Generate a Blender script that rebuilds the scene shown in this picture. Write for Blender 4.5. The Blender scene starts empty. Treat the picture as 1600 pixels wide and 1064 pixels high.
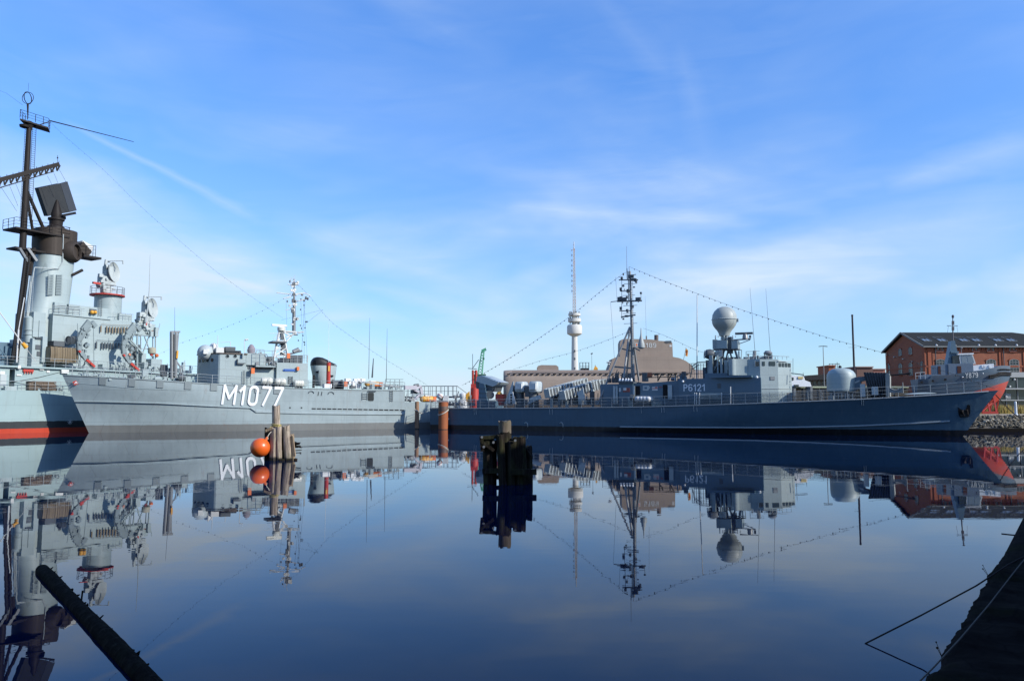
import bpy, math, random
from mathutils import Vector, Matrix
from math import sin, cos, pi, radians as R
random.seed(7)
C = bpy.context.scene.collection
FP, CX, CY, TH, HC = 1225.0, 800.0, 532.0, math.atan(104/1225), 3.0
SUN_AZ, SUN_EL = (0.905, -0.4254), R(30)

# ------------------------------------------------------------------ measuring helpers
def ray(px, py):
    dx, dz = (px-CX)/FP, -(py-CY)/FP
    return Vector((dx, cos(TH)-dz*sin(TH), sin(TH)+dz*cos(TH)))
def G(px, py, z=0.0):
    r = ray(px, py); t = (z-HC)/r.z
    return Vector((r.x*t, r.y*t, z))
def A(px, py, Y):
    r = ray(px, py); t = Y/r.y
    return Vector((r.x*t, Y, HC+r.z*t))
class Frame:
    """local axes of a thing: u along it, v away from the camera, z up"""
    def __init__(s, ox, oy, dx, dy):
        l = math.hypot(dx, dy); s.o = (ox, oy); s.d = (dx/l, dy/l); s.n = (-dy/l, dx/l)
        s.rot = math.atan2(dy, dx)
    def L(s, px, py, v=0.0):
        r = ray(px, py)
        t = (v + s.o[0]*s.n[0] + s.o[1]*s.n[1])/(r.x*s.n[0]+r.y*s.n[1])
        x, y = r.x*t-s.o[0], r.y*t-s.o[1]
        return Vector((x*s.d[0]+y*s.d[1], v, HC+r.z*t))
    def W(s, p):
        return Vector((s.o[0]+p[0]*s.d[0]+p[1]*s.n[0], s.o[1]+p[0]*s.d[1]+p[1]*s.n[1], p[2]))
    def toL(s, w):
        x, y = w[0]-s.o[0], w[1]-s.o[1]
        return Vector((x*s.d[0]+y*s.d[1], x*s.n[0]+y*s.n[1], w[2]))

SPLIT = dict(branch_stub='branch_stub', mast_fittings='mast_fitting', limber_hole='limber_hole', boat_rail='boat_rail', tug_rail='tug_rail', pale_canvas_bundle='canvas_bundle', fairlead_plates='fairlead_plate', lifebuoy_box='lifebuoy_box', wall_fittings='wall_fitting', deck_fittings='deck_fitting', vent_grilles='vent_grille', red_band='red_band',
 portholes='porthole', scupper_slots='scupper_slot', bridge_windows='window', wheelhouse_windows='window', mast_lights='mast_lamp', davit_posts='davit_post', dark_lockers='locker', red_fittings='red_fitting',
 stanchions='stanchion', hull_brackets='hull_bracket', lamp_row='deck_lamp', pipe_trunks='pipe_trunk', doorway='doorway', red_poster='poster', white_poster='poster', red_stripes='red_stripe', whip_antenna='whip_antenna',
 deck_locker='deck_locker', white_deck_gear='deck_gear', dark_equipment='equipment_locker', roof_fittings='roof_fitting', funnel_vents='funnel_vent', mast_panels='mast_panel', flood_lamp='flood_lamp', pale_boxes='equipment_box',
 mullions='mullion', support_block='support_block', deck_lights='deck_light', bolt_heads='bolt_head', red_mast_section='red_mast_section', antenna_cluster='antenna', shaft_windows='window', mast_antennas='antenna',
 foot_holes='foot_hole', hull_rungs='hull_rung', guard_rail='guard_rail', upper_rail='upper_rail', foredeck_gear='deck_gear', dark_deck_gear='deck_gear', aft_deck_gear='deck_gear', deck_gear='deck_gear', stern_gear='deck_gear',
 ring_brackets='ring_bracket', broken_splinters='splinter', waterlogged_ring='timber_stub', split_timber='split_timber', roof_gear='roof_fitting', roof_vents='roof_vent', mast_base_gear='deck_gear', bridge_wing_gear='wing_fitting',
 cabin_window='window', wall_posts='wall_post', brick_pilasters='pilaster', hanging_strap='hanging_strap', cable_runs='cable_run', spray_strake='spray_strake', yellow_lamp='yellow_lamp', orange_float='float_ball', anchor_winch='winch',
 mast_ladder='ladder', platform_brace='brace', rubbing_strake='strake', yard_truss='yard_truss', concrete_band='concrete_band', deck_edge='deck_edge', downpipe='downpipe', dark_cabinet='cabinet', stack_louvres='louvre_panel', cross_timber='cross_timber', fender_boom='fender_boom')
_cnt = {}
def clusters(vs, fs, gap=.03):
    n = len(vs); par = list(range(n))
    def find(i):
        while par[i] != i: par[i] = par[par[i]]; i = par[i]
        return i
    for f in fs:
        a = find(f[0])
        for i in f[1:]: par[find(i)] = a
    isl = {}
    for k, f in enumerate(fs): isl.setdefault(find(f[0]), []).append(k)
    I = list(isl.values())
    if len(I) > 900: return None
    bb = []
    for L in I:
        P = [vs[i] for k in L for i in fs[k]]; bb.append([min(p[a] for p in P)-gap for a in range(3)]+[max(p[a] for p in P)+gap for a in range(3)])
    g = list(range(len(I)))
    def fg(i):
        while g[i] != i: g[i] = g[g[i]]; i = g[i]
        return i
    for i in range(len(I)):
        a = bb[i]
        for j in range(i):
            b = bb[j]
            if a[0] < b[3] and b[0] < a[3] and a[1] < b[4] and b[1] < a[4] and a[2] < b[5] and b[2] < a[5]: g[fg(i)] = fg(j)
    out = {}
    for i, L in enumerate(I): out.setdefault(fg(i), []).extend(L)
    return list(out.values())
class MB:
    def __init__(s): s.v = []; s.f = []
    def add(s, vs, fs):
        b = len(s.v); s.v += [tuple(v) for v in vs]; s.f += [tuple(i+b for i in f) for f in fs]; return s
    def box(s, x0, x1, y0, y1, z0, z1):
        vs = [(x, y, z) for x in (x0, x1) for y in (y0, y1) for z in (z0, z1)]
        return s.add(vs, [(0,1,3,2),(4,6,7,5),(0,4,5,1),(2,3,7,6),(0,2,6,4),(1,5,7,3)])
    def obox(s, c, ax, ay, az):
        c, ax, ay, az = map(Vector, (c, ax, ay, az))
        vs = [c+ax*i+ay*j+az*k for i in (-1,1) for j in (-1,1) for k in (-1,1)]
        return s.add(vs, [(0,1,3,2),(4,6,7,5),(0,4,5,1),(2,3,7,6),(0,2,6,4),(1,5,7,3)])
    def beam(s, p, q, w, h=None, up=(0,0,1)):
        p, q = Vector(p), Vector(q); d = (q-p)
        if d.length < 1e-6: return s
        a = d.cross(Vector(up))
        if a.length < 1e-4: a = d.cross(Vector((1,0,0)))
        a.normalize(); b = a.cross(d).normalized(); h = h or w
        return s.obox((p+q)/2, d/2, a*w/2, b*h/2)
    def tube(s, p, q, r, n=6, r2=None):
        p, q = Vector(p), Vector(q); d = q-p
        if d.length < 1e-6: return s
        r2 = r if r2 is None else r2
        a = d.cross(Vector((0,0,1)))
        if a.length < 1e-3*d.length: a = d.cross(Vector((1,0,0)))
        a.normalize(); b = d.cross(a).normalized()
        vs = [p+(a*cos(2*pi*i/n)+b*sin(2*pi*i/n))*r for i in range(n)]+[q+(a*cos(2*pi*i/n)+b*sin(2*pi*i/n))*r2 for i in range(n)]
        fs = [(i, (i+1)%n, n+(i+1)%n, n+i) for i in range(n)]+[tuple(range(n))[::-1], tuple(range(n, 2*n))]
        return s.add(vs, fs)
    def path(s, pts, r, n=6):
        for a, b in zip(pts, pts[1:]): s.tube(a, b, r, n)
        return s
    def lathe(s, c, prof, n=20, axis=(0,0,1), sx=1.0):
        c, ax = Vector(c), Vector(axis).normalized()
        a = ax.cross(Vector((0,0,1)))
        if a.length < 1e-3: a = Vector((1,0,0))
        a.normalize(); b = ax.cross(a)
        vs = []
        for r, h in prof:
            vs += [c+ax*h+(a*cos(2*pi*i/n)*sx+b*sin(2*pi*i/n))*max(r, 1e-4) for i in range(n)]
        fs = [(k*n+i, k*n+(i+1)%n, (k+1)*n+(i+1)%n, (k+1)*n+i) for k in range(len(prof)-1) for i in range(n)]
        fs += [tuple(range(n))[::-1], tuple(range((len(prof)-1)*n, len(prof)*n))]
        return s.add(vs, fs)
    def ball(s, c, r, n=14, rz=None):
        rz = rz or r; m = n//2
        return s.lathe(c, [(r*sin(pi*k/m), -rz*cos(pi*k/m)) for k in range(m+1)], n)
    def prism(s, poly, v0, v1, inset=0.0):
        """(u,z) outline pushed from v0 to v1"""
        n = len(poly)
        vs = [(p[0], v0, p[1]) for p in poly]+[(p[0], v1, p[1]) for p in poly]
        return s.add(vs, [tuple(range(n)), tuple(range(2*n-1, n-1, -1))]+[(i, n+i, n+(i+1)%n, (i+1)%n) for i in range(n)])
    def plan(s, poly, z0, z1, z1b=None):
        n = len(poly); z1b = z1b or [z1]*n
        vs = [(p[0], p[1], z0) for p in poly]+[(p[0], p[1], z1b[i]) for i, p in enumerate(poly)]
        return s.add(vs, [tuple(range(n))[::-1], tuple(range(n, 2*n))]+[(i, (i+1)%n, n+(i+1)%n, n+i) for i in range(n)])
    def wall(s, P, Q, a0, a1, z0, z1, off=0.02, th=0.05):
        """a thin slab proud of the wall between plan points P and Q, on its right-hand side"""
        P, Q = Vector((P[0], P[1], 0)), Vector((Q[0], Q[1], 0)); d = Q-P; n = Vector((d.y, -d.x, 0)).normalized()
        p, q = P+d*a0, P+d*a1
        c = (p+q)/2+n*(off+th/2-th/2); c.z = (z0+z1)/2
        return s.obox(c, (q-p)/2, n*(th/2+off), Vector((0,0,(z1-z0)/2)))
    def loft(s, secs, n=24, p=2.0):
        """secs: (u, v, z, ru, rv) horizontal superellipse rings"""
        vs = []
        for (u, v, z, ru, rv) in secs:
            for i in range(n):
                a = 2*pi*i/n; ca, sa = cos(a), sin(a)
                vs.append((u+ru*math.copysign(abs(ca)**(2/p), ca), v+rv*math.copysign(abs(sa)**(2/p), sa), z))
        fs = [(k*n+i, k*n+(i+1)%n, (k+1)*n+(i+1)%n, (k+1)*n+i) for k in range(len(secs)-1) for i in range(n)]
        fs += [tuple(range(n))[::-1], tuple(range((len(secs)-1)*n, len(secs)*n))]
        return s.add(vs, fs)
    def torus(s, c, R_, r, axis=(0,0,1), n=20, m=6, a0=0, a1=2*pi):
        c, ax = Vector(c), Vector(axis).normalized()
        a = ax.cross(Vector((0,0,1)))
        if a.length < 1e-3: a = Vector((1,0,0))
        a.normalize(); b = ax.cross(a)
        pts = [c+(a*cos(a0+(a1-a0)*i/n)+b*sin(a0+(a1-a0)*i/n))*R_ for i in range(n+1)]
        return s.path(pts, r, m)
    def grid(s, rows, loop=False):
        n = len(rows[0]); b = []
        for r in rows: b += r
        fs = [(i*n+j, i*n+j+1, (i+1)*n+j+1, (i+1)*n+j) for i in range(len(rows)-1) for j in range(n-1)]
        return s.add(b, fs)
    def build(s, name, mat, parent=None, smooth=True, fix=True, ang=38):
        if name in SPLIT and parent:
            cl = clusters(s.v, s.f)
            if cl and len(cl) > 1:
                def size(L): P = [s.v[i] for k in L for i in s.f[k]]; return -sum(max(p[a] for p in P)-min(p[a] for p in P) for a in range(3))
                cl.sort(key=size); nm = SPLIT[name]; key = (parent.name, nm); first = None; rest = []
                for L in cl:
                    if _cnt.get(key, 0) >= 92: rest += L; continue
                    _cnt[key] = _cnt.get(key, 0)+1; m = MB(); mp = {}
                    for k in L: m.f.append(tuple(mp.setdefault(i, len(mp)) for i in s.f[k]))
                    m.v = [None]*len(mp)
                    for i, j in mp.items(): m.v[j] = s.v[i]
                    o = m.build('\0'+nm, mat, parent, smooth, fix, ang); first = first or o
                if rest:
                    m = MB(); mp = {}
                    for k in rest: m.f.append(tuple(mp.setdefault(i, len(mp)) for i in s.f[k]))
                    m.v = [None]*len(mp)
                    for i, j in mp.items(): m.v[j] = s.v[i]
                    o = m.build('\0small_'+nm, mat, parent, smooth, fix, ang); o['kind'] = 'stuff'
                return first
            name = SPLIT[name]
        name = name.lstrip('\0')
        me = bpy.data.meshes.new(name)
        me.from_pydata(s.v, [], s.f); me.validate()
        if fix:
            import bmesh
            bm = bmesh.new(); bm.from_mesh(me); bmesh.ops.recalc_face_normals(bm, faces=bm.faces); bm.to_mesh(me); bm.free()
        if smooth:
            me.shade_smooth(); me.set_sharp_from_angle(angle=R(ang))
        o = bpy.data.objects.new(name, me); C.objects.link(o)
        for m in (mat if isinstance(mat, (list, tuple)) else [mat]): me.materials.append(m)
        if parent: o.parent = parent
        return o

# pixel-measured shapes in a frame
def pbox(m, F, x0, y0, x1, y1, v0, dv):
    a, b = F.L(x0, y1, v0), F.L(x1, y0, v0)
    return m.box(a.x, b.x, v0, v0+dv, a.z, b.z)
def ppr(m, F, pts, v0, dv):
    return m.prism([(q.x, q.z) for q in (F.L(x, y, v0) for x, y in pts)], v0, v0+dv)
def ptb(m, F, p, q, r, n=6, r2=None):
    return m.tube(F.L(*p), F.L(*q), r, n, r2)
def pbm(m, F, p, q, w, h=None):
    return m.beam(F.L(*p), F.L(*q), w, h)
def ploft(m, F, secs, v, dv, n=24, p=2.0):
    """secs: (pxleft, pxright, py[, dv scale])"""
    out = []
    for s_ in secs:
        a, b = F.L(s_[0], s_[2], v), F.L(s_[1], s_[2], v); k = s_[3] if len(s_) > 3 else 1.0
        out.append(((a.x+b.x)/2, v, (a.z+b.z)/2, abs(b.x-a.x)/2, dv*k if dv > 0 else abs(b.x-a.x)/2*(-dv)*k))
    return m.loft(out, n, p)

def tag(o, label=None, cat=None, group=None, kind=None):
    if label: o['label'] = label
    if cat: o['category'] = cat
    if group: o['group'] = group
    if kind: o['kind'] = kind
    return o
def thing(name, label, cat, F=None, loc=None, group=None, rot=0):
    o = bpy.data.objects.new(name, None); C.objects.link(o); o.empty_display_size = 0.3
    if F: o.location = (F.o[0], F.o[1], 0); o.rotation_euler = (0, 0, F.rot)
    elif loc is not None: o.location = loc; o.rotation_euler = (0, 0, rot)
    return tag(o, label, cat, group)
def copy_tree(o, parent=None):
    c = o.copy(); C.objects.link(c)
    if parent: c.parent = parent
    for ch in list(o.children): copy_tree(ch, c)
    return c

# ------------------------------------------------------------------ materials
def nodes(name):
    m = bpy.data.materials.new(name); m.use_nodes = True
    nt = m.node_tree; return m, nt, nt.nodes, nt.links, nt.nodes['Principled BSDF']
def N(nt, t, **k):
    n = nt.nodes.new(t)
    for a, b in k.items():
        if a.startswith('i_'): n.inputs[a[2:]].default_value = b
        else: setattr(n, a, b)
    return n
def ramp(nt, fac, stops):
    r = nt.nodes.new('ShaderNodeValToRGB'); nt.links.new(fac, r.inputs[0]); e = r.color_ramp.elements
    while len(e) < len(stops): e.new(0.5)
    for el, (p, c) in zip(e, stops): el.position = p; el.color = (c, c, c, 1) if isinstance(c, (int, float)) else (*c, 1)
    return r.outputs[0]
def mix(nt, fac, a, b, mode='MIX'):
    m = nt.nodes.new('ShaderNodeMix'); m.data_type = 'RGBA'; m.blend_type = mode
    for sock, val in ((m.inputs[0], fac), (m.inputs[6], a), (m.inputs[7], b)):
        if isinstance(val, (int, float)): sock.default_value = val
        elif isinstance(val, tuple): sock.default_value = (*val, 1)
        else: nt.links.new(val, sock)
    return m.outputs[2]
def mapped(nt, scale, src='Object', loc=(0,0,0)):
    tc = nt.nodes.new('ShaderNodeTexCoord'); mp = nt.nodes.new('ShaderNodeMapping')
    mp.inputs['Scale'].default_value = scale; mp.inputs['Location'].default_value = loc
    nt.links.new(tc.outputs[src], mp.inputs[0]); return mp.outputs[0]
def noise(nt, vec, scale=1, detail=5, rough=.6, out='Fac'):
    n = N(nt, 'ShaderNodeTexNoise', i_Scale=scale, i_Detail=detail, i_Roughness=rough); nt.links.new(vec, n.inputs['Vector']); return n.outputs[out]
_mats = {}; ALB = .76
def paint(name, col, rough=.45, var=.18, streak=.25, grime=(.16,.13,.10), bands=None, plates=0.0, bump=.25, metal=0.0, fine=1.0, rust=0.0):
    if name in _mats: return _mats[name]
    m, nt, nd, ln, bs = nodes(name); _mats[name] = m
    v = mapped(nt, (1,1,1))
    col = tuple(x*ALB for x in col); base = col
    if bands:
        sx = nd.new('ShaderNodeSeparateXYZ'); ln.new(v, sx.inputs[0])
        jit = N(nt, 'ShaderNodeMath', operation='MULTIPLY_ADD'); ln.new(noise(nt, mapped(nt, (.8,.8,3)), 2, 3), jit.inputs[0]); jit.inputs[1].default_value = .12; ln.new(sx.outputs['Z'], jit.inputs[2])
        for zt, bc in sorted(bands, reverse=True):
            lt = N(nt, 'ShaderNodeMath', operation='LESS_THAN'); ln.new(jit.outputs[0], lt.inputs[0]); lt.inputs[1].default_value = zt
            base = mix(nt, lt.outputs[0], base, bc)
    n1 = noise(nt, mapped(nt, (.35*fine,.35*fine,.5*fine)), 1, 6, .65)
    k = ramp(nt, n1, [(.25, 1-var), (.75, 1.0)])
    c = mix(nt, 1.0, base, k, 'MULTIPLY')
    if streak > 0:
        st = noise(nt, mapped(nt, (1.9*fine,1.9*fine,.13*fine)), 1, 7, .7)
        c = mix(nt, ramp(nt, st, [(.54, 0.0), (.8, streak)]), c, grime)
    if rust > 0:
        rn = noise(nt, mapped(nt, (1.3*fine,1.3*fine,.5*fine), loc=(9,3,5)), 1, 8, .75)
        c = mix(nt, ramp(nt, rn, [(.6, 0.0), (.72, rust)]), c, (.19,.075,.03))
    if plates > 0:
        tc = nd.new('ShaderNodeTexCoord'); sp = nd.new('ShaderNodeSeparateXYZ'); ln.new(tc.outputs['Object'], sp.inputs[0])
        ad = N(nt, 'ShaderNodeMath', operation='ADD'); ln.new(sp.outputs['X'], ad.inputs[0]); ln.new(sp.outputs['Y'], ad.inputs[1])
        cb = nd.new('ShaderNodeCombineXYZ'); ln.new(ad.outputs[0], cb.inputs[0]); ln.new(sp.outputs['Z'], cb.inputs[1])
        br = N(nt, 'ShaderNodeTexBrick', i_Scale=1.0); br.inputs['Mortar Size'].default_value = .018; br.inputs['Brick Width'].default_value = plates*2.4; br.inputs['Row Height'].default_value = plates
        br.inputs['Color1'].default_value = (1,1,1,1); br.inputs['Color2'].default_value = (.93,.93,.93,1); br.inputs['Mortar'].default_value = (.72,.72,.72,1)
        ln.new(cb.outputs[0], br.inputs[0]); c = mix(nt, .8, c, br.outputs[0], 'MULTIPLY')
    ln.new(c, bs.inputs['Base Color'])
    rr = N(nt, 'ShaderNodeMapRange'); rr.inputs['To Min'].default_value = rough-.1; rr.inputs['To Max'].default_value = rough+.15
    ln.new(n1, rr.inputs[0]); ln.new(rr.outputs[0], bs.inputs['Roughness']); bs.inputs['Metallic'].default_value = metal
    if max(col) < .085: bs.inputs['Specular IOR Level'].default_value = .16
    elif 'hull' in name: bs.inputs['Specular IOR Level'].default_value = .35
    if bump > 0:
        b = N(nt, 'ShaderNodeBump', i_Strength=bump, i_Distance=.06); ln.new(noise(nt, mapped(nt, (.9*fine,.9*fine,.7*fine)), 1.2, 4), b.inputs['Height'])
        if 'hull' in name and plates:
            wv = N(nt, 'ShaderNodeTexWave', i_Scale=.31, i_Distortion=7.0); wv.inputs['Detail'].default_value = 2; ln.new(mapped(nt, (1,0,.06)), wv.inputs['Vector'])
            b0 = N(nt, 'ShaderNodeBump', i_Strength=.3, i_Distance=.02); ln.new(wv.outputs['Fac'], b0.inputs['Height']); ln.new(b0.outputs[0], b.inputs['Normal'])
        ln.new(b.outputs[0], bs.inputs['Normal'])
    return m
GREY = (.345,.405,.405)
M_hull = paint('minehunter_hull_paint', (.395,.47,.475), .4, .16, .34, bands=[(.05,(.09,.05,.03)),(.95,(.17,.175,.165))], plates=1.25, bump=.45, rust=.38)
P_hull = paint('shaded_patrol_hull_paint', (.085,.155,.21), .38, .2, .2, grime=(.2,.22,.22), bands=[(.68,(.012,.012,.014))], plates=1.3, bump=.45, rust=.12)  # ship grey darkened and blued to carry the shade on this side
D_hull = paint('destroyer_hull_paint', (.38,.50,.495), .45, .1, .2, bands=[(.62,(.42,.045,.02)),(1.42,(.03,.035,.037))], plates=1.6, bump=.3, rust=.08)
NAVY = paint('light_grey_ship_paint', (.40,.48,.475), .45, .12, .18, plates=1.1)
NAVYD = paint('shaded_blue_grey_paint', (.105,.185,.245), .42, .14, .15, plates=1.2)  # ship grey again, made dark and blue for deckhouses standing in shade
NAVYL = paint('pale_grey_ship_paint', (.50,.55,.54), .45, .12, .15)
DGREY = paint('dark_grey_paint', (.09,.105,.115), .5, .2, .1)
DECK = paint('deck_grey', (.14,.15,.145), .75, .2, 0)
DARK = paint('soot_black_paint', (.03,.024,.021), .55, .3, .2, grime=(.05,.04,.035))
BROWNCAP = paint('smoke_stained_brown', (.066,.052,.042), .6, .3, .4, grime=(.14,.11,.09))
BLACK = paint('black_rubber', (.015,.015,.017), .6, .2, 0)
WHITE = paint('white_paint', (.95,.96,.95), .45, .08, .12)
OFFW = paint('chalky_white', (.76,.76,.72), .5, .12, .2)
CREAM = paint('cream_fibreglass', (.86,.85,.74), .35, .1, .12)
RED = paint('red_paint', (.55,.045,.025), .45, .15, .1)
ORNG = paint('orange_paint', (.85,.19,.04), .45, .12, .08)
YELL = paint('yellow_paint', (.80,.38,.03), .45, .12, .1)
BLUE = paint('blue_sign_paint', (.03,.12,.42), .4, .05, 0)
STEEL = paint('weathered_steel', (.30,.31,.31), .45, .2, .2, metal=.3)
WIRE = paint('dark_wire', (.05,.055,.06), .6, .1, 0)
RAILM = paint('rail_paint', (.40,.44,.44), .5, .1, .1)
CANV = paint('tan_canvas', (.30,.235,.15), .85, .2, .3, fine=3)
GREEN = paint('crane_green', (.09,.38,.22), .5, .15, .1)
RUSTP = paint('rusty_orange_pile', (.40,.115,.035), .75, .2, .45, grime=(.12,.05,.03), bands=[(.14,(.045,.03,.022))], fine=1.6)
ROPE = paint('pale_rope', (.62,.58,.48), .85, .2, 0)
ROPED = paint('dark_rope', (.045,.042,.04), .9, .2, 0)
SUBM = paint('submarine_brown', (.40,.31,.24), .7, .22, .35, grime=(.13,.085,.06), plates=1.9, fine=.8)
SUBL = paint('white_lettering', (.66,.66,.62), .5, .06, .1)
TWR = paint('tower_concrete', (.66,.64,.59), .7, .06, .1)

def glass_mat(name, col=(.02,.03,.035), rough=.06):
    m, nt, nd, ln, bs = nodes(name); bs.inputs['Base Color'].default_value = (*col, 1); bs.inputs['Roughness'].default_value = rough
    b = N(nt, 'ShaderNodeBump', i_Strength=.15, i_Distance=.02); ln.new(noise(nt, mapped(nt, (1,1,1)), .6, 2), b.inputs['Height']); ln.new(b.outputs[0], bs.inputs['Normal']); return m
GLASS = glass_mat('dark_window_glass'); GLASSB = glass_mat('pale_window_glass', (.16,.2,.23), .12)

def wood_mat(name, cols, moss=.3, wet=None, gr=1.0):
    m, nt, nd, ln, bs = nodes(name)
    g = noise(nt, mapped(nt, (9*gr,9*gr,.7*gr)), 1.4, 8, .72)
    c = ramp(nt, g, [(.28, cols[0]), (.5, cols[1]), (.72, cols[2])])
    mo = noise(nt, mapped(nt, (1.5,1.5,.9)), 1.6, 5)
    c = mix(nt, ramp(nt, mo, [(.46, 0.0), (.66, moss)]), c, (.07,.085,.025) if name != 'wet_mossy_log' else (.009,.012,.005))
    ck = noise(nt, mapped(nt, (16*gr,16*gr,.45*gr)), 1.1, 4)
    c = mix(nt, ramp(nt, ck, [(.33, .9), (.42, 0.0)]), c, (.012,.009,.007))
    if wet:
        sx = nd.new('ShaderNodeSeparateXYZ'); ln.new(mapped(nt, (1,1,1)), sx.inputs[0])
        ad = N(nt, 'ShaderNodeMath', operation='MULTIPLY_ADD'); ln.new(mo, ad.inputs[0]); ad.inputs[1].default_value = .35; ln.new(sx.outputs['Z'], ad.inputs[2])
        c = mix(nt, ramp(nt, ad.outputs[0], [(wet, 1.0), (wet+.12, 0.0)]), c, (.018,.014,.010))
    ln.new(c, bs.inputs['Base Color']); bs.inputs['Roughness'].default_value = .85; bs.inputs['Specular IOR Level'].default_value = .5 if cols[1][0] > .05 else .02
    b = N(nt, 'ShaderNodeBump', i_Strength=.9, i_Distance=.03); ln.new(g, b.inputs['Height']); ln.new(b.outputs[0], bs.inputs['Normal'])
    return m
WOODL = wood_mat('weathered_grey_wood', ((.07,.05,.038),(.28,.22,.165),(.50,.42,.33)), .35, wet=.30)
WOODD = wood_mat('shaded_dark_wood', ((.008,.007,.006),(.022,.018,.015),(.05,.042,.035)), .25)  # near-black wood: the shade on the dark pile group is in its colour
WOODC = wood_mat('pile_head_wood', ((.08,.055,.035),(.25,.18,.115),(.42,.32,.21)), .35)
LOGM = wood_mat('wet_mossy_log', ((.001,.001,.001),(.006,.0055,.005),(.03,.026,.022)), .3, gr=.6)
PILEM = wood_mat('brown_pile_wood', ((.10,.055,.03),(.25,.14,.08),(.34,.21,.13)), .1, wet=.25)
# ------------------------------------------------------------------ hull tools
def interp(xs, x):
    if x <= xs[0][0]: return xs[0][1]
    for (a, fa), (b, fb) in zip(xs, xs[1:]):
        if x <= b: return fa+(fb-fa)*(x-a)/(b-a)
    return xs[-1][1]
class Hull:
    """ustern, centre line v=vc, half beam B; stem(z)->u at the bow; deck: [(u,z)]; sgn=+1 if the bow lies towards +u"""
    def __init__(s, us, vc, B, stem, deck, zb=-.6, flare=.12, sgn=1, entry=.45, pw=(1.7, 2.6), stern_taper=.1, ent=None, loc=False):
        s.ent, s.loc = ent, loc
        s.us, s.vc, s.B, s.stem, s.deck, s.zb, s.flare, s.sgn, s.entry, s.pw, s.st = us, vc, B, stem, sorted(deck), zb, flare, sgn, entry, pw, stern_taper
    def half(s, u, z):
        k = max(0, min(1, (z+.6)/(interp(s.deck, u)+.6))) if s.loc else max(0, min(1, (z+.6)/6.0))
        ub = interp(s.stem, z); L = abs(ub-s.us)
        t = abs(u-s.us)/L
        if t >= 1: return 0.0
        f = 1.0
        e = s.entry*(1.15-.35*k) if not s.ent else s.ent[0]+(s.ent[1]-s.ent[0])*k
        if t > 1-e:
            x = (t-(1-e))/e; p = s.pw[0]+(s.pw[1]-s.pw[0])*k
            f = 1-x**p
        if t < .3: f *= 1-s.st*((.3-t)/.3)**2
        return s.B*f*(1-s.flare*(1-k)*(1-.2*t))
    def near(s, u, z): return s.vc-s.half(u, z)
    def zdeck(s, u): return interp(s.deck, u)
    def mesh(s, n=90, m=16):
        mb = MB(); near, far, deckn, deckf = [], [], [], []
        rows_n, rows_f = [], []
        for i in range(n+1):
            tt = i/n; tt = 1-(1-tt)**1.35
            rn, rf = [], []
            for j in range(m+1):
                # deck height of this station
                u = s.us
                z = 0
                for _ in range(6):
                    zd = s.zdeck(u); z = s.zb+(zd-s.zb)*j/m
                    ub = interp(s.stem, z); u = s.us+(ub-s.us)*tt
                h = s.half(u, z) if i < n else 0.0
                rn.append((u, s.vc-h, z)); rf.append((u, s.vc+h, z))
            rows_n.append(rn); rows_f.append(rf)
        mb.grid(rows_n); mb.grid(rows_f)
        # transom and deck
        tn, tf = rows_n[0], rows_f[0]
        mb.grid([tn, tf])
        dk = MB(); dk.grid([[r[-1] for r in rows_n], [r[-1] for r in rows_f]])
        dk.v = [(a, b, c-.06) for a, b, c in dk.v]
        s.edge = [Vector(r[-1]) for r in rows_n]; s.edgef = [Vector(r[-1]) for r in rows_f]
        return mb, dk
def px_u(F, px, v, z):
    """u of the point (u,v,z) that lies in image column px (pitch included)"""
    lo, hi = -60.0, 120.0
    def col(u):
        w = F.W((u, v, z)); d = w-Vector((0,0,HC)); f = d.y*cos(TH)+d.z*sin(TH)
        return CX+FP*d.x/max(f, .5)
    for _ in range(40):
        m = (lo+hi)/2
        if col(m) < px: lo = m
        else: hi = m
    return (lo+hi)/2
def hull_px(F, H, px, py):
    """point of the near hull side seen at a pixel"""
    v = H.vc-H.B
    for _ in range(12):
        p = F.L(px, py, v); v = .5*v+.5*H.near(p.x, p.z)
    p = F.L(px, py, v); return Vector((p.x, H.near(p.x, p.z), p.z))
def strake(F, H, pts, w=.12, out=.1, mb=None, seg=14):
    mb = mb or MB(); P = []
    for a, b in zip(pts, pts[1:]):
        for k in range(seg): P.append(hull_px(F, H, a[0]+(b[0]-a[0])*k/seg, a[1]+(b[1]-a[1])*k/seg))
    P.append(hull_px(F, H, *pts[-1]))
    rows = []
    for p in P: rows.append([(p.x, p.y+.05, p.z+w/2), (p.x, p.y-out, p.z+w/2*.6), (p.x, p.y-out, p.z-w/2*.6), (p.x, p.y+.05, p.z-w/2)])
    mb.grid(rows); return mb
def patch(F, H, pts, off=.03, mb=None):
    """flat plate on the hull through image points"""
    mb = mb or MB(); P = [hull_px(F, H, x, y) for x, y in pts]; n = len(P)
    mb.add([(p.x, p.y-off, p.z) for p in P]+[(p.x, p.y+.15, p.z) for p in P], [tuple(range(n))]+[(i, (i+1)%n, n+(i+1)%n, n+i) for i in range(n)])
    return mb
def arc(cx, cy, rx, ry, a0, a1, n=8): return [(cx+rx*cos(R(a0+(a1-a0)*i/n)), cy+ry*sin(R(a0+(a1-a0)*i/n))) for i in range(n+1)]
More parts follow.
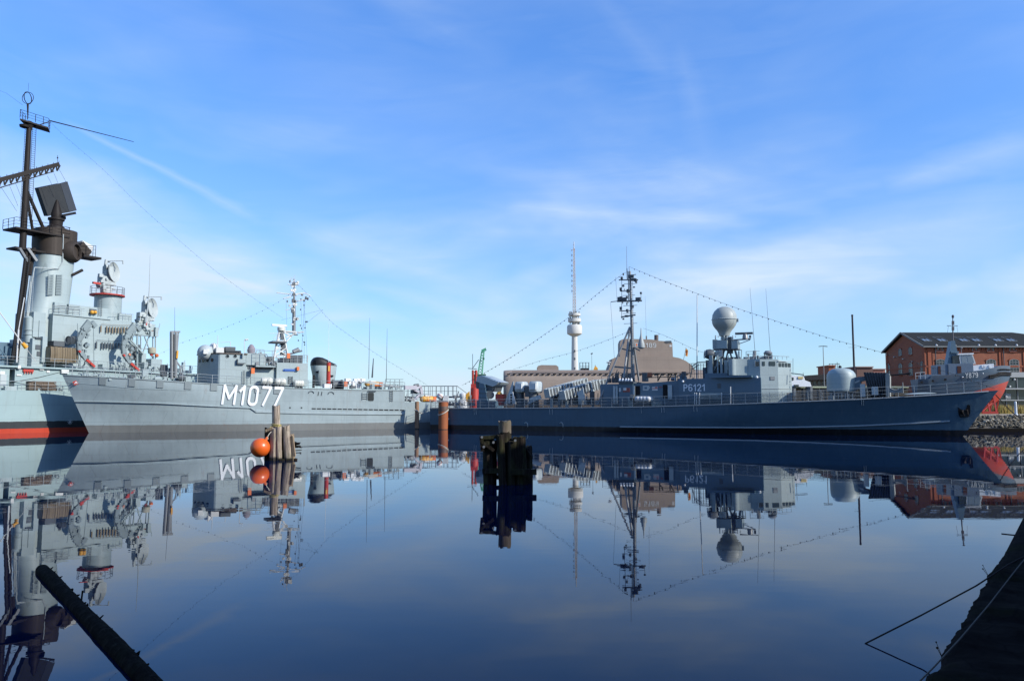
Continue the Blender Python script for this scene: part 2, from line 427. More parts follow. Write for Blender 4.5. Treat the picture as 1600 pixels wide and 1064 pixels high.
GL = {
 'M': (.85, [[(0,0),(0,1),(.40,.32),(.80,1),(.80,0)]]),
 '1': (.42, [[(0,.74),(.26,1),(.26,0)]]),
 '0': (.62, [[(0,.22),(0,.78)]+arc(.27,.78,.27,.22,180,0)[1:]+[(.54,.22)]+arc(.27,.22,.27,.22,0,-180)[1:]]),
 '7': (.62, [[(0,1),(.56,1),(.16,0)]]),
 'P': (.58, [[(0,0),(0,1),(.28,1)]+arc(.28,.75,.22,.25,90,-90)[1:]+[(0,.5)]]),
 '6': (.58, [arc(.26,.78,.25,.22,30,180)+[(0,.25)]+arc(.25,.28,.25,.28,190,360)+arc(.25,.28,.25,.28,0,170)]),
 '2': (.58, [arc(.25,.74,.25,.26,170,-20)+[(0,0),(.52,0)]]),
 'S': (.56, [arc(.24,.76,.24,.24,30,270)+arc(.24,.26,.24,.26,90,-150)[1:]]),
 '8': (.56, [arc(.24,.75,.21,.24,-90,270,12), arc(.24,.26,.25,.26,90,450,12)]),
 '9': (.56, [arc(.25,.72,.25,.28,0,360,12)+[(.5,.5)]+arc(.25,.25,.25,.25,0,-140)]),
 'Y': (.60, [[(0,1),(.26,.5),(.26,0)],[(.52,1),(.26,.5)]]),
}
def lettering(text, th, place, gap=.2):
    """strokes as thin raised paint; place(x, y, k) -> local point; x,y in glyph heights"""
    mb = MB(); x = 0; kk = 0
    for ch in text:
        if ch == ' ': x += .25; continue
        w, strokes = GL[ch]
        for st in strokes:
            for a, b in zip(st, st[1:]):
                dx, dy = b[0]-a[0], b[1]-a[1]; l = math.hypot(dx, dy)
                if l < 1e-6: continue
                nx, ny = -dy/l*th/2, dx/l*th/2; ex, ey = dx/l*th*.32, dy/l*th*.32; kk += 1
                seg = max(1, int(l/.15)); rows = []
                for i in range(seg+1):
                    t = i/seg; px_, py_ = a[0]-ex+(dx+2*ex)*t, a[1]-ey+(dy+2*ey)*t
                    rows.append([place(x+px_+nx, py_+ny, kk), place(x+px_-nx, py_-ny, kk)])
                mb.grid(rows)
        x += w+gap
    return mb, x-gap
def rail(m, pts, h, sp, wires=3, r=.022, posts=True, top=.028):
    """guard rail along a polyline of deck points"""
    pts = [Vector(p) for p in pts]
    d = 0.0
    for a, b in zip(pts, pts[1:]):
        for k in range(wires):
            z = h*(k+1)/wires; m.tube(a+Vector((0,0,z)), b+Vector((0,0,z)), top if k == wires-1 else r*.7, 4)
    if posts:
        acc = 0.0; m.tube(pts[0], pts[0]+Vector((0,0,h)), r*1.3, 5)
        for a, b in zip(pts, pts[1:]):
            l = (b-a).length
            if l < 1e-6: continue
            while acc+sp <= l+1e-6:
                acc += sp; p = a+(b-a)*(acc/l); m.tube(p, p+Vector((0,0,h)), r*1.3, 5)
            acc -= l
    return m
def ladder(m, p, q, w, side, rungs, r=.03):
    p, q = Vector(p), Vector(q); s_ = Vector(side).normalized()*w/2
    m.tube(p-s_, q-s_, r, 4); m.tube(p+s_, q+s_, r, 4)
    for i in range(rungs):
        c = p+(q-p)*((i+.5)/rungs); m.tube(c-s_, c+s_, r*.8, 4)
    return m
def clutter(m, F, x0, y0, x1, y1, v0, dv, n, s=(.08, .35), seed=1):
    """small fittings: lockers, valves, vents, bollards standing about"""
    rd = random.Random(seed)
    for _ in range(n):
        v = v0+rd.random()*dv; px = x0+(x1-x0)*rd.random()
        b = F.L(px, y1, v); t = F.L(px, y0+(y1-y0)*rd.random()*.7, v)
        k = rd.random(); w = rd.uniform(*s); z0 = b.z; z1 = max(t.z, z0+.1)
        if k < .35: m.box(b.x-w, b.x+w, v-w, v+w, z0, z0+(z1-z0)*.8)
        elif k < .6: m.tube((b.x, v, z0), (b.x, v, z1), w*.35, 6)
        elif k < .75: m.tube((b.x, v, z0), (b.x+rd.uniform(-1.2,1.2), v, z1), .05, 5)
        elif k < .88: m.lathe((b.x, v, z0), [(w*.8,0),(w*.8,.1),(w*.4,.15),(w*.4,.45),(w*.75,.5),(w*.75,.6)], 10)
        else: m.tube((b.x-w, v, z0+w), (b.x+w, v, z0+w), w, 10)
    return m
WAVE1, WAVE2 = .0013, .0004
SKY = (1.0, .4, 1.6); CLOC = (.3,.1,0); CAMT = 1.35; HZK = .30; SATU = 1.1; TINT = (.82,1.18,1.70); CLOUDC = (6.1,7.3,8.6); SKYS = .1; SUNE = 5.0; EXPO = 0.22
# ================================================================== DESTROYER (far left)
FD = Frame(-57.4, 87.9, .497, .868)
ds = thing('destroyer_ship', 'big grey destroyer with black raked mast and red waterline stripe, moored behind the M1077 bow', 'warship', FD)
zD = FD.L(50, 611).z
HD = Hull(-48, 7.0, 7.0, [(-1, 58), (0, 60), (6, 66)], [(-60, zD), (40, zD+.1), (70, zD+.8)], flare=.06, entry=.35)
hm, dk = HD.mesh(80, 14)
hm.build('hull', D_hull, ds); dk.build('deck', DECK, ds)
m = MB()   # rubbing edge and anchor mark
for k in range(4):
    a = k*pi/4; c = FD.L(109.5, 659, -.03); m.beam(c-Vector((cos(a)*.33,0,sin(a)*.33)), c+Vector((cos(a)*.33,0,sin(a)*.33)), .04)
m.build('propeller_mark', OFFW, ds)
# superstructure side, first tier
z1 = FD.L(50, 573, .9).z
m = MB(); m.box(-42, FD.L(14, 600, .9).x, .9, 13, zD-.05, z1); m.box(FD.L(22.5, 600, .9).x, 38, .9, 13, zD-.05, z1); m.box(FD.L(14,600,.9).x, FD.L(22.5,600,.9).x, 2.4, 13, zD-.05, z1)
m.box(FD.L(14,600,.9).x, FD.L(22.5,600,.9).x, .9, 2.4, FD.L(18, 577, .9).z, z1)
m.box(-42, 38, .55, .9, z1-.18, z1+.02)                      # deck edge lip
m.build('lower_deckhouse', paint('destroyer_side_paint', (.36,.47,.46), .45, .12, .2, plates=1.3), ds)
m = MB(); pbox(m, FD, 0, 580, 8, 585, .86, .1); pbox(m, FD, 26, 585, 34, 587, .8, .1); pbox(m, FD, 62, 574, 69, 578, .7, .2); pbox(m, FD, 73, 579, 78, 582, .8, .1)
pbox(m, FD, 28, 571, 33, 576, .5, .3); pbox(m, FD, 96, 577, 108, 583, .6, .3)
m.build('wall_fittings', OFFW, ds)
m = MB(); pbox(m, FD, 36.5, 577.5, 53, 580.5, .7, .18)
for x in (38, 42, 46, 50): pbox(m, FD, x, 580, x+1.6, 584, .7, .1)
m.build('fire_hose_rack', RED, ds)
m = MB(); pbox(m, FD, 0, 585, 10.5, 603, .86, .1); m.build('hatch_panel', NAVYL, ds)
m = MB(); pbox(m, FD, 14.2, 577, 22.3, 603, 2.1, .1); m.build('doorway', BLACK, ds)
# boarding ladder stack (brown gratings)
m = MB()
for i in range(5):
    y = 596+i*2.9; pbox(m, FD, 45, y, 88, y+1.3, .35, .5)
for i in range(16):
    x = 46+i*2.7; pbox(m, FD, x, 597, x+.8, 609, .3, .3)
m.build('accommodation_ladder', paint('ladder_brown', (.23,.17,.12), .8, .3, .3, fine=3), ds)
m = MB(); rail(m, [FD.L(-10, 611.3, .12), FD.L(45, 611, .12), FD.L(110, 612, .12), FD.L(190,612,.12)], 1.15, 1.5, 3, .025)
e = [(-30, .5), (38, .5)]
rail(m, [Vector((-30,.7,z1)), Vector((-2,.7,z1)), Vector((7.4,.7,z1)), Vector((36,.7,z1))], 1.05, 1.35, 3, .022)
m.build('guard_rail', RAILM, ds)
m = MB(); pbox(m, FD, 8, 603.5, 26, 611, .1, .4); ppr(m, FD, [(9,611),(12,604),(22,604),(28,611)], .05, .5); clutter(m, FD, 60, 598, 100, 611, .3, .5, 16, (.06,.2), 5)
m.build('deck_fittings', NAVY, ds)
# second tier structures, base at z1
Z = lambda px, py, v: FD.L(px, py, v).z
def dbox(m, x0, y0, x1, y1, v, dv, zb=None):
    a, b = FD.L(x0, (y0+y1)/2, v), FD.L(x1, (y0+y1)/2, v); zt = Z((x0+x1)/2, y0, v)
    return m.box(a.x, b.x, v, v+dv, Z((x0+x1)/2, y1, v) if zb is None else zb, zt)
m = MB(); dbox(m, -30, 534, 15, 570, 4.5, 4, z1); dbox(m, 8, 541, 20, 560, 4.2, .6); dbox(m, -20, 527, -2, 540, 5, 3)
clutter(m, FD, -2, 536, 22, 560, 3.9, .4, 8, (.1,.3), 3)
m.build('aft_deckhouse', NAVYD, ds)
m = MB()
dbox(m, 50, 529, 73, 570, 2.6, 5, z1); dbox(m, 66, 526, 73.5, 566, 2.2, .6); dbox(m, 52, 488, 71, 527, 3.0, 4); dbox(m, 61, 501, 71, 527, 2.9, .2)
dbox(m, 30, 536, 50, 570, 3.4, 4, z1)
m.tube(FD.L(45, 535, 3.6), FD.L(45.5, 497, 3.6), .5, 14); m.tube(FD.L(45, 497, 3.6), FD.L(45, 494, 3.6), .5, 14, .25)
for y in (516, 523): m.torus(FD.L(45, y, 3.6), .53, .05)
m.build('mack_base', NAVY, ds)
m = MB(); dbox(m, 56, 539, 66, 546, 2.5, .2); dbox(m, 58, 549, 63, 556, 2.5, .1); dbox(m, 56, 528, 68, 529.5, 2.4, .3); dbox(m, 51,556,56,565,3.2,.3)
dbox(m, 74, 504, 80, 562, 5, .2); m.build('vent_grilles', DGREY, ds)
# main block
zt = Z(120, 493.5, 3.2)
uA, uB = FD.L(81, 530, 3.2).x, FD.L(204, 530, 3.2).x
m = MB(); m.plan([(uA,3.2),(uB,3.2),(uB+1.2,4.4),(uB+1.2,11),(uA,11)], z1, zt)
m.box(uA-.1, uB-3, 3.05, 3.25, zt-.1, zt+.03)
m.build('main_deckhouse', NAVY, ds)
m = MB(); dbox(m, 85, 473, 104, 491, 3.6, 2.4, zt); dbox(m, 107, 476, 125, 493, 3.6, 2.4, zt)
m.box(FD.L(108,480,4.4).x, FD.L(176,480,4.4).x, 4.4, 10, zt, Z(130, 478, 4.4))
dbox(m, 186, 491, 206, 503, 4, 4, zt)
m.build('bridge_deckhouse', NAVY, ds)
m = MB()
for y in (477, 482, 487): m.beam(FD.L(85.5, y, 3.55), FD.L(103.5, y+.6, 3.55), .05); m.beam(FD.L(107.5, y+1.5, 3.55), FD.L(124.5, y+2, 3.55), .05)
rail(m, [Vector((uA, 3.3, zt)), Vector((uA+2.2, 3.3, zt)), Vector((uA+4, 3.3, zt))], 1.0, .9, 3, .02)
rail(m, [Vector((uB-2.5, 3.4, zt)), Vector((uB+.5, 3.5, zt))], 1.0, .9, 3, .02)
m.build('upper_rail', RAILM, ds)
# signal gear hanging in two rows on the wall
for (x0, y0, x1, y1, n, mat, nm) in ((158, 506, 203, 508, 11, CANV, 'hanging_strap'), (151, 531, 190, 532.5, 10, DGREY, 'hanging_hook')):
    m = MB(); pts = []
    for i in range(n):
        f = i/(n-1); x = x0+(x1-x0)*f; sag = 2.2*math.sin(pi*f)*(.4)
        p = FD.L(x, y0+(y1-y0)*f+sag, 2.95); pts.append(p)
        if i not in (1,): m.box(p.x-.07, p.x+.07, 2.88, 3.0, p.z-1.15+random.random()*.2, p.z-.25)
    m.path(pts, .025, 4); m.build(nm, mat, ds)
# canvas covered stowage, drum
m = MB(); a, b = FD.L(78, 560, 1.3), FD.L(121.5, 560, 1.3)
zc0, zc1 = Z(100, 570, 1.3), Z(100, 543, 1.3)
n = 46; rows = []
for j in range(9):
    t = j/8; rows.append([(a.x+(b.x-a.x)*i/n, 1.3-.05-.09*math.sin(i*1.9+.6*math.sin(i))-.10*sin(pi*min(1,t*1.0)), zc0+.25+(zc1-zc0-.25)*t+.04*sin(i*.8)) for i in range(n+1)])
rows.append([(x, 3.2, z+.05) for (x, _, z) in rows[-1]]); m.grid(rows); m.box(a.x, b.x, 1.35, 3.2, zc0+.25, zc1-.05)
m.build('canvas_cover', CANV, ds)
m = MB(); m.tube(FD.L(110, 532, 1.6), FD.L(117, 531, 2.6), .5, 18); m.torus(FD.L(107, 532, 1.5), .5, .07, (1,.2,0)); m.build('hose_drum', DGREY, ds)
m = MB(); dbox(m, 84, 533, 101, 541, 2, 1.4); m.build('wall_box', DGREY, ds)
# davits
for (dx) in (0, 69.5):
    g = MB()
    def dp(x, y, v=1.0): return FD.L(x+dx, y+(dx/69.5)*6, v)
    for (p, q, w) in (((141,503),(130,517),.9), ((130,517),(123,533),.62), ((123,533),(124,547),.62), ((124,547),(131,557),.55), ((131,557),(144,572),.45), ((144,572),(152,583),.25)):
        g.beam(dp(*p), dp(*q), .35, w)
    g.beam(dp(143,503), dp(149,511), .5, .5); g.tube(dp(133,538), dp(137,541), .34, 14); g.beam(dp(134,523),dp(142,515),.12)
    g.beam(dp(126,560), dp(120,583), .1); g.beam(dp(133,565), dp(128,583), .1); g.beam(dp(120,583), dp(134,566),.08)
    for _k in range(12):
        _x, _y = dp(130+random.uniform(-8,9), 520+random.uniform(-8,55)), None
        g.obox(_x+Vector((0,-.2,0)), (random.uniform(.05,.2),0,0), (0,.12,0), (0,0,random.uniform(.05,.2)))
    for (a_, b_) in (((121,505),(124,585)),((126,535),(140,512)),((146,510),(147,575)),((118,560),(133,585)),((124,550),(150,586))): g.beam(dp(*a_,.8), dp(*b_,.8), .05)
    o = g.build('boat_davit', paint('davit_grey', (.26,.32,.325), .45, .3, .4, fine=2.5), ds)
    r_ = MB(); r_.beam(dp(123,548,.75), dp(125.5,550.5,.75), .25, .22); r_.beam(dp(135,562,.7), dp(140,566,.7), .22, .3); r_.beam(dp(141,567,.7), dp(148,573,.7), .2, .26); r_.build('red_band', RED, o)
# forward clutter beside the davits
m = MB(); clutter(m, FD, 118, 566, 215, 590, 1.0, 2.5, 75, (.08,.3), 11); clutter(m, FD, 215, 560, 300, 590, 1.0, 3, 40, (.08,.3), 13)
dbox(m, 160, 570, 200, 586, 2.2, 1.0); dbox(m, 236, 561, 253, 590, 2.0, 3.0); dbox(m, 152, 578, 160, 588, 1, 1)
m.build('deck_gear', NAVY, ds)
m = MB(); clutter(m, FD, 120, 570, 250, 588, .9, 2, 26, (.06,.2), 17); dbox(m, 201, 580, 213, 592, 1, 1); m.build('dark_deck_gear', DGREY, ds)
# director tower with dish
zt2 = Z(168, 463, 6.0); c = FD.L(168.5, 480, 6.0); rr = (FD.L(187, 480, 6).x-FD.L(150, 480, 6).x)/2
tt = thing('director_tower', None, None); tt.parent = ds
m = MB(); m.loft([(c.x, 6, zt-.2, rr, rr), (c.x, 6, zt2, rr, rr)], 32); m.build('tower_drum', NAVY, tt)
m = MB(); m.loft([(c.x-.15, 6, zt2, rr*1.28, rr*1.28), (c.x-.15, 6, zt2+.16, rr*1.28, rr*1.28)], 32); m.build('red_rim', RED, tt)
m = MB(); pl = [Vector((c.x-.15+rr*1.25*cos(a*pi/8), 6+rr*1.25*sin(a*pi/8), zt2+.16)) for a in range(17)]; rail(m, pl, 1.0, .9, 3, .02)
ladder(m, FD.L(156.5, 494, 6-rr-.1), FD.L(157, 463, 6-rr-.1), .4, (1,0,0), 9); m.build('platform_rail', DGREY, tt)
m = MB(); dbox(m, 141, 483, 151, 491, 4.2, .6); m.build('lamp_box', DGREY, tt); m = MB(); m.ball(FD.L(144,488,4.0), .25); m.ball(FD.L(149,488,4.0), .22); m.build('yellow_lamp', YELL, tt)
def director(cx, cy, v, par, seed, mat):
    """tracking radar: pedestal, trunnion, dish seen almost edge-on, feed arm"""
    rd = random.Random(seed); t = thing('tracking_radar', None, None); t.parent = par
    P_ = lambda dx, dy, dv=0: FD.L(cx+dx, cy+dy, v+dv)
    s = .08
    g = MB(); g.tube(P_(-6, 33), P_(-6, 24), .75, 16); g.tube(P_(-6,24), P_(-5,12), .55, 14, .7)
    g.obox(P_(-7,12), (.8,0,0), (0,.6,0), (0,0,.55)); g.obox(P_(-13,17), (.5,0,.3), (0,.4,0), (-.15,0,.3)); g.obox(P_(1,13), (.5,0,-.1), (0,.5,0), (0,0,.4))
    g.obox(P_(-4,0), (.45,0,0), (0,.45,0), (0,0,.9)); g.tube(P_(-8,-10,-.3), P_(-3,-10,-.3), .35, 10); g.tube(P_(-16,20), P_(-9,15), .2, 8)
    for _ in range(16): g.obox(P_(rd.uniform(-17,4), rd.uniform(2,28), rd.uniform(-.8,0)), (rd.uniform(.1,.32),0,0), (0,.2,0), (0,0,rd.uniform(.08,.3)))
    for _ in range(7): g.tube(P_(rd.uniform(-20,6), rd.uniform(12,30), -.6), P_(rd.uniform(-20,10), rd.uniform(12,30), -.6), .05, 5)
    g.build('radar_mount', mat, t)
    ax = Vector((.47,-.875,.1)).normalized()
    cc = P_(1.5, -1)
    g = MB(); prof = [(1.4*k/8, .42*(k/8)**2) for k in range(9)]; g.lathe(cc, prof+[(1.38, .50)]+[(1.38*k/8, .06+.42*(k/8)**2) for k in range(7, -1, -1)], 32, ax); g.build('dish', paint('dish_grey',(.46,.5,.48),.5,.12,.25), t)
    g = MB(); g.tube(P_(-5,-16), P_(-5,-21), .06); tip = cc+ax*1.6+Vector((0,0,1.45))
    g.tube(P_(-6,-19), tip, .06); g.tube(tip, tip-Vector((0,0,.45)), .09); g.tube(P_(-6,-17), P_(0,-18), .12); g.tube(P_(-7,-14), P_(-6,-21), .2, 8)
    g.build('feed_arm', mat, t)
director(172, 427, 6.0, ds, 4, NAVYL)
director(232.5, 483, 4.0, ds, 9, NAVYL)
m = MB(); dbox(m, 146, 441, 158, 444, 4.6, .3); dbox(m, 228, 503, 230, 508, 3.0, .2); dbox(m, 238, 517, 243, 518.2, 3.4, .3); m.build('red_fittings', RED, ds)
# lattice stand and cabinets below the second radar
m = MB(); P_ = lambda x, y, v=3.4: FD.L(x, y, v)
for x in (214, 220, 239, 243): m.beam(P_(x, 523), P_(x, 588), .14)
for (a, b) in (((220,560),(233,526)),((239,560),(226,526)),((220,545),(239,545)),((213,524),(244,524)),((222,590),(238,560)),((198,530),(224,552))): m.beam(P_(*a), P_(*b), .14)
m.beam(P_(200,526,2.8), P_(224,553,2.8), .18); dbox(m, 208, 505, 243, 523, 3.6, 2.2); dbox(m, 221, 552, 228, 590, 3.0, 1.5); dbox(m, 196,510,206,520,3.4,1)
clutter(m, FD, 196, 505, 246, 526, 3, 1, 18, (.1,.3), 31)
m.build('radar_stand', NAVY, ds)
m = MB(); dbox(m, 201, 538, 219, 562, 3.9, 1.8); dbox(m, 196, 505, 214, 515, 4.1, 1); m.build('dark_cabinet', DGREY, ds)
m = MB(); m.lathe(FD.L(237.5, 548, 2.9), [(.1,-.6),(.5,-.35),(.55,0),(.5,.35),(.1,.5)], 16); m.build('canvas_bag', paint('pale_canvas',(.5,.47,.35),.9,.2,.2), ds)
m = MB(); m.ball(FD.L(202, 554.5, 2.6), .2); m.ball(FD.L(245, 555.5, 2.8), .26); m.build('orange_float', ORNG, ds)
m = MB(); m.ball(FD.L(236.5, 554.8, 2.75), .2, rz=.13); m.build('red_float', RED, ds)
# mack: raked grey stack with dark cap
vM = 6.0
m = MB(); ploft(m, FD, [(24, 88, 565), (28, 93, 545), (34, 98, 512), (41, 101, 490), (47, 103, 470), (51.5, 107, 440), (55, 110, 413), (57.5, 111.5, 392)], vM, 2.0, 36, 2.7)
m.build('mack', paint('mack_paint', (.42,.50,.49), .42, .1, .22, plates=1.9), ds)
m = MB(); ploft(m, FD, [(56, 112, 402), (55, 114, 386), (56, 115, 364), (57, 115, 361)], vM, 2.2, 36, 2.7); m.build('mack_cap', BROWNCAP, ds)
m = MB(); c = FD.L(109, 394, vM-1.6); m.lathe(c, [(.4,-1.4),(1.2,-1.1),(1.45,-.2),(1.4,.5),(1.15,.95),(.9,1.0),(.85,.6)], 24, (.5,-.85,.1)); m.build('exhaust_trunk', BROWNCAP, ds)
m = MB(); m.obox(FD.L(131, 388, vM-1), (.75,0,-.25), (0,.6,0), (.2,0,.6)); m.build('searchlight_cover', OFFW, ds)
m = MB(); m.obox(FD.L(129, 391, vM-1.2), (.6,0,-.55), (0,.62,0), (.3,0,.45)); m.build('bracket', BROWNCAP, ds)
m = MB(); m.obox(FD.L(137, 403, vM-1), (1.2,0,0), (0,1.1,0), (0,0,.13)); pr = [FD.L(x, 402, v) for x, v in ((124,vM-2),(149,vM-2),(149,vM),)]; rail(m, pr, 1.5, .9, 3, .025)
m.tube(FD.L(113, 430, vM-1.9), FD.L(129, 422, vM-2.1), .18, 8); m.build('side_platform', DARK, ds)
m = MB()   # cable trunks and louvres on the stack
for pts in ([(40,560),(44,500),(50,440),(54,418),(92,420),(98,410),(99,366)], [(36,540),(42,495),(48,440)], [(37,548),(43,500),(47,470)]):
    vv = [FD.L(x, y, vM-2.12 if y > 402 else vM-2.35) for x, y in pts]; m.path(vv, .06, 5)
for x in (44, 47, 51):
    ladder(m, FD.L(x-6, 540, vM-2.0), FD.L(x, 425, vM-2.0), .35, (1,0,0), 34, .02)
m.build('cable_runs', NAVYL, ds)
m = MB()
for (x0, x1) in ((74, 83), (87, 96), (100.5,104)):
    for k in range(13):
        y = 430+k*2.5; o_ = (461-y)*.045
        a, b = FD.L(x0+o_, y, vM-2.12+(.35 if x0>99 else 0)), FD.L(x1+o_, y, vM-2.12+(.35 if x0>99 else 0)); m.beam(a, b, .06, .14)
m.build('stack_louvres', paint('louvre_grey',(.27,.33,.33),.5,.1,.1), ds)
# platforms round the cap
m = MB()
for (x0, x1, y, v0, v1) in ((25, 110, 354, vM-2.3, vM+.6), (24, 72, 385, vM-2.3, vM-.3)):
    a, b = FD.L(x0, y, v0), FD.L(x1, y, v0); m.box(a.x, b.x, v0, v1, a.z-.2, a.z)
    if y < 360: rail(m, [Vector((a.x,v1,a.z)), Vector((a.x,v0,a.z)), Vector((b.x,v0,a.z)), Vector((b.x,v1,a.z))], 1.15, 1.2, 3, .03)
m.build('mast_platform', DARK, ds)
m = MB(); m.beam(FD.L(43, 388, vM-2.5), FD.L(57, 408, vM-2.5), .3); m.beam(FD.L(30, 388, vM-2.5), FD.L(45, 412, vM-2.2), .3); m.build('platform_brace', STEEL, ds)
# mast
m = MB()
m.tube(FD.L(35, 392, vM-1.5), FD.L(45.8, 190, vM-1.5), .40, 14, .28)
m.tube(FD.L(42, 388, vM-2.2), FD.L(20, 562, vM-2.6), .2, 8); m.beam(FD.L(46, 388, vM-2.2), FD.L(25, 562, vM-2.6), .5, .25)
m.tube(FD.L(41, 296, vM-1.4), FD.L(69, 360, vM-.6), .20, 8); m.tube(FD.L(41, 300, vM-1.2), FD.L(51, 360, vM-.2), .17, 8); m.tube(FD.L(53,388,vM-1.8), FD.L(46,430,vM-2.1), .25, 8)
m.build('mast_pole', DARK, ds)
m = MB(); ladder(m, FD.L(47, 340, vM-1.6), FD.L(54, 192, vM-1.6), .45, (1,0,0), 44, .03); ladder(m, FD.L(33, 345, vM-1.6), FD.L(42, 190, vM-1.6), .3, (1,0,0), 40, .025)
ladder(m, FD.L(22, 562, vM-2.9), FD.L(44, 400, vM-2.9), .45, (1,0,0), 46, .03)
m.build('mast_ladder', WIRE, ds)
# yard
yd = thing('signal_yard', None, None); yd.parent = ds
m = MB(); a, b = Vector(FD.L(-60, 297, vM-1.8)), Vector(FD.L(92, 257, vM-1.8)); m.beam(a, b, .34, .5)
m.beam(FD.L(-60, 312, vM-1.8), FD.L(84, 268, vM-1.8), .12, .12)
for k in range(17):
    t = k/16; p = a+(b-a)*t; m.beam(p+Vector((.15,0,-.1)), p+Vector((-.2,0,-.9)), .12, .16); m.beam(p+Vector((-.35,0,-.1)), p+Vector((-.2,0,-.9)), .12, .12); m.tube(p, p+Vector((0,0,.45)), .03, 4)
m.build('yard_truss', DARK, yd)
m = MB(); m.tube(FD.L(90, 256, vM-1.8), FD.L(90, 243, vM-1.8), .03, 4); m.ball(FD.L(90, 247, vM-1.8), .1)
for (x0, y0, x1, y1) in ((92,264,105,288),(74,275,88,302),(84,270,96,300),(0,290,26,330),(14,288,28,322),(24,286,42,330)): m.tube(FD.L(x0,y0,vM-1.9), FD.L(x1,y1,vM-2.6), .016, 4)
m.build('halyards', WIRE, yd)
# top platform, loop antenna, boom
m = MB(); a = [FD.L(x, y, vM-1.5+dv) for x, y, dv in ((31,184,-.6),(40,179.5,.8),(79,189,.8),(76,190,-.6))]; zt3 = a[0].z
m.plan([(p.x, p.y) for p in a], a[0].z-.28, a[0].z-.1); m.tube(FD.L(46,192,vM-1.5), FD.L(46,204,vM-1.5), .55, 8, .25); m.beam(FD.L(47,200,vM-1.5), FD.L(76,191,vM-1.5), .12)
m.lathe(FD.L(38, 198, vM-1.5), [(.1,-.25),(.5,-.1),(.55,.15),(.1,.25)], 14); rail(m, [Vector((p.x,p.y,zt3)) for p in (a[1],a[0],a[3],a[2])], 1.0, .95, 3, .028); m.build('top_platform', DARK, ds)
m = MB(); lc = FD.L(43.5, 153.5, vM-1.5); 
for ax_ in ((.9,.45,0), (-.45,.9,0), (.5,-.85,0)): m.torus(lc, .72, .035, ax_, 26)
m.tube(FD.L(43.5,186,vM-1.5), FD.L(43.5,163,vM-1.5), .05, 5, .13); m.tube(lc+Vector((0,0,.7)), lc+Vector((0,0,1.9)), .015, 4); m.build('loop_antenna', DARK, ds)
m = MB(); m.tube(FD.L(78, 189, vM-1.5), FD.L(209, 222, vM-5.5), .075, 6, .035); m.build('boom_antenna', DARK, ds)
# big flat search radar
t = thing('search_radar', None, None); t.parent = ds
m = MB(); m.lathe(FD.L(87, 361, vM-.4), [(1.05,0),(1.0,.5),(.75,.7),(.8,1.3),(.95,1.35),(.95,1.6),(.6,1.7),(.62,2.2),(.3,3.4),(.1,4.0)], 20); m.tube(FD.L(92,341,vM-.6), FD.L(101,340,vM-.6), .3, 10); m.build('radar_pedestal', DARK, t)
q = [FD.L(x, y, v) for x, y, v in ((60, 294, vM+.6), (94, 287, vM-.2), (108, 332, vM-1.0), (75, 338, vM-.2))]
nrm = (q[1]-q[0]).cross(q[3]-q[0]).normalized()*-.0
g = MB(); dn = Vector((.0,.9,.12)); off = (q[1]-q[0]).normalized()*.7
back = [q[0]+dn, q[1]+dn, q[2]+dn, q[3]+dn]
g.add([tuple(v) for v in q+back], [(0,1,2,3),(7,6,5,4),(0,4,5,1),(1,5,6,2),(2,6,7,3),(3,7,4,0)])
o = g.build('radar_panel', paint('dark_radar_panel', (.028,.033,.038), .6, .15, .1), t)
g = MB(); w = [FD.L(x, y, v) for x, y, v in ((94.5, 287, vM-.2), (105.5, 284, vM+1.4), (120, 329, vM+.8), (108.5, 332, vM-1.0))]; g.add([tuple(v) for v in w]+[tuple(v+Vector((-.1,.25,0))) for v in w], [(0,1,2,3),(7,6,5,4),(0,4,5,1),(1,5,6,2),(2,6,7,3),(3,7,4,0)])
g.build('side_panel', paint('slate_panel', (.06,.065,.07), .6, .15, .1), t)
g = MB(); g.beam(FD.L(98, 337, vM-1.3), FD.L(118, 333, vM-1.1), .2, .3); g.build('radar_bar', BLACK, t)
m = MB(); m.tube(FD.L(228, 506, 1.6), FD.L(233.2, 455, 1.6), .07, 6, .06); m.tube(FD.L(233.2, 455, 1.6), FD.L(234.5, 398, 1.6), .055, 6, .02); m.build('whip_antenna', NAVYL, ds)
m = MB(); m.tube(FD.L(-4, 483, -.2), FD.L(36, 538, -.2), .06, 6); m.tube(FD.L(36,538,-.2), FD.L(57, 566, .4), .03, 5); m.build('fender_boom', OFFW, ds)
m = MB(); m.tube(FD.L(35, 536, -.25), FD.L(41, 543, -.22), .2, 10, .26); m.build('yellow_float', YELL, ds)
m = MB(); m.tube(FD.L(26,566,.4), FD.L(29,515,.4), .09, 6); m.tube(FD.L(29,515,.4), FD.L(38,465,.4), .05, 6); m.build('staff', OFFW, ds)
# ================================================================== MINEHUNTER M1077
FM = Frame(-47.4, 88.84, .85, .527)
ms = thing('minehunter_ship', 'light grey minehunter with white number M1077 on its side, bow overlapping the destroyer', 'warship', FM)
vc = 3.6
tip = FM.L(97, 585, vc)
pts = [(97,585,vc),(150,588,1.4),(200,590.5,.4),(250,593.5,.1),(330,599,0),(424,604,0),(470,606.5,0),(560,608.5,0),(632,609,0)]
dkM = []
for x, y, v in pts:
    p = FM.L(x, y, v); dkM.append((p.x, p.z))
uS = 42.6; us_step = FM.L(633, 610, 0).x; z_low = FM.L(636, 628, 0).z
dkM += [(us_step+.02, z_low), (uS+1, z_low)]
HM = Hull(uS, vc, 3.6, [(-1, .6), (0, 0.0), (tip.z, tip.x), (tip.z+1, tip.x-.7)], dkM, flare=.12, sgn=-1, entry=.42, pw=(1.5, 2.5), stern_taper=.02)
def mesh_step(H, step, n1=8, n=90):
    H0, H1 = None, None
    return H.mesh(n, 18)
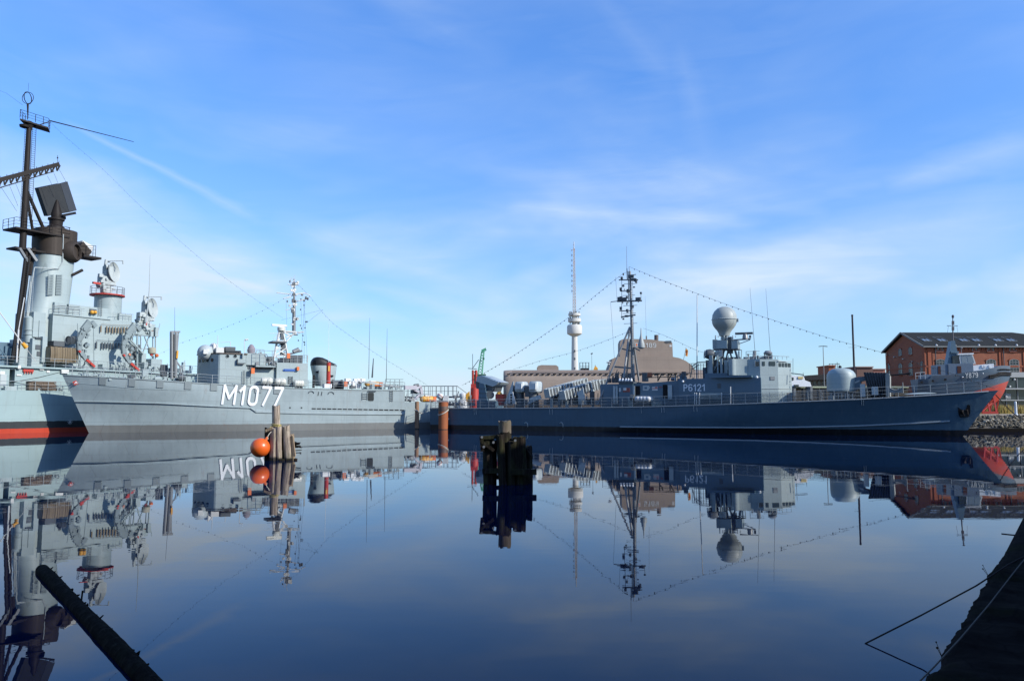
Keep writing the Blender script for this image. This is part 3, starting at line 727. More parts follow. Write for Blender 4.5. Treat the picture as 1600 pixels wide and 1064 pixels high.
# two lofts: low quarterdeck aft of the step, high forward part
deck_hi = [d for d in dkM if d[1] > z_low+.5 or d[0] < us_step]
Hhi = Hull(us_step, vc, 3.6, HM.stem, [d for d in dkM if d[0] <= us_step], flare=.12, sgn=-1, entry=.46, pw=(1.5,2.5), stern_taper=0)
HM = Hhi
hm, dk = Hhi.mesh(90, 18)
rows_n, rows_f = [], []
for i in range(9):
    u = us_step+(uS-us_step)*i/8; rn, rf = [], []
    for j in range(15):
        z = -.6+(z_low+.6)*j/14; h = Hhi.half(us_step, z)*(1-.02*(i/8)**2); rn.append((u, vc-h, z)); rf.append((u, vc+h, z))
    rows_n.append(rn); rows_f.append(rf)
hm.grid(rows_n); hm.grid(rows_f); hm.grid([rows_n[-1], rows_f[-1]]); dk.grid([[(r[-1][0], r[-1][1], r[-1][2]-.05) for r in rows_n], [(r[-1][0], r[-1][1], r[-1][2]-.05) for r in rows_f]])
hull_m = hm.build('hull', M_hull, ms); dk.build('deck', DECK, ms)
EDGE_M, EDGE_MF = Hhi.edge, Hhi.edgef
m = strake(FM, HM, [(116, 627), (160, 627.5), (250, 630), (330, 634.5), (391, 637.2)], .16, .16)
strake(FM, HM, [(391, 637.2), (399, 642.8)], .16, .16, m); strake(FM, HM, [(399, 642.8), (470, 645), (560, 646.3), (631, 646.5)], .42, .12, m)
strake(FM, HM, [(104, 597), (200, 606), (300, 611)], .05, .03, m)
m.build('rubbing_strake', M_hull, ms)
m = MB(); strake(FM, HM, [(99, 586.5), (200, 592.0), (300, 598.5), (424, 605.5), (560, 609.8), (630, 610.2)], .10, .05, m, 20); m.build('deck_edge', paint('deck_edge_grey', (.17,.19,.19), .5, .1, .1), ms)
m = MB()
for i, x in enumerate((155, 201, 245, 288.5, 329, 366, 398, 428)):
    y = 589.5+(x-155)*.052
    patch(FM, HM, [(x, y), (x+10.5, y+.4), (x+10, y+12), (x-.5, y+11.5)], .09, m)
m.build('fairlead_plates', paint('fairlead_grey', (.25,.29,.29), .5, .1, .1), ms)
m = MB()
x = 487
while x < 630: patch(FM, HM, [(x, 637.6+(x-487)*.017), (x+6.3, 637.7+(x-487)*.017), (x+6.3, 639.3+(x-487)*.017), (x, 639.2+(x-487)*.017)], .03, m); x += 8.1
for x in (452, 470): patch(FM, HM, [(x, 636), (x+2.2, 636), (x+2.2, 638), (x, 638)], .03, m)
m.build('scupper_slots', BLACK, ms)
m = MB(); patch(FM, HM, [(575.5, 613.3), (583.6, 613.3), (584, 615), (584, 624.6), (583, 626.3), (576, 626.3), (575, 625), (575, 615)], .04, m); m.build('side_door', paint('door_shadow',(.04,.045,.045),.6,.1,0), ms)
m = MB()
for yy in (616, 619.5, 623): 
    a, b = hull_px(FM, HM, 565.5, yy), hull_px(FM, HM, 573.5, yy); m.tube(a-Vector((0,.1,0)), b-Vector((0,.1,0)), .03, 4)
for xx in (565.5, 573.5): m.tube(hull_px(FM,HM,xx,613)-Vector((0,.1,0)), hull_px(FM,HM,xx,625)-Vector((0,.1,0)), .03, 4)
for xx in (609, 613): m.tube(hull_px(FM,HM,xx,610)-Vector((0,.1,0)), hull_px(FM,HM,xx,627.5)-Vector((0,.1,0)), .03, 4)
for k in range(6): m.tube(hull_px(FM,HM,609,612+k*2.8)-Vector((0,.1,0)), hull_px(FM,HM,613,612+k*2.8)-Vector((0,.1,0)), .03, 4)
m.tube(hull_px(FM,HM,574,611.5)-Vector((0,.1,0)), hull_px(FM,HM,587,611.5)-Vector((0,.1,0)), .05, 4)
for (cx, cy, r) in ((486, 614.5, 4.2), (517, 616, 4.5)):
    pp = [hull_px(FM, HM, cx+r*cos(a*pi/8), cy-r*.8*sin(a*pi/8))-Vector((0,.06,0)) for a in range(0, 9)]; m.path(pp, .045, 4)
for x in (497, 502): pp = [hull_px(FM,HM,x,618)-Vector((0,.04,0)), hull_px(FM,HM,x+1,612)-Vector((0,.04,0))]; m.path(pp, .05, 4)
m.build('hull_rungs', DGREY, ms)
# hull number
P0, P1 = hull_px(FM, HM, 347, 630.5), hull_px(FM, HM, 438, 633.5)
Hgt = hull_px(FM, HM, 349, 603).z-P0.z+.05
def place(x, y, k):
    s = wM*Hgt; u = P0.x+x*s+y*.10*Hgt; z = P0.z+(P1.z-P0.z)*(u-P0.x)/(P1.x-P0.x)+y*Hgt*(1-.0006*x)
    return (u, HM.near(u, z)-.12-.0015*(k % 12), z)
tot = .85+.42+.62+.62+.56+4*.26; wM = (P1.x-P0.x)/(tot*Hgt)
m, _ = lettering('M1077', .165, place, .26); m.build('hull_number', WHITE, ms, smooth=False, fix=False)
# small red badge on the bow, faint outline star-like crest shape
m = MB(); bc = hull_px(FM, HM, 118, 598)
for (dx, dz, r) in ((-.2,.05,.10),(.0,.14,.11),(.22,.02,.12),(.05,-.14,.12),(-.12,-.2,.08),(.3,-.16,.07)): m.lathe((bc.x+dx, bc.y-.06-abs(dx)*.1, bc.z+dz), [(r,0),(r,.03)], 10, (0,-1,0))
m.build('bow_badge', RED, ms)
m = MB(); m.beam((bc.x-.1, bc.y-.14, bc.z-.12), (bc.x+.05, bc.y-.14, bc.z+.12), .06); m.beam((bc.x+.05, bc.y-.14, bc.z+.12), (bc.x+.15, bc.y-.14, bc.z-.1), .06); m.build('badge_mark', WHITE, ms)
# rails
m = MB(); E = [p-Vector((0,-.12,.02)) for p in EDGE_M]; rail(m, E, 1.05, 1.7, 3, .024); rail(m, [p-Vector((0,.12,.02)) for p in EDGE_MF], 1.05, 1.7, 3, .024)
rail(m, [Vector((us_step+.3,.2,z_low)), Vector((uS-.2,.2,z_low)), Vector((uS-.2,7,z_low))], 1.1, 1.2, 3, .024); m.build('guard_rail', RAILM, ms)
zd = lambda px, v=2: HM.zdeck(FM.L(px, 600, v).x)
def mbox(m, x0, y0, x1, y1, v, dv, zb=None):
    a, b = FM.L(x0, (y0+y1)/2, v), FM.L(x1, (y0+y1)/2, v); zt = FM.L((x0+x1)/2, y0, v).z
    return m.box(a.x, b.x, v, v+dv, FM.L((x0+x1)/2, y1, v).z if zb is None else zb, zt)
# bridge house with rounded front
v0 = 1.3; uF = FM.L(343, 590, v0).x; uR = FM.L(384, 590, v0).x; zT = FM.L(365, 553.5, v0).z; zB = HM.zdeck(uF)-.1
nose = [(uF,1.3),(uF-.18,1.42),(uF-.5,2.0),(uF-.9,2.8),(uF-1.3,3.65),(uF-1.65,4.5),(uF-1.85,5.2),(uF-1.85,5.9)]
poly = nose+[(uR, 5.9), (uR, 1.3)]
m = MB(); m.plan(poly, zB, zT); m.build('bridge_house', NAVY, ms, ang=24)
m = MB(); big = [(3.0+uF-3.0+(p[0]-uF)*1.04-.02, 3.6+(p[1]-3.6)*1.05) for p in poly]; m.plan(big, zT, zT+.14); m.build('bridge_roof', paint('worn_brown_deck', (.16,.12,.09), .8, .3, .2), ms)
g = MB(); mid = []
for k in range(7):
    P_, Q_ = nose[k], nose[k+1]
    if k in (2, 3, 4, 5): mid.append((P_, Q_))
    g.wall(P_, Q_, 0, 1, (zT+zB)/2+.05, (zT+zB)/2+.09, .0, .03)
g.box(uF, uR, 1.27, 1.3, (zT+zB)/2+.05, (zT+zB)/2+.09); g.build('house_rib', NAVYL, ms)
for (P_, Q_) in mid:
    c = Vector(((P_[0]+Q_[0])/2, (P_[1]+Q_[1])/2, zT-.75)); d = Vector((Q_[0]-P_[0], Q_[1]-P_[1], 0)).normalized(); n_ = Vector((d.y, -d.x, 0))
    if n_.x > 0: n_ = -n_
    p = MB(); p.lathe(c, [(.22,0),(.22,.06)], 14, n_); p.build('porthole', GLASS, ms)
for px in (355.5, 367.5):
    c = FM.L(px, 556.5, v0); p = MB(); p.lathe(c, [(.2,0),(.2,.05)], 14, (0,-1,0)); f = p.build('porthole', GLASS, ms); q = MB(); q.torus(c-Vector((0,.03,0)), .22, .03, (0,-1,0)); q.build('rim', NAVYL, f)
m = MB(); mbox(m, 384, 552, 415, 570.5, 1.3, 4.6); mbox(m, 371, 561, 384, 567, 1.0, .4); mbox(m, 379, 552, 381, 560, .9, .3)
mbox(m, 384, 570, 432, 604, 1.6, 4.2, zB); mbox(m, 432, 567, 481, 604, 1.2, 4.6, zB); m.build('main_deckhouse', NAVY, ms)
m = MB(); mbox(m, 387, 571, 430, 577, 1.55, .1); mbox(m, 370.5, 567, 382, 569, .95, .5); mbox(m, 371, 561, 372, 568, .9, .5); m.build('wing_underside', DGREY, ms)
m = MB(); mbox(m, 400, 571.5, 431, 573.5, .6, 1.2); m.build('bridge_wing', NAVY, ms)
m = MB(); rail(m, [FM.L(400, 571, .65), FM.L(431, 571.5, .65)], 1.9, 1.0, 4, .028); rail(m, [FM.L(432, 567, 1.25), FM.L(479, 567, 1.25), FM.L(481, 567, 5.5)], 1.0, .9, 3, .026)
rail(m, [FM.L(386, 552, 1.35), FM.L(400, 552, 1.35), FM.L(413, 552.5, 1.35)], .5, .8, 2, .026); m.build('upper_rail', RAILM, ms)
m = MB(); clutter(m, FM, 402, 553, 430, 571, 1, 1.4, 14, (.1,.3), 5); clutter(m, FM, 388, 548, 412, 553, 2, 2, 6, (.1,.2), 6); m.build('bridge_wing_gear', STEEL, ms)
m = MB(); mbox(m, 420, 557, 428, 567, 2, 1); mbox(m, 455, 555, 473, 567, 1.8, 2); mbox(m, 440, 559, 452, 567, 2, 2); m.build('dark_equipment', DGREY, ms)
# roof fittings
m = MB(); m.ball(FM.L(321, 551, 3.4), 1.0, 18, 1.0); m.build('dome', NAVYL, ms)
m = MB(); m.ball(FM.L(334, 545, 3.6), .6, 14, .75); mbox(m, 338, 543, 350, 553, 2.4, 1.4); mbox(m, 318, 546, 325, 553, 2.2, 1); m.tube(FM.L(340,545,3), FM.L(340.5,524,3), .06, 5, .03); m.tube(FM.L(334,548,3), FM.L(334,536,3), .08, 6); m.tube(FM.L(345,535,3), FM.L(360,534,3), .025, 4); m.tube(FM.L(360,534,3), FM.L(360,545,3), .04, 5); m.tube(FM.L(382,552,1.6), FM.L(382,531,1.6), .045, 5)
m.ball(FM.L(384, 531, 1.6), .14); m.ball(FM.L(386.5, 530.5, 1.6), .12); m.build('roof_fittings', OFFW, ms)
m = MB(); mbox(m, 352.5, 542, 368, 547, 2.2, 1.6); mbox(m, 352.5, 547.5, 376, 549, 2.2, 1.6); mbox(m,353,548,377,553,2.4,1.6); m.build('radar_cabinet', DGREY, ms)
m = MB(); m.lathe(FM.L(392.5, 552, 2.6), [(.42,0),(.5,.35),(.45,.7),(.22,1.05),(.08,1.15)], 14); m.build('canvas_hood', paint('mauve_canvas',(.33,.28,.31),.8,.2,.2), ms)
# lattice mast
lm = thing('lattice_mast', None, None); lm.parent = ms
m = MB(); Lp = lambda x, y, v: FM.L(x, y, v)
zz = [568, 556, 544, 533, 524, 516]
def legx(y, s_): t = (568-y)/52; return (426+t*10.5 if s_ < 0 else 452-t*10.5)
for v in (2.6, 4.6):
    for s_ in (-1, 1):
        m.beam(Lp(legx(568,s_), 568, v), Lp(legx(516,s_), 516, 3.6), .2)
    for a, b in zip(zz, zz[1:]):
        ta, tb = (568-a)/52, (568-b)/52; va, vb = v+(3.6-v)*ta, v+(3.6-v)*tb
        m.beam(Lp(legx(a,-1), a, va), Lp(legx(b,1), b, vb), .12); m.beam(Lp(legx(a,1), a, va), Lp(legx(b,-1), b, vb), .12); m.beam(Lp(legx(b,-1), b, vb), Lp(legx(b,1), b, vb), .12)
for (a, b) in (((442,517),(463,519)), ((444,519),(456,526)), ((446,535),(459,521)), ((447,527),(463,521))): m.beam(Lp(*a, 3.4), Lp(*b, 3.4), .17)
m.build('mast_lattice', OFFW, lm)
m = MB(); mbox(m, 440, 537, 446, 548, 3, .5); mbox(m, 439, 550, 446, 556, 3, .5); mbox(m, 439,520,443,531,3.2,.4); m.build('mast_panels', DGREY, lm)
m = MB(); mbox(m, 426, 533, 448, 535.5, 2.4, 2.2); m.build('mast_platform', DGREY, lm)
m = MB(); m.lathe(FM.L(439.5, 517, 3.6), [(.5,0),(.55,.4),(.3,.6),(.15,.7)], 12); m.obox(FM.L(436.5, 508.5, 3.6), (1.0,.1,0), (0,.16,0), (0,0,.13)); m.build('navigation_radar', CREAM, lm)
mp = MB(); mp.tube(FM.L(459.5, 521, 3.6), FM.L(459.8, 470, 3.6), .22, 10, .18); mp.tube(FM.L(459.8, 470, 3.6), FM.L(459.5, 436, 3.6), .15, 8, .08)
mp.tube(FM.L(457,519,3.7), FM.L(457.5,480,3.7), .06, 5); mp.build('pole_mast', STEEL, lm)
m = MB()
for (p, q, r) in (((432,457.5),(455,460),.07), ((461,460),(476,458),.09), ((476,458),(486,463),.06), ((443,466.5),(455,463),.06), ((449,466),(462,459),.05), ((460,472),(482,466.5),.08), ((446,484.5),(456,483),.05), ((449,444),(458,447),.06), ((458,446),(466,445),.05), ((455,442),(462,437),.05), ((440,520),(475,519),.08), ((466,521),(472,518),.07), ((421,521),(436,521),.03), ((436,521),(427,530),.03)):
    m.tube(FM.L(*p, 3.5), FM.L(*q, 3.5), r, 5)
m.build('mast_yards', OFFW, lm)
m = MB()
for (x, y, w, h) in ((458.5,444,.3,.3),(459,460.5,.35,.3),(457.5,470,.25,.45),(461.5,471,.2,.3),(457,486,.3,.45),(463,499,.2,.3),(478,465,.18,.25),(481,467,.15,.3),(449,471,.12,.2),(472,461,.25,.15),(453,440,.1,.3),(462,523,.5,.14)):
    m.obox(FM.L(x, y, 3.4), (w*.5,0,0), (0,.15,0), (0,0,h*.55))
m.build('mast_lights', DGREY, lm)
m = MB(); rd = random.Random(33)
for _ in range(26):
    y = rd.uniform(439, 512); x = 459.7+rd.gauss(0, 3.2); w_ = rd.uniform(.5,2.2)
    m.tube(FM.L(459.7, y, 3.6), FM.L(x, y+rd.uniform(-2,2), 3.6+rd.uniform(-1,1)), .035, 4); m.obox(FM.L(x, y+rd.uniform(-1,1), 3.4), (.08*w_,0,0), (0,.08,0), (0,0,.09*w_))
m.tube(FM.L(453,441,3.4), FM.L(456,434,3.4), .04, 4); m.tube(FM.L(458,437,3.4), FM.L(461,430,3.4), .03, 4); m.build('mast_fittings', OFFW, lm)
m = MB(); rd = random.Random(3)
for x0, x1 in ((447,449),(470,474),(474,476),(475,480),(477,470)):
    a, b = FM.L(x0, 468, 3.0), FM.L(x1, 560, 2.6); m.tube(a, b, .012, 4)
for _ in range(16):
    x = rd.uniform(466, 480); y = rd.uniform(465, 545); c = FM.L(x, y, 3); m.obox(c, (.06,0,0), (0,.05,0), (0,0,.09))
m.build('halyards', WIRE, lm)
m = MB(); m.tube(FM.L(453,553,2.2), FM.L(472,548,2.0), .12, 8); m.tube(FM.L(458,550,2.2), FM.L(467,546,2.2), .3, 10); m.build('signal_gun', STEEL, ms)
# funnel
m = MB(); n_ = 26
ploft(m, FM, [(494,519,603), (491.5,521.5,596), (488.5,523.5,585), (486.2,525,574), (485.6,525.5,570)], 3.6, 1.2, 32, 2.5)
m.build('funnel', NAVY, ms)
m = MB(); a = FM.L(485.4, 565, 3.6); b = FM.L(525.8, 575, 3.6); R0 = []
secs = [(485.4,525.8,571.5,1.0),(485.6,524,569,1.0),(486,517,566,.95),(488,510,562,.9),(491,503,559,.7),(494,498,558,.3)]
ploft(m, FM, secs, 3.6, 1.22, 32, 2.5); m.build('funnel_cap', paint('funnel_cap_black',(.025,.027,.03),.4,.2,0), ms)
m = MB(); mbox(m, 494, 580, 498, 582.5, 2.3, .2); mbox(m, 517, 586, 521, 588.5, 2.3, .2); mbox(m,489,586,492,606,2.2,.3); m.build('funnel_vents', BLACK, ms)
m = MB(); m.tube(FM.L(513, 600, .9), FM.L(513.5, 566.5, .9), .28, 14); m.build('red_post', RED, ms)
m = MB(); mbox(m, 507, 600, 518.5, 606, .6, .9); m.tube(FM.L(513.5,566,.9), FM.L(514,503,.9), .03, 5, .015); m.build('post_base', WHITE, ms)
m = MB(); a = FM.L(512.6,580,.6); m.box(a.x, a.x+.22, .58, .64, a.z, a.z+.7); m.build('post_sign', YELL, ms)
# life raft canisters
for (x0, x1, y) in ((407.5, 426, 595), (429.5, 447, 596.3), (458.5, 475, 599)):
    a, b = FM.L(x0, y, .7), FM.L(x1, y, .7); L_ = b.x-a.x; r_ = .46
    p = MB(); p.lathe((a.x, .75, a.z), [(.12,0),(r_*.8,.08),(r_,.22),(r_,L_*.28),(r_*1.06,L_*.29),(r_*1.06,L_*.33),(r_,L_*.34),(r_,L_*.48),(r_*1.07,L_*.485),(r_*1.07,L_*.515),(r_,L_*.52),(r_,L_*.66),(r_*1.06,L_*.67),(r_*1.06,L_*.71),(r_,L_*.72),(r_,L_-.22),(r_*.8,L_-.08),(.12,L_)], 20, (1,0,0))
    o = p.build('life_raft_canister', CREAM, ms)
    q = MB(); 
    for f in (.25, .5, .78): q.box(a.x+L_*f-.08, a.x+L_*f+.08, .45, 1.05, a.z-.75, a.z-.38)
    q.build('cradle', DGREY, o)
m = MB(); mbox(m, 444, 576.5, 461, 580, 1.1, .08); m.lathe(FM.L(444,578.2,1.1), [(.14,0),(.14,.08)], 10, (0,1,0)); m.build('blue_name_board', BLUE, ms)
m = MB()
for (x, y, w, h) in ((395,579.5,.28,.45),(450.5,556,.27,.42),(465.5,576,.2,.3),(540,600,.28,.48)): m.obox(FM.L(x, y, .95), (w*.75,0,0), (0,.12,0), (0,0,h*.8))
m.build('lifebuoy_box', ORNG, ms)
m = MB()
for x in (380,382.5,391.5): m.tube(FM.L(x,600,1.1), FM.L(x,579,1.1), .04, 5)
ladder(m, FM.L(454,600,1.1), FM.L(454,588,1.1), .5, (1,0,0), 5, .04); m.build('stanchions', DGREY, ms)
# foredeck gear
m = MB(); clutter(m, FM, 160, 584, 300, 596, 1.5, 3.5, 60, (.08,.32), 21); mbox(m, 223, 577, 232, 593, 2, 1); clutter(m, FM, 112, 580, 165, 588, 2.6, 1.5, 24, (.06,.2), 22); m.build('foredeck_gear', NAVY, ms)
m = MB(); mbox(m, 201, 585, 213, 592, 1.6, 1.2); m.tube(FM.L(279,590,1.4), FM.L(288,590,1.4), .42, 14); mbox(m, 252, 570, 262, 588, 3.6, 1); clutter(m, FM, 252, 566, 292, 590, 3, 1, 14, (.08,.25), 24); m.build('anchor_winch', DGREY, ms)
cr = thing('folding_crane', None, None); cr.parent = ms
m = MB(); m.tube(FM.L(268.5, 592, 3), FM.L(268.5, 519, 3), .24, 10); m.beam(FM.L(275, 592, 3), FM.L(275.5, 519, 3), .4, .25); m.beam(FM.L(266,518.5,3), FM.L(281.5,518.5,3), .3, .2)
for y in (530, 545, 560, 575): m.beam(FM.L(269,y,3), FM.L(275,y,3), .12)
m.beam(FM.L(279,520,3), FM.L(276,560,3), .12); m.path([FM.L(276,565,2.9), FM.L(281,573,2.9), FM.L(283,592,2.9)], .07, 5); m.path([FM.L(277,565,2.9), FM.L(286,578,2.9), FM.L(285,592,2.9)], .05, 5); m.build('crane_arm', STEEL, cr)
m = MB(); m.beam(FM.L(272.5, 588, 2.85), FM.L(273, 522, 2.85), .3, .2); m.build('crane_cylinder', DGREY, cr)
m = MB(); m.beam(FM.L(277.5,548,2.7), FM.L(276.5,560,2.7), .25,.2); m.build('yellow_hose_clamp', YELL, cr)
# aft deck
m = MB(); m.tube(FM.L(521,601,2), FM.L(533,601,2), .6, 16); m.tube(FM.L(519,602,1.2), FM.L(521,602,1.2), .75, 18); m.tube(FM.L(533,602,1.2), FM.L(535,602,1.2), .75, 18); mbox(m, 549,602,556,607,1.6,.8); m.build('cable_winch', DGREY, ms)
m = MB(); rd = random.Random(8)
for x in (543, 546, 552, 555, 560, 563, 566): m.obox(FM.L(x, rd.uniform(592,599), 1.8), (rd.uniform(.15,.35),0,0), (0,.3,0), (0,0,rd.uniform(.15,.45)))
for x in (544, 550, 557, 563): m.tube(FM.L(x,608,1.8), FM.L(x,596,1.8), .07, 5)
mbox(m, 560, 594, 565, 606, 2, .8); m.build('white_deck_gear', WHITE, ms)
m = MB(); clutter(m, FM, 566, 598, 632, 608, .8, 3, 26, (.06,.25), 28); m.build('aft_deck_gear', NAVY, ms)
m = MB(); m.beam(FM.L(568, 596.5, 1.2), FM.L(626, 605, 1.2), .22); m.build('crane_boom', NAVYL, ms)
m = MB(); rail(m, [FM.L(602,608,.3), FM.L(616,608,.3), FM.L(630,608,.3)], 1.35, .7, 4, .025); m.build('stern_rail', DGREY, ms)
m = MB()
for (x0,y0,x1,y1) in ((576,592,577.8,497),(603.5,596,605,513),(273,587,273,480)): m.tube(FM.L(x0,y0,2), FM.L(x1,y1,2), .045, 5, .015)
m.build('whip_antenna', DGREY, ms)
m = MB(); m.tube(FM.L(581.5,590,3.5), FM.L(583.5,560,3.5), .12, 6, .05); m.build('furled_flag', DGREY, ms)
m = MB(); 
for (p,q,w) in (((632,605.5),(650,605.5),.55),((650,605.5),(658,604),.4),((657,605),(659,617),.4),((645,608),(655,613),.25),((656,616),(646,626),.3),((652,613),(658,608),.2)): m.beam(FM.L(*p,1.2), FM.L(*q,1.2), w)
m.build('stern_crane', paint('pale_lilac_grey',(.5,.48,.52),.5,.1,.1), ms)
m = MB(); mbox(m, 645, 609, 653, 615, 1.4, .8); m.tube(FM.L(647,603,1.2), FM.L(654,602,1.2), .25, 8); m.build('crane_motor', DGREY, ms)
m = MB(); clutter(m, FM, 634, 618, 645, 627, .3, 1, 14, (.08,.25), 41); m.build('stern_gear', STEEL, ms)
# two yellow mine drones lying on the deck: things of their own
def drone(F, x0, x1, y, v, r_, label):
    a, b = F.L(x0, y, v), F.L(x1, y, v); L_ = b.x-a.x
    t = thing('underwater_drone', label, 'drone', loc=F.W((a.x, v, a.z)), rot=F.rot, group='yellow mine drones lying on the minehunter')
    p = MB(); p.lathe((0,0,0), [(.05,0),(r_*.6,.1),(r_*.95,.35),(r_,.7),(r_,L_*.7),(r_*.8,L_*.9),(r_*.3,L_)], 18, (1,0,0)); p.build('drone_body', YELL, t)
    p = MB(); p.box(L_*.3,L_*.6,-r_*.5,r_*.5,r_*.6,r_*1.25); p.tube((L_*.2,0,0),(L_*.2,0,-r_-.2),.06); p.build('drone_top', OFFW, t)
    p = MB()
    for s_ in (-1, 1): p.box(L_*.78, L_*.95, s_*r_*.9-.03, s_*r_*.9+.03, -r_*.7, r_*.8)
    p.tube((L_*.3,-r_,-r_*.5),(L_*.8,-r_,-r_*.5),.07); p.tube((L_*.3,r_,-r_*.5),(L_*.8,r_,-r_*.5),.07); p.build('drone_fin', ORNG, t)
drone(FM, 569.5, 598, 600, 1.5, .38, 'orange yellow underwater drone on the raised aft deck of the minehunter, under the crane boom')
drone(FM, 656, 681, 623.5, 1.0, .45, 'yellow underwater drone with a white top on the low stern deck, behind the wooden pile')
# ================================================================== PATROL BOAT P6121
FPb = Frame(-11.2, 107.5, 47.6, -25.0); F = FPb
ps = thing('patrol_boat', 'long low blue-grey patrol boat P6121 with a round radar ball on its mast', 'warship', F)
vc = 3.9
tip = F.L(1560, 609.8, vc)
dkP = []
for x, y, v in [(668,637.5,0),(760,637.4,0),(867,636.8,0),(1000,635.2,0),(1090,632.6,0),(1180,629.6,0),(1260,626.5,0),(1340,623.2,.15),(1400,620,.8),(1450,617.2,1.6),(1500,614,2.6),(1560,609.8,3.9)]:
    p = F.L(x, y, v); dkP.append((p.x, p.z))
swl = px_u(F, 1505, vc, 0); zm = F.L(1530, 648, vc)
HP = Hull(-.15, vc, 3.9, [(-1, swl-1.2), (0, swl), (zm.z, zm.x), (tip.z, tip.x), (tip.z+1, tip.x+1)], dkP, flare=.07, sgn=1, entry=.42, pw=(1.35, 2.3), stern_taper=.04, ent=(.66,.40), loc=True)
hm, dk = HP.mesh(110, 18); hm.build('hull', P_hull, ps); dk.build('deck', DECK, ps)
m = strake(F, HP, [(969, 666.7), (1080, 667.6), (1180, 668.0), (1260, 667), (1340, 665.2), (1420, 661.5), (1484, 657.8)], .20, .14, None, 20)
m.build('spray_strake', paint('strake_paint', (.34,.40,.43), .4, .1, .1), ps)
m = strake(F, HP, [(672, 638.4), (867, 637.6), (1000, 636), (1090, 633.4), (1180, 630.4), (1260, 627.3), (1340, 624), (1400, 620.8), (1450, 618), (1500, 614.8), (1545, 611.6)], .12, .10, None, 16)
m.build('deck_edge', paint('deck_edge_pale', (.40,.43,.43), .5, .1, .1), ps)
m = MB()
for x in (741, 744, 859, 863, 1002, 1033.5, 1037.5, 1084, 1089, 1346, 1349): 
    y = interp([(672,639),(867,638.4),(1000,636.5),(1090,634),(1180,631),(1260,628),(1350,624.5)], x)
    m.path([hull_px(F,HP,x,y)-Vector((0,.06,0)), hull_px(F,HP,x+.6,y+9)-Vector((0,.06,0))], .035, 4)
for (cx, cy) in ((822, 662.5), (877, 662.5)):
    m.path([hull_px(F,HP,cx+3.2*cos(a*pi/8),cy+2.5-5*sin(a*pi/8))-Vector((0,.07,0)) for a in range(-1,7)], .05, 4)
m.build('hull_brackets', NAVYL, ps)
m = MB(); patch(F, HP, [(1497,636),(1500.5,638.5),(1504,640.5),(1509,640),(1512,632),(1516,633),(1516,646),(1513,651),(1500,652),(1497.5,646)], .05, m); m.build('anchor_recess', BLACK, ps)
m = MB()
for (p, q) in (((1503,641),(1508,650)),((1500,649),(1514,649)),((1510,640),(1511,649))): m.beam(hull_px(F,HP,*p)-Vector((0,.2,0)), hull_px(F,HP,*q)-Vector((0,.2,0)), .22)
m.build('anchor', DARK, ps)
# rails with safety net
E = [p+Vector((0,.14,0)) for p in HP.edge if p.x < px_u(F,1405,1,4)]; EF = [p-Vector((0,.14,0)) for p in HP.edgef]
m = MB(); rail(m, E, 1.12, 1.32, 3, .018, top=.018); rail(m, EF, 1.12, 1.6, 3, .022); m.build('guard_rail', RAILM, ps)
nm, nt, nd, ln, bs = nodes('safety_net'); bs.inputs['Base Color'].default_value = (.10,.105,.10,1); bs.inputs['Roughness'].default_value = .9
ck = N(nt, 'ShaderNodeTexNoise', i_Scale=14.0, i_Detail=2); ln.new(mapped(nt, (1,1,1)), ck.inputs['Vector'])
ln.new(ramp(nt, ck.outputs['Fac'], [(.46, .22), (.54, .55)]), bs.inputs['Alpha'])
m = MB(); rows = [[tuple(p+Vector((0,.02,0))) for p in E if p.x < px_u(F,1345,0,4)], [tuple(p+Vector((0,.02,1.02))) for p in E if p.x < px_u(F,1345,0,4)]]; m.grid(rows); m.build('safety_netting', nm, ps, fix=False)
zk = lambda px, v: HP.zdeck(F.L(px, 625, v).x)-.06
def qbox(m, x0, y0, x1, y1, v, dv, deck=False):
    a, b = F.L(x0, (y0+y1)/2, v), F.L(x1, (y0+y1)/2, v); zt = F.L((x0+x1)/2, y0, v).z
    return m.box(a.x, b.x, v, v+dv, min(zk(x0,v),zk(x1,v)) if deck else F.L((x0+x1)/2, y1, v).z, zt)
# --- stern launcher
t = thing('missile_launcher', None, None); t.parent = ps
m = MB(); q = [(745,588.5),(752,586.5),(779,597),(776,601),(770,604),(744,596)]; ppr(m, F, q, 2.4, 3.0); m.build('launcher_roof', NAVYL, t)
m = MB(); ppr(m, F, [(743,595.5),(771,603.5),(768.5,612),(757,611),(744,606.5)], 2.6, 2.6); m.build('launcher_box', DGREY, t)
m = MB(); ppr(m, F, [(749,598),(757,600),(762,629),(747,629)], 2.2, .5); ppr(m, F, [(749,598),(757,600),(762,629),(747,629)], 4.6, .5); qbox(m, 745, 626, 765, 634, 1.8, 3.8, True)
for y in (606, 613, 620): pbm(m, F, (748,y,2.1), (760,y+.5,2.1), .08)
m.build('launcher_pedestal', NAVYD, t)
m = MB(); m.tube(F.L(766,617,2.5), F.L(766,617,5.0), .55, 14); m.build('launcher_drive', DGREY, t)
# red deck gear
m = MB(); ppr(m, F, [(774,616),(786,615.5),(786,626),(783,629),(783,634),(779,634),(778,628),(774,624)], 1.4, .9); m.build('red_winch', RED, ps)
m = MB(); m.ball(F.L(780,616.5,1.8), .42); m.build('yellow_cap', YELL, ps)
# sloping blast shield
t = thing('blast_shield', None, None); t.parent = ps
m = MB(); ppr(m, F, [(788,631),(801,596),(802.5,596),(799,631)], 1.6, .15); m.build('shield_plate', NAVYL, t)
m = MB(); ppr(m, F, [(796,614),(801,612),(806,631),(795,631)], 1.3, .15)
m.build('shield_foot', OFFW, t)
m = MB()
for y in (617, 621, 625, 629): m.lathe(F.L(798.8, y, 1.29), [(.14,0),(.14,.03)], 10, (0,-1,0))
m.build('foot_holes', BLACK, t)
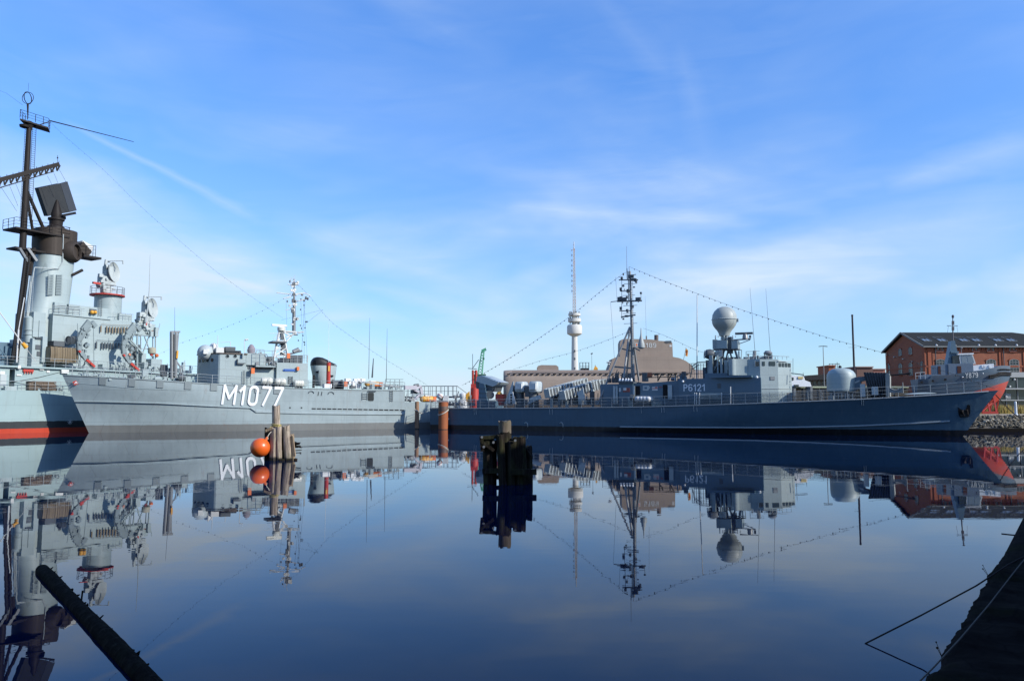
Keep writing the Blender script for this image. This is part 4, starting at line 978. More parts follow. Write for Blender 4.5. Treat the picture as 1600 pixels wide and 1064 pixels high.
# two squarish grey heads
for i, (x0, x1, y0, y1) in enumerate(((804.5, 819.5, 596, 613.5), (826.5, 841.5, 595.5, 614))):
    t = thing('decoy_launcher', None, None); t.parent = ps
    a, b = F.L(x0, y1, 2.0), F.L(x1, y0, 2.0)
    m = MB(); c_ = ((a.x+b.x)/2, 2.5, 0); ru = (b.x-a.x)/2; n_ = 8
    for (dz0, k) in ((0, .8), (.2, 1), (b.z-a.z-.2, 1), (b.z-a.z, .8)): pass
    m.loft([(c_[0], 2.6, a.z, ru*.75, .75), (c_[0], 2.6, a.z+.2, ru, .95), (c_[0], 2.6, b.z-.25, ru, .95), (c_[0], 2.6, b.z-.03, ru*.82, .8), (c_[0], 2.6, b.z, ru*.6, .6)], 28, 4.0); m.build('launcher_head', NAVYL, t)
    m = MB(); m.box(c_[0]-ru*.6, c_[0]+ru*.75, 1.45, 1.7, a.z+.45, b.z-.3); m.build('front_plate', OFFW, t)
    m = MB(); m.loft([(c_[0]-.3, 2.6, zk(x0,2), .7, .8), (c_[0]-.3, 2.6, a.z+.5, .55, .7)], 14); m.obox((c_[0]-.9, 2.6, a.z+.2), (.35,0,0), (0,.7,0), (0,0,.7)); m.build('launcher_mount', DGREY, t)
    if i: m = MB(); ppr(m, F, [(824,631),(828,622),(843,617),(845,623),(832,628),(829,631)], 1.5, .3); m.build('mount_arm', NAVYL, t)
# four ribbed missile canisters, crossed in two pairs
def canister(p, q, w, mat, par):
    p, q = Vector(p), Vector(q); d = (q-p); l = d.length; d.normalize(); a = d.cross(Vector((0,0,1))).normalized(); b = a.cross(d)
    t = thing('missile_canister', None, None); t.parent = par
    g = MB(); g.obox((p+q)/2, d*l/2, a*w*.46, b*w*.46); g.build('canister_tube', DGREY, t)
    g = MB(); n = 12
    for k in range(n+1):
        c = p+d*(l*k/n); g.obox(c, d*.07, a*w*.5, b*w*.5)
        
    for s_ in (-1, 1): g.obox((p+q)/2+a*s_*w*.35+b*w*.48, d*l/2, a*.05, b*.05)
    g.build('canister_ribs', NAVYL, t)
    g = MB(); g.obox(p-d*.05, d*.05, a*w*.45, b*w*.45); g.build('canister_lid', NAVYL, t)
ml = thing('missile_launcher', None, None); ml.parent = ps
for k, (x0,y0,v0_,x1,y1,v1_) in enumerate(((855,615,1.3,908,600.5,6.2),(857,613.5,2.6,915,597.5,7.2),(879,618,1.0,933,600,6.4),(882,616,2.4,945,599,7.2))):
    canister(F.L(x0,y0,v0_), F.L(x1,y1,v1_), 1.15, NAVYL, ml)
m = MB()
for (x, y0, v) in ((862,620,1.8),(874,618,2.6),(886,622,1.8),(905,612,3.6),(926,608,4.6)): m.beam(F.L(x,y0,v), Vector((F.L(x,y0,v).x, v, zk(x,v))), .35, .3)
ppr(m, F, [(903,613),(911,606),(915,632),(904,632)], 1.5, .2); m.build('launcher_cradle', NAVYL, ml)
m = MB(); clutter(m, F, 790, 618, 945, 633, 1.2, 5, 50, (.08,.28), 51); clutter(m, F, 690, 622, 745, 634, .8, 5, 26, (.08,.25), 52); m.build('deck_gear', STEEL, ps)
m = MB(); clutter(m, F, 845, 605, 945, 633, 2.5, 3.5, 26, (.1,.35), 53); m.build('dark_deck_gear', DGREY, ps)
# --- superstructure
def wallpart(m, x0, y0, x1, y1, v, th=.06): a, b = F.L(x0, y1, v), F.L(x1, y0, v); return m.box(a.x, b.x, v-th, v+.02, a.z, b.z)
m = MB(); qbox(m, 938, 600, 968, 632, 1.6, 4.4, True); qbox(m, 967, 597, 989, 632, 1.1, 5.2, True)
a = F.L(990, 600, 1.3); b = F.L(1061, 597, 1.3); zr = zk(1025, 1.3)
m.prism([(a.x, zr), (b.x, zr), (b.x, F.L(1061,594.5,1.3).z), (a.x+2.8, F.L(1030,597.5,1.3).z), (a.x, F.L(990,599.5,1.3).z)], 1.3, 6.5)
m.build('after_deckhouse', NAVYD, ps)
m = MB(); qbox(m, 967, 596.5, 989.5, 599, .9, 5.6); m.build('house_awning', DGREY, ps)
m = MB()
for x in (968.5, 973, 978, 982, 986.5): m.lathe(F.L(x, 596, 1.2), [(.1,0),(.16,.1),(.1,.35),(.03,.4)], 8)
m.build('lamp_row', WHITE, ps)
m = MB()
for x0, x1 in ((958.5,961.5),(963,965),(989.3,992)): wallpart(m, x0, 603, x1, 631, 1.05)
m.build('pipe_trunks', NAVYL, ps)
m = MB(); wallpart(m, 992.5, 603, 1000, 617, 1.28); wallpart(m, 1036, 601, 1043, 622.5, 1.28, .03); m.build('doorway', BLACK, ps)
m = MB(); wallpart(m, 1043.8, 601.5, 1050, 624, 1.1, .05); m.build('open_door', NAVYL, ps)
m = MB(); wallpart(m, 973.5, 606, 984, 612.5, 1.08, .02); m.build('red_poster', paint('red_cloth',(.42,.12,.09),.8,.3,0), ps)
m = MB(); wallpart(m, 967.3, 606, 970, 612, 1.08, .02); wallpart(m, 974, 606, 978.5, 610, 1.045, .01); wallpart(m, 1019, 604, 1027.5, 610, 1.28, .02); m.build('white_poster', OFFW, ps)
m = MB(); wallpart(m, 1019, 606.5, 1027.5, 607.6, 1.25, .01); wallpart(m, 1023.5, 604.5, 1027, 606, 1.25, .01); wallpart(m,1030,604.3,1034,605.3,1.26,.02); m.build('red_stripes', RED, ps)
m = MB(); ppr(m, F, [(1004.5,602.5),(1013,602.5),(1015.5,605.5),(1012.5,610),(1004.5,610)], 1.24, .04); m.build('crest_board', NAVYL, ps)
m = MB(); wallpart(m, 1007, 604.5, 1011, 608, 1.23, .01); m.build('crest', NAVYD, ps)
# life rafts (bank of white canisters)
for i in range(4):
    x = 993+i*5.3; p = MB(); c = F.L(x+2, 624, .55); p.lathe((c.x, .35, c.z), [(.1,0),(.28,.05),(.36,.15),(.36,.95),(.28,1.05),(.1,1.1)], 14, (.25,1,0)); p.build('life_raft_canister', WHITE, ps)
m = MB(); qbox(m, 989, 628, 1014, 633, .5, .9, True); m.tube(F.L(986,622,.9), F.L(991,622,.9), .45, 12); m.build('raft_rack', DGREY, ps)
m = MB(); qbox(m, 1018, 627, 1032, 634, .5, .9, True); qbox(m, 981, 620, 988, 634, .6, .8, True); m.build('deck_locker', NAVY, ps)
# forward deckhouse with number
m = MB(); uA = F.L(1060.5, 610, 1.0).x; uB = F.L(1189, 600, 1.0).x; zb_ = zk(1080, 1)
m.prism([(uA, zb_), (uB, zb_), (uB, F.L(1180,590,1.0).z), (F.L(1072,591.5,1).x, F.L(1072,591.8,1).z), (uA, F.L(1061,592.8,1).z)], 1.0, 6.8)
qbox(m, 1101, 583, 1137, 593, 1.6, 4.2); qbox(m, 1098, 574, 1110, 592, 2.4, 2)
m.build('forward_deckhouse', NAVYD, ps)
m = MB(); wallpart(m, 1061, 613, 1167, 613.8, .98, .03); m.build('wall_rib', NAVY, ps)
m = MB(); wallpart(m, 1121, 599, 1126, 606.5, .98, .02); m.build('vent_panel', DGREY, ps)
a = F.L(1068.8, 610.6, .96); b = F.L(1100.5, 610.6, .96); ht = F.L(1070,601,.96).z-a.z; wP = (b.x-a.x)/(.58*3+.42*2+4*.2-.16)/ht
m, _ = lettering('P6121', .17, lambda x, y, k: (a.x+x*wP*ht, .965-.0015*(k % 12), a.z+y*ht), .2); m.build('hull_number', WHITE, ps, smooth=False, fix=False)
m = MB(); wallpart(m, 1094.5, 614, 1126, 624, .25, .06); m.build('name_board', NAVY, ps)
m = MB(); 
for x in (1085.5, 1088.5, 1093, 1127.5, 1141.5): m.tube(F.L(x,632,.2), F.L(x,613.5 if x<1130 else 604,.2), .06, 5)
m.build('davit_posts', OFFW, ps)
# bridge
t = thing('bridge', None, None); t.parent = ps
v_ = 1.25
P1 = (F.L(1166.5, 590, v_).x, v_); P2 = (F.L(1188, 590, v_).x, v_); P3 = (px_u(F,1216,2.3,6), 2.3); P4 = (px_u(F,1237,3.9,6), 3.9)
P3b, P2b, P1b = (P3[0], 5.5), (P2[0], 6.55), (P1[0], 6.55)
zt0, zt1 = F.L(1180,561.3,v_).z, F.L(1237,568.5,3.9).z
m = MB(); poly = [P1,P2,P3,P4,P3b,P2b,P1b]; zdk = zk(1200, 2)-.1
m.plan(poly, zdk, zt0, [zt0, zt0, zt0-.02, zt1, zt0-.02, zt0, zt0]); m.build('bridge_house', NAVY, t, smooth=False)
m = MB(); a = F.L(1138, 575, 1.1); b = F.L(1167, 575, 1.1); zc0, zc1 = F.L(1150,588.5,1.1).z, F.L(1150,561,1.1).z
pl = [(a.x+ .7-.7*cos(k*pi/12), 1.9-.95*sin(k*pi/12)) for k in range(7)]
u0_, u1_ = F.L(1150,575,.6).x, P1[0]+.1
pw = [(u1_-2.0+1.0*0, 3), (u1_-2.0, 1.5)]+[(u1_-1.55+.9*sin(k*pi/10)*-1*0+(-.45+ .9*k/10)*1.0, .75-.35*sin(pi*k/10)) for k in range(11)]+[(u1_, 1.2), (u1_, 3)]
m.plan([(p[0], p[1]) for p in pw], zc0+.15, zc1); m.build('bridge_wing', NAVY, t)
m = MB(); m.plan([(u1_-4.2, 3), (u1_-4.2, .9), (u1_-2, .35), (u1_+.6, .45), (u1_+.6, 3)], zc0-.12, zc0+.1); m.build('wing_floor', NAVYD, t)
m = MB(); qbox(m, 1137, 577.5, 1153, 588, .85, 1.6); m.build('wing_recess', BLACK, t)
m = MB()
for (x0, x1, v) in ((1180, 1186, None),): wallpart(m, 1180.5, 565, 1186, 572, 1.22, .03)
l12 = P3[0]-P2[0]
zw0, zw1 = F.L(1200,571.5,1.7).z, F.L(1200,564.8,1.7).z
m.wall(P2, P3, .13, .27, zw0, zw1, .01, .05); m.wall(P2, P3, .51, .85, zw0, zw1, .01, .05)
for k in range(4): m.wall(P3, P4, .06+.235*k, .06+.235*k+.17, zw0-.1, zw1-.15, .01, .05)
for k in range(4): m.wall(P4, P3b, .06+.235*k, .06+.235*k+.17, zw0-.1, zw1-.15, .01, .05)
m.build('bridge_windows', GLASS, t)
m = MB(); wallpart(m, 1178.7, 564, 1180, 572.6, 1.2, .06)
m.wall(P2, P3, .0, 1, F.L(1200,607.5,1.7).z, F.L(1200,607.5,1.7).z+.05, .02, .04); m.wall(P3, P4, .0, 1, F.L(1200,607.5,1.7).z, F.L(1200,607.5,1.7).z+.05, .02, .04); m.wall(P3, P4, 0, 1, zw1, zw1+.08, .05, .06); m.build('window_trim', NAVYL, t)
m = MB(); c = (P3[0]+.5, 2.4); m.wall(P3, P4, .62, .9, zdk+.3, zdk+1.3, .02, .04); m.wall(P2,P3,.55,.8,zw0-1.6,zw0-1.2,.02,.04); m.build('hose_reel', STEEL, t)
m = MB(); qbox(m, 1171, 557, 1177, 562, 2, .5); m.tube(F.L(1179,562,2.5), F.L(1179,548,2.5), .2, 8); clutter(m, F, 1155, 553, 1215, 561, 2, 3, 16, (.08,.25), 61); clutter(m, F, 1192, 551, 1209, 561, 2.5, 1, 8, (.1,.3), 62); m.tube(F.L(1236,583,3.4), F.L(1256,585.5,3.4), .05, 5)
m.build('roof_gear', STEEL, t)
m = MB(); rail(m, [Vector((P1[0], 1.3, zt0)), Vector((P2[0], 1.3, zt0))], .9, .8, 3, .022); rail(m, [Vector((P2[0], 1.3, zt0)), Vector((P3[0], 2.4, zt0)), Vector((P4[0]-.2, 3.9, zt0))], .35, .7, 1, .02); m.build('roof_rail', RAILM, t)
m = MB(); m.ball(F.L(1182.5, 589.5, 1.05), .16); m.ball(F.L(1067,596,.9),.14); m.build('flood_lamp', WHITE, ps)
# radar mast and ball
rm = thing('radar_mast', None, None); rm.parent = ps
vm = 3.6; Q = lambda x, y, v=vm: F.L(x, y, v)
g = MB(); ploft(g, F, [(1124,1140,525),(1123.1,1140.9,521),(1121,1143,517),(1117.6,1146.4,513),(1114.8,1149.2,509),(1113.2,1150.8,505),(1112.6,1151.4,499),(1113.5,1150.5,492),(1116.3,1147.7,486.5),(1121,1143,482),(1126.5,1137.5,479.8),(1131,1133,479.4)], vm, -1, 36); 
rb = g.build('radome', paint('radome_grey', (.40,.43,.40), .5, .05, .1, bump=.05), rm)
g = MB(); c = Q(1132, 499.5); rr = (Q(1151.4,499).x-Q(1112.6,499).x)/2; g.torus(c, rr+.01, .05, (0,0,1), 40); g.obox(Q(1152,500.5), (.15,0,0), (0,.1,0), (0,0,.2)); g.build('seam_ring', NAVYL, rb)
g = MB(); g.tube(Q(1131,531), Q(1131,524.5), .35, 16); pb = lambda x0,y0,x1,y1,v,dv: g.box(F.L(x0,y1,v).x, F.L(x1,y1,v).x, v, v+dv, F.L(x0,y1,v).z, F.L(x1,y0,v).z)
pb(1119.5,531,1136,545,2.8,1.6); pb(1113.5,530.5,1119.5,545.5,3.0,1.3); pb(1143,532,1153,545,3.0,1.3)
g.build('radar_cabinet', NAVY, rm)
g = MB(); pb(1113.5,545,1153,547,2.6,2.0); pb(1136,526,1143,552,3.2,.9)
for (a, b) in (((1120,547),(1108,585)), ((1138,547),(1128,586)), ((1148,547),(1160,586)), ((1132,547),(1120,586)), ((1140,547),(1150,586)), ((1112,572),(1156,572)), ((1126,560),(1146,582)), ((1146,558),(1128,580))):
    g.beam(Q(*a, 2.9), Q(*b, 2.9), .16); g.beam(Q(*a, 4.3), Q(*b, 4.3), .16)
clutter(g, F, 1106, 550, 1158, 588, 2.2, 2.2, 60, (.1,.32), 71); g.build('mast_frame', DGREY, rm); g = MB(); clutter(g, F, 1106, 546, 1158, 588, 1.9, 2.2, 36, (.08,.26), 72)
for (a, b) in (((1110,560),(1124,548)),((1113,585),(1126,556)),((1150,548),(1158,572)),((1136,556),(1144,586)),((1116,574),(1134,562))): g.beam(Q(*a, 2.3), Q(*b, 2.3), .1)
g.build('pale_boxes', NAVY, rm)
g = MB(); pb(1118,547,1128.5,557,2.5,1); pb(1105,571,1113,583,2.6,.8); pb(1125,565,1134,577,2.6,.8); pb(1136,559,1141,586,2.6,.3)
for k in range(8): g.tube(Q(1118+k*4.5,531+(k%2)*-4,2.8), Q(1118+k*4.5,524+(k%3),2.8), .07, 5)
g.build('pale_boxes', NAVYL, rm)
g = MB(); g.lathe(Q(1108.5,553.5,2.4), [(.2,-.5),(.55,-.4),(.62,0),(.5,.4),(.2,.6)], 20, (-.8,-.5,.1)); g.tube(Q(1108,553.5,2.6), Q(1118,553,2.8), .25, 10); g.build('tracking_head', DGREY, rm)
g = MB(); g.lathe(Q(1102.3,554,2.3), [(.05,0),(.42,.02),(.5,.12)], 18, (-.85,-.4,.1)); g.build('tracking_lens', NAVYL, rm)
g = MB(); g.beam(Q(1143,531.5), Q(1173,529.5), .12, .16); g.beam(Q(1145,541), Q(1172,531), .08); g.lathe(Q(1164.5,530), [(.35,0),(.3,.4),(.2,.6),(.3,.75),(.08,.8)], 12); g.build('radar_arm', STEEL, rm)
g = MB(); g.obox(Q(1162.5,521), (.98,.1,0), (0,.16,0), (0,0,.12)); g.obox(Q(1172,526), (.1,0,0), (0,.1,0), (0,0,.15)); g.build('radar_bar', DGREY, rm)
g = MB()
for r0 in (0, 1): rail(g, [F.L(1078+8*math.sin(k*pi/12)**1*0+30*k/8, 591, 1.2+1.6*abs(4-k)/4) for k in range(9)], 1.5+.25*r0, .5, 3, .025)
pts = [F.L(1079,588,1.3), F.L(1082,572,1.3), F.L(1090,566,1.3), F.L(1105,565,1.3)]; g.path(pts, .05, 5); pts = [F.L(1079,590,1.0), F.L(1081,577,1.0), F.L(1092,570,1.0)]; g.path(pts, .05, 5)
g.build('cage_rail', DGREY, ps)
g = MB(); clutter(g, F, 1050, 582, 1078, 595, 2, 2.5, 12, (.08,.25), 77); g.build('roof_vents', NAVYD, ps)
# tripod mast
tm = thing('tripod_mast', None, None); tm.parent = ps
M_ = lambda x, y, v=3.9: F.L(x, y, v)
g = MB(); g.tube(M_(989,600), M_(987.5,520), .26, 12, .2); g.tube(M_(987.5,520), M_(984.3,424), .19, 12, .13); g.tube(M_(981.5,424), M_(982.5,470), .06, 6)
g.tube(F.L(934,632,1.2), M_(984,511), .12, 8); g.tube(F.L(974,594,2.4), M_(984.5,512), .13, 8); g.tube(F.L(998,594,5.8), M_(986.5,512), .13, 8); g.tube(F.L(978,596,5.6), M_(985,530), .12, 8); g.tube(M_(983,417), M_(983.3,426), .04, 5)
g.build('mast_pole', STEEL, tm)
g = MB()
for (x0,y0,x1,y1,r) in ((967,437.5,997,437.5,.09),(964.5,471,1003,470,.12),(954.5,471.8,966,470.5,.06),(969,455,984,455,.08),(968,486,985,485.5,.08),(970.5,495.5,993,492,.11),(960,573,988,575.5,.14),(972,545,990,549,.12),(971.5,437,971.5,498,.035),(990,543,1000,548,.1),(986,430,994,429,.06)): g.beam(M_(x0,y0,3.8), M_(x1,y1,3.8), r*1.2, r*1.5)
g.build('mast_yards', paint('mast_grey',(.2,.22,.22),.5,.2,.2), tm)
g = MB(); rd = random.Random(44)
for _ in range(16):
    y = rd.uniform(428, 500); x = 984.5+rd.choice((-1,1))*rd.uniform(2,13)*(1 if y<475 else .8); g.obox(M_(x,y,3.8+rd.uniform(-.8,.8)), (rd.uniform(.04,.13),0,0), (0,.08,0), (0,0,rd.uniform(.05,.2)))
for y in (444,462,478,490,506): g.beam(M_(972+rd.uniform(0,3),y,3.9), M_(996-rd.uniform(0,4),y-1,3.9), .05)
ladder(g, M_(989.5,596,3.6), M_(986.5,430,3.6), .3, (1,0,0), 46, .02)
g.build('mast_fittings', paint('mast_grey',(.2,.22,.22),.5,.2,.2), tm)
g = MB()
for (x,y,w,h) in ((971.5,434.5,.12,.15),(970,452,.12,.2),(981,454.5,.14,.2),(970.5,466.5,.15,.25),(976,468,.25,.25),(997,468,.3,.25),(970,482,.12,.2),(979,494,.2,.12),(986,432,.35,.2),(990,437,.3,.15),(1001.5,458,.1,.12),(980,485,.12,.15),(967,468,.15,.3),(994,439,.1,.25)): g.obox(M_(x,y,3.7), (w,0,0), (0,.15,0), (0,0,h))
g.tube(M_(1001.5,469), M_(1001.5,458), .03, 4); g.tube(M_(964,470),M_(962,433),.015,4); g.tube(M_(954,472),M_(960,560),.015,4); g.tube(M_(980,437),M_(979.5,420),.06,5); g.build('mast_lights', DGREY, tm)
g = MB(); g.tube(M_(979.5,420), M_(979,385), .035, 5, .02); g.build('top_antenna', STEEL, tm)
g = MB(); g.lathe(M_(1002,545,3.4), [(.25,0),(.42,.15),(.42,.55),(.3,1.0),(.1,1.7),(.04,2.6)], 14); g.build('antenna_pod', paint('pod_grey',(.36,.39,.38),.5,.05,.1), tm)
g = MB(); g.lathe(M_(951,566,1.8), [(.05,.1),(.3,.0),(.22,-.1)], 12); g.ball(M_(951,569,1.8),.12); g.build('lamp_dish', OFFW, tm)
g = MB(); rail(g, [F.L(940,599,1.8), F.L(967,598,1.8)], .9, .8, 2, .02); clutter(g, F, 948, 577, 1000, 598, 2, 3, 30, (.08,.25), 81); g.build('mast_base_gear', DGREY, ps)
# gangway shelter frames on the roof
g = MB()
for x in (1028, 1044, 1056): g.tube(F.L(x, 596, 3), F.L(x, 583, 3), .07, 5)
for (a, b) in (((1020,584),(1058,583)),((1010,590),(1060,588.5)),((1028,595),(1034,584)),((1044,595),(1050,584)),((1022,586),(1028,583))): g.beam(F.L(*a,3), F.L(*b,3), .11)
g.build('roof_frame', paint('frame_brown',(.10,.085,.06),.7,.2,.2), ps)
g = MB(); qbox(g, 1011.5, 582, 1018, 589, 3, .3); g.build('orange_panel', paint('dull_orange',(.42,.12,.05),.7,.2,.2), ps)
g = MB(); qbox(g, 1003, 582, 1010, 596, 3, .8); qbox(g, 1065, 581, 1071, 592, 3, .3); g.build('dark_lockers', DGREY, ps)
# gun turret
gt = thing('gun_turret', None, None); gt.parent = ps
g = MB(); ploft(g, F, [(1292.5,1337,611.5,1),(1292,1337.5,607,1),(1291.6,1338,592,1),(1292.2,1337,585,.98),(1295,1333,580,.92),(1300,1328,577,.8),(1307,1321,575.6,.55)], vc, 1.75, 36, 2.4); g.build('turret_dome', NAVY, gt)
g = MB(); ploft(g, F, [(1296,1333,624,1),(1296,1333,613,1),(1293,1336,612,1.05),(1293,1336,610.5,1.05)], vc, 1.6, 30); g.build('turret_ring', DGREY, gt)
g = MB()
for k in range(7): x = 1298+k*5.5; qbox(g, x, 615, x+1.5, 623, 2.05, .1)
g.build('ring_brackets', NAVYL, gt)
g = MB(); ppr(g, F, [(1332,592),(1342,588.5),(1351,589),(1352,594),(1345,596),(1344,607),(1336,610)], 3.2, 1.4); g.build('gun_cradle', NAVYD, gt)
g = MB(); ppr(g, F, [(1335,597),(1343,593.5),(1343,596),(1336,599)], 3.12, .1); g.build('cradle_plate', NAVYL, gt)
g = MB(); g.tube(F.L(1342,591,3.9), F.L(1385,587,3.9), .16, 10, .12); g.tube(F.L(1385,587,3.9), F.L(1420,583.8,3.9), .09, 8, .07); g.tube(F.L(1417,584.1,3.9), F.L(1421.5,583.6,3.9), .14, 8); g.build('gun_barrel', DARK, gt)
# draped cover with folds
g = MB(); rows = []
for i in range(41):
    t = i/40; r = []
    for j in range(13):
        s_ = j/12; fan = (1-t)*.0
        xt, yt = 1349+ (1384-1349)*t, 581.5+.6*t
        xb, yb = 1361+(1386-1361)*t, 620-.8*t
        k = s_**.9
        x = xt+(xb-xt)*k; y = yt+(yb-yt)*s_+ (6*(1-t)*sin(pi*s_) if True else 0)
        v = 2.6+.17*sin(i*1.25-s_*9*(1-t)+.5*sin(i*.7))*(.25+s_)
        r.append(tuple(F.L(x, y, v)))
    rows.append(r)
g.grid(rows); back = [[(p[0], p[1]+2.6, p[2]) for p in r] for r in rows]; g.grid(back); g.grid([[r[0] for r in rows], [r[0] for r in back]]); g.grid([[r[-1] for r in rows], [r[-1] for r in back]]); g.grid([rows[0], back[0]])
g.build('canvas_cover', paint('striped_grey_canvas', (.085,.095,.105), .8, .2, .1), ps, ang=60)
g = MB(); ppr(g, F, [(1383.5,585),(1385.5,582.5),(1389,583.5),(1390.5,587),(1390.5,619),(1384,619.5)], 2.4, 2.9); g.build('cover_end', paint('bleached_canvas', (.36,.36,.32), .8, .15, .2), ps)
g = MB(); qbox(g, 1344, 600, 1352, 620, 2.6, .6); qbox(g, 1362,604,1372,617,1.8,.1); qbox(g,1294,618,1302,624,.8,.5); g.build('pale_canvas_bundle', NAVYL, ps)
g = MB(); pts = [F.L(1390+20*k/10, 606-9*((k/10)*(1-k/10))*-1.5, 1.4) for k in range(11)]; g.path(pts, .08, 5); rows = [[tuple(p) for p in pts], [(p[0],p[1],min(p[2],9)-.01-(.9-.0*k)) for k, p in enumerate(pts)]]; g.grid([[tuple(p) for p in pts], [tuple(F.L(1390+20*k/10, 613.5, 1.4)) for k in range(11)]])
rail(g, [F.L(1411,614,1.0), F.L(1411.2,614,3.8)], 1.1, 1.3, 2, .03); g.build('bow_net', paint('net_grey',(.33,.34,.32),.8,.2,.1), ps)
g = MB(); rows = []
for i in range(21):
    t = i/20; x = 1412+52*t; hgt = .25*sin(pi*min(1,t*1.0))**.6
    a = F.L(x, 616.5-.035*(x-1412), 2.1+1.4*t); rows.append([(a.x, a.y-.8+.5*t, a.z), (a.x, a.y-.3, a.z+.45*hgt), (a.x, a.y+1.0, a.z+.62*hgt), (a.x, a.y+2.2-t, a.z)])
g.grid(rows); g.build('breakwater', NAVY, ps)
g = MB(); g.tube(F.L(1089,592,2.6), F.L(1089.3,461,2.6), .07, 6, .05); g.build('pole_antenna', OFFW, ps)
g = MB(); g.tube(F.L(1180.5,560,3), F.L(1171.8,450,3), .03, 5, .012); g.tube(F.L(1204,556,4.5), F.L(1196.5,451,4.5), .028, 5, .012); g.tube(F.L(1010,530,3), F.L(1008,463,3), .015, 4, .01); g.build('whip_antenna', DGREY, ps)
g = MB(); g.tube(F.L(1200,561,2.6), F.L(1200,555,2.6), .1, 6); g.lathe(F.L(1200,555,2.6), [(.05,0),(.45,.1),(.5,.25),(.3,.5)], 14); g.build('satellite_dome', STEEL, ps)
# stern gear at the left end
g = MB(); rail(g, [Vector((-.05,.2,zk(680,.2))), Vector((-.05,7.4,zk(680,.2)))], 1.1, 1.2, 3, .026); g.build('stern_rail', RAILM, ps)
# ================================================================== LAND, BUILDINGS, THINGS ASHORE
def mat_ground(name, c1, c2, sc=.5, bump=.3):
    m, nt, nd, ln, bs = nodes(name)
    n = noise(nt, mapped(nt, (sc,sc,sc)), 1, 8, .7); ln.new(ramp(nt, n, [(.3, c1), (.7, c2)]), bs.inputs['Base Color']); bs.inputs['Roughness'].default_value = .92
    b = N(nt, 'ShaderNodeBump', i_Strength=bump, i_Distance=.05); ln.new(noise(nt, mapped(nt, (6,6,6)), 1, 6), b.inputs['Height']); ln.new(b.outputs[0], bs.inputs['Normal']); return m
GROUND = mat_ground('sandy_ground', (.20,.165,.11), (.34,.29,.20)); PAVE = mat_ground('paved_quay', (.15,.145,.13), (.24,.23,.21))
shore = [(-400,178),(-60,176),(-26,150),(2,127),(30,109),(48,99.3),(56,96.4),(66,95.6),(80,94.5),(110,92),(400,70)]
ZL = 2.05
def inward(i, d):
    a = Vector(shore[max(0,i-1)]); b = Vector(shore[min(len(shore)-1,i+1)]); t = (b-a).normalized(); return Vector(shore[i])+Vector((-t.y, t.x))*d
m = MB()
l0 = [(*shore[i], -.8) for i in range(len(shore))]; l1 = [(*shore[i], .42) for i in range(len(shore))]
m.grid([l0, l1]); m.build('quay_wall', paint('dark_timber_wall', (.015,.011,.008), .9, .4, 0), None); tag(bpy.data.objects['quay_wall'], kind='structure')
m = MB(); i1 = [(*inward(i, .25), .44) for i in range(len(shore))]; i2 = [(*inward(i, 4.2), 1.95) for i in range(len(shore))]
m.grid([l1, i1, i2]); o = m.build('embankment', mat_ground('dark_earth', (.05,.045,.035), (.11,.095,.07))); tag(o, kind='structure')
m = MB(); far = [(-2500,2600),(-1200,2600),(-600,2600),(-200,2600),(200,2600),(500,2600),(900,2600),(1200,2600),(1600,2600),(2000,2600),(2600,2600)]
i3 = [(*inward(i, 12), ZL) for i in range(len(shore))]
m.grid([i2, i3, [(x, y, ZL) for x, y in far]]); o = m.build('ground', GROUND); tag(o, kind='structure')
# rocks on the embankment
def rockmat():
    m, nt, nd, ln, bs = nodes('rubble_stone')
    gi = nd.new('ShaderNodeNewGeometry'); n = noise(nt, mapped(nt, (1,1,1)), 3, 6)
    c = ramp(nt, gi.outputs['Random Per Island'], [(0, (.05,.04,.025)), (.4, (.12,.10,.065)), (.8, (.22,.185,.125)), (1, (.40,.36,.28))])
    c = mix(nt, ramp(nt, n, [(.4, .0), (.7, .6)]), c, (.07,.06,.04)); ln.new(c, bs.inputs['Base Color']); bs.inputs['Roughness'].default_value = .9; return m
import bmesh
bm = bmesh.new(); bmesh.ops.create_icosphere(bm, subdivisions=1, radius=1); iv = [v.co.copy() for v in bm.verts]; ifc = [[v.index for v in f.verts] for f in bm.faces]; bm.free()
m = MB(); rd = random.Random(5)
for _ in range(1700):
    x = rd.uniform(44, 92); seg = [i for i in range(len(shore)-1) if shore[i][0] <= x <= shore[i+1][0]][0]
    a, b = shore[seg], shore[seg+1]; y0 = a[1]+(b[1]-a[1])*(x-a[0])/(b[0]-a[0]); d = rd.uniform(.15, 4.0); z = .45+1.5*d/4.2
    s_ = rd.uniform(.10, .27); M3 = Matrix.Rotation(rd.uniform(0,6), 3, Vector((rd.random(),rd.random(),rd.random()+.1)).normalized())
    sc = Vector((rd.uniform(.8,1.5), rd.uniform(.7,1.2), rd.uniform(.5,.95)))
    m.add([Vector((x, y0+d, z+.08))+M3@Vector((v.x*sc.x*s_*rd.uniform(.8,1.15), v.y*sc.y*s_, v.z*sc.z*s_)) for v in iv], ifc)
o = m.build('rock_rubble', rockmat(), smooth=False, fix=False); tag(o, 'rough grey and tan rubble stones covering the sloping bank right of the patrol boat bow', 'rubble', kind='stuff')
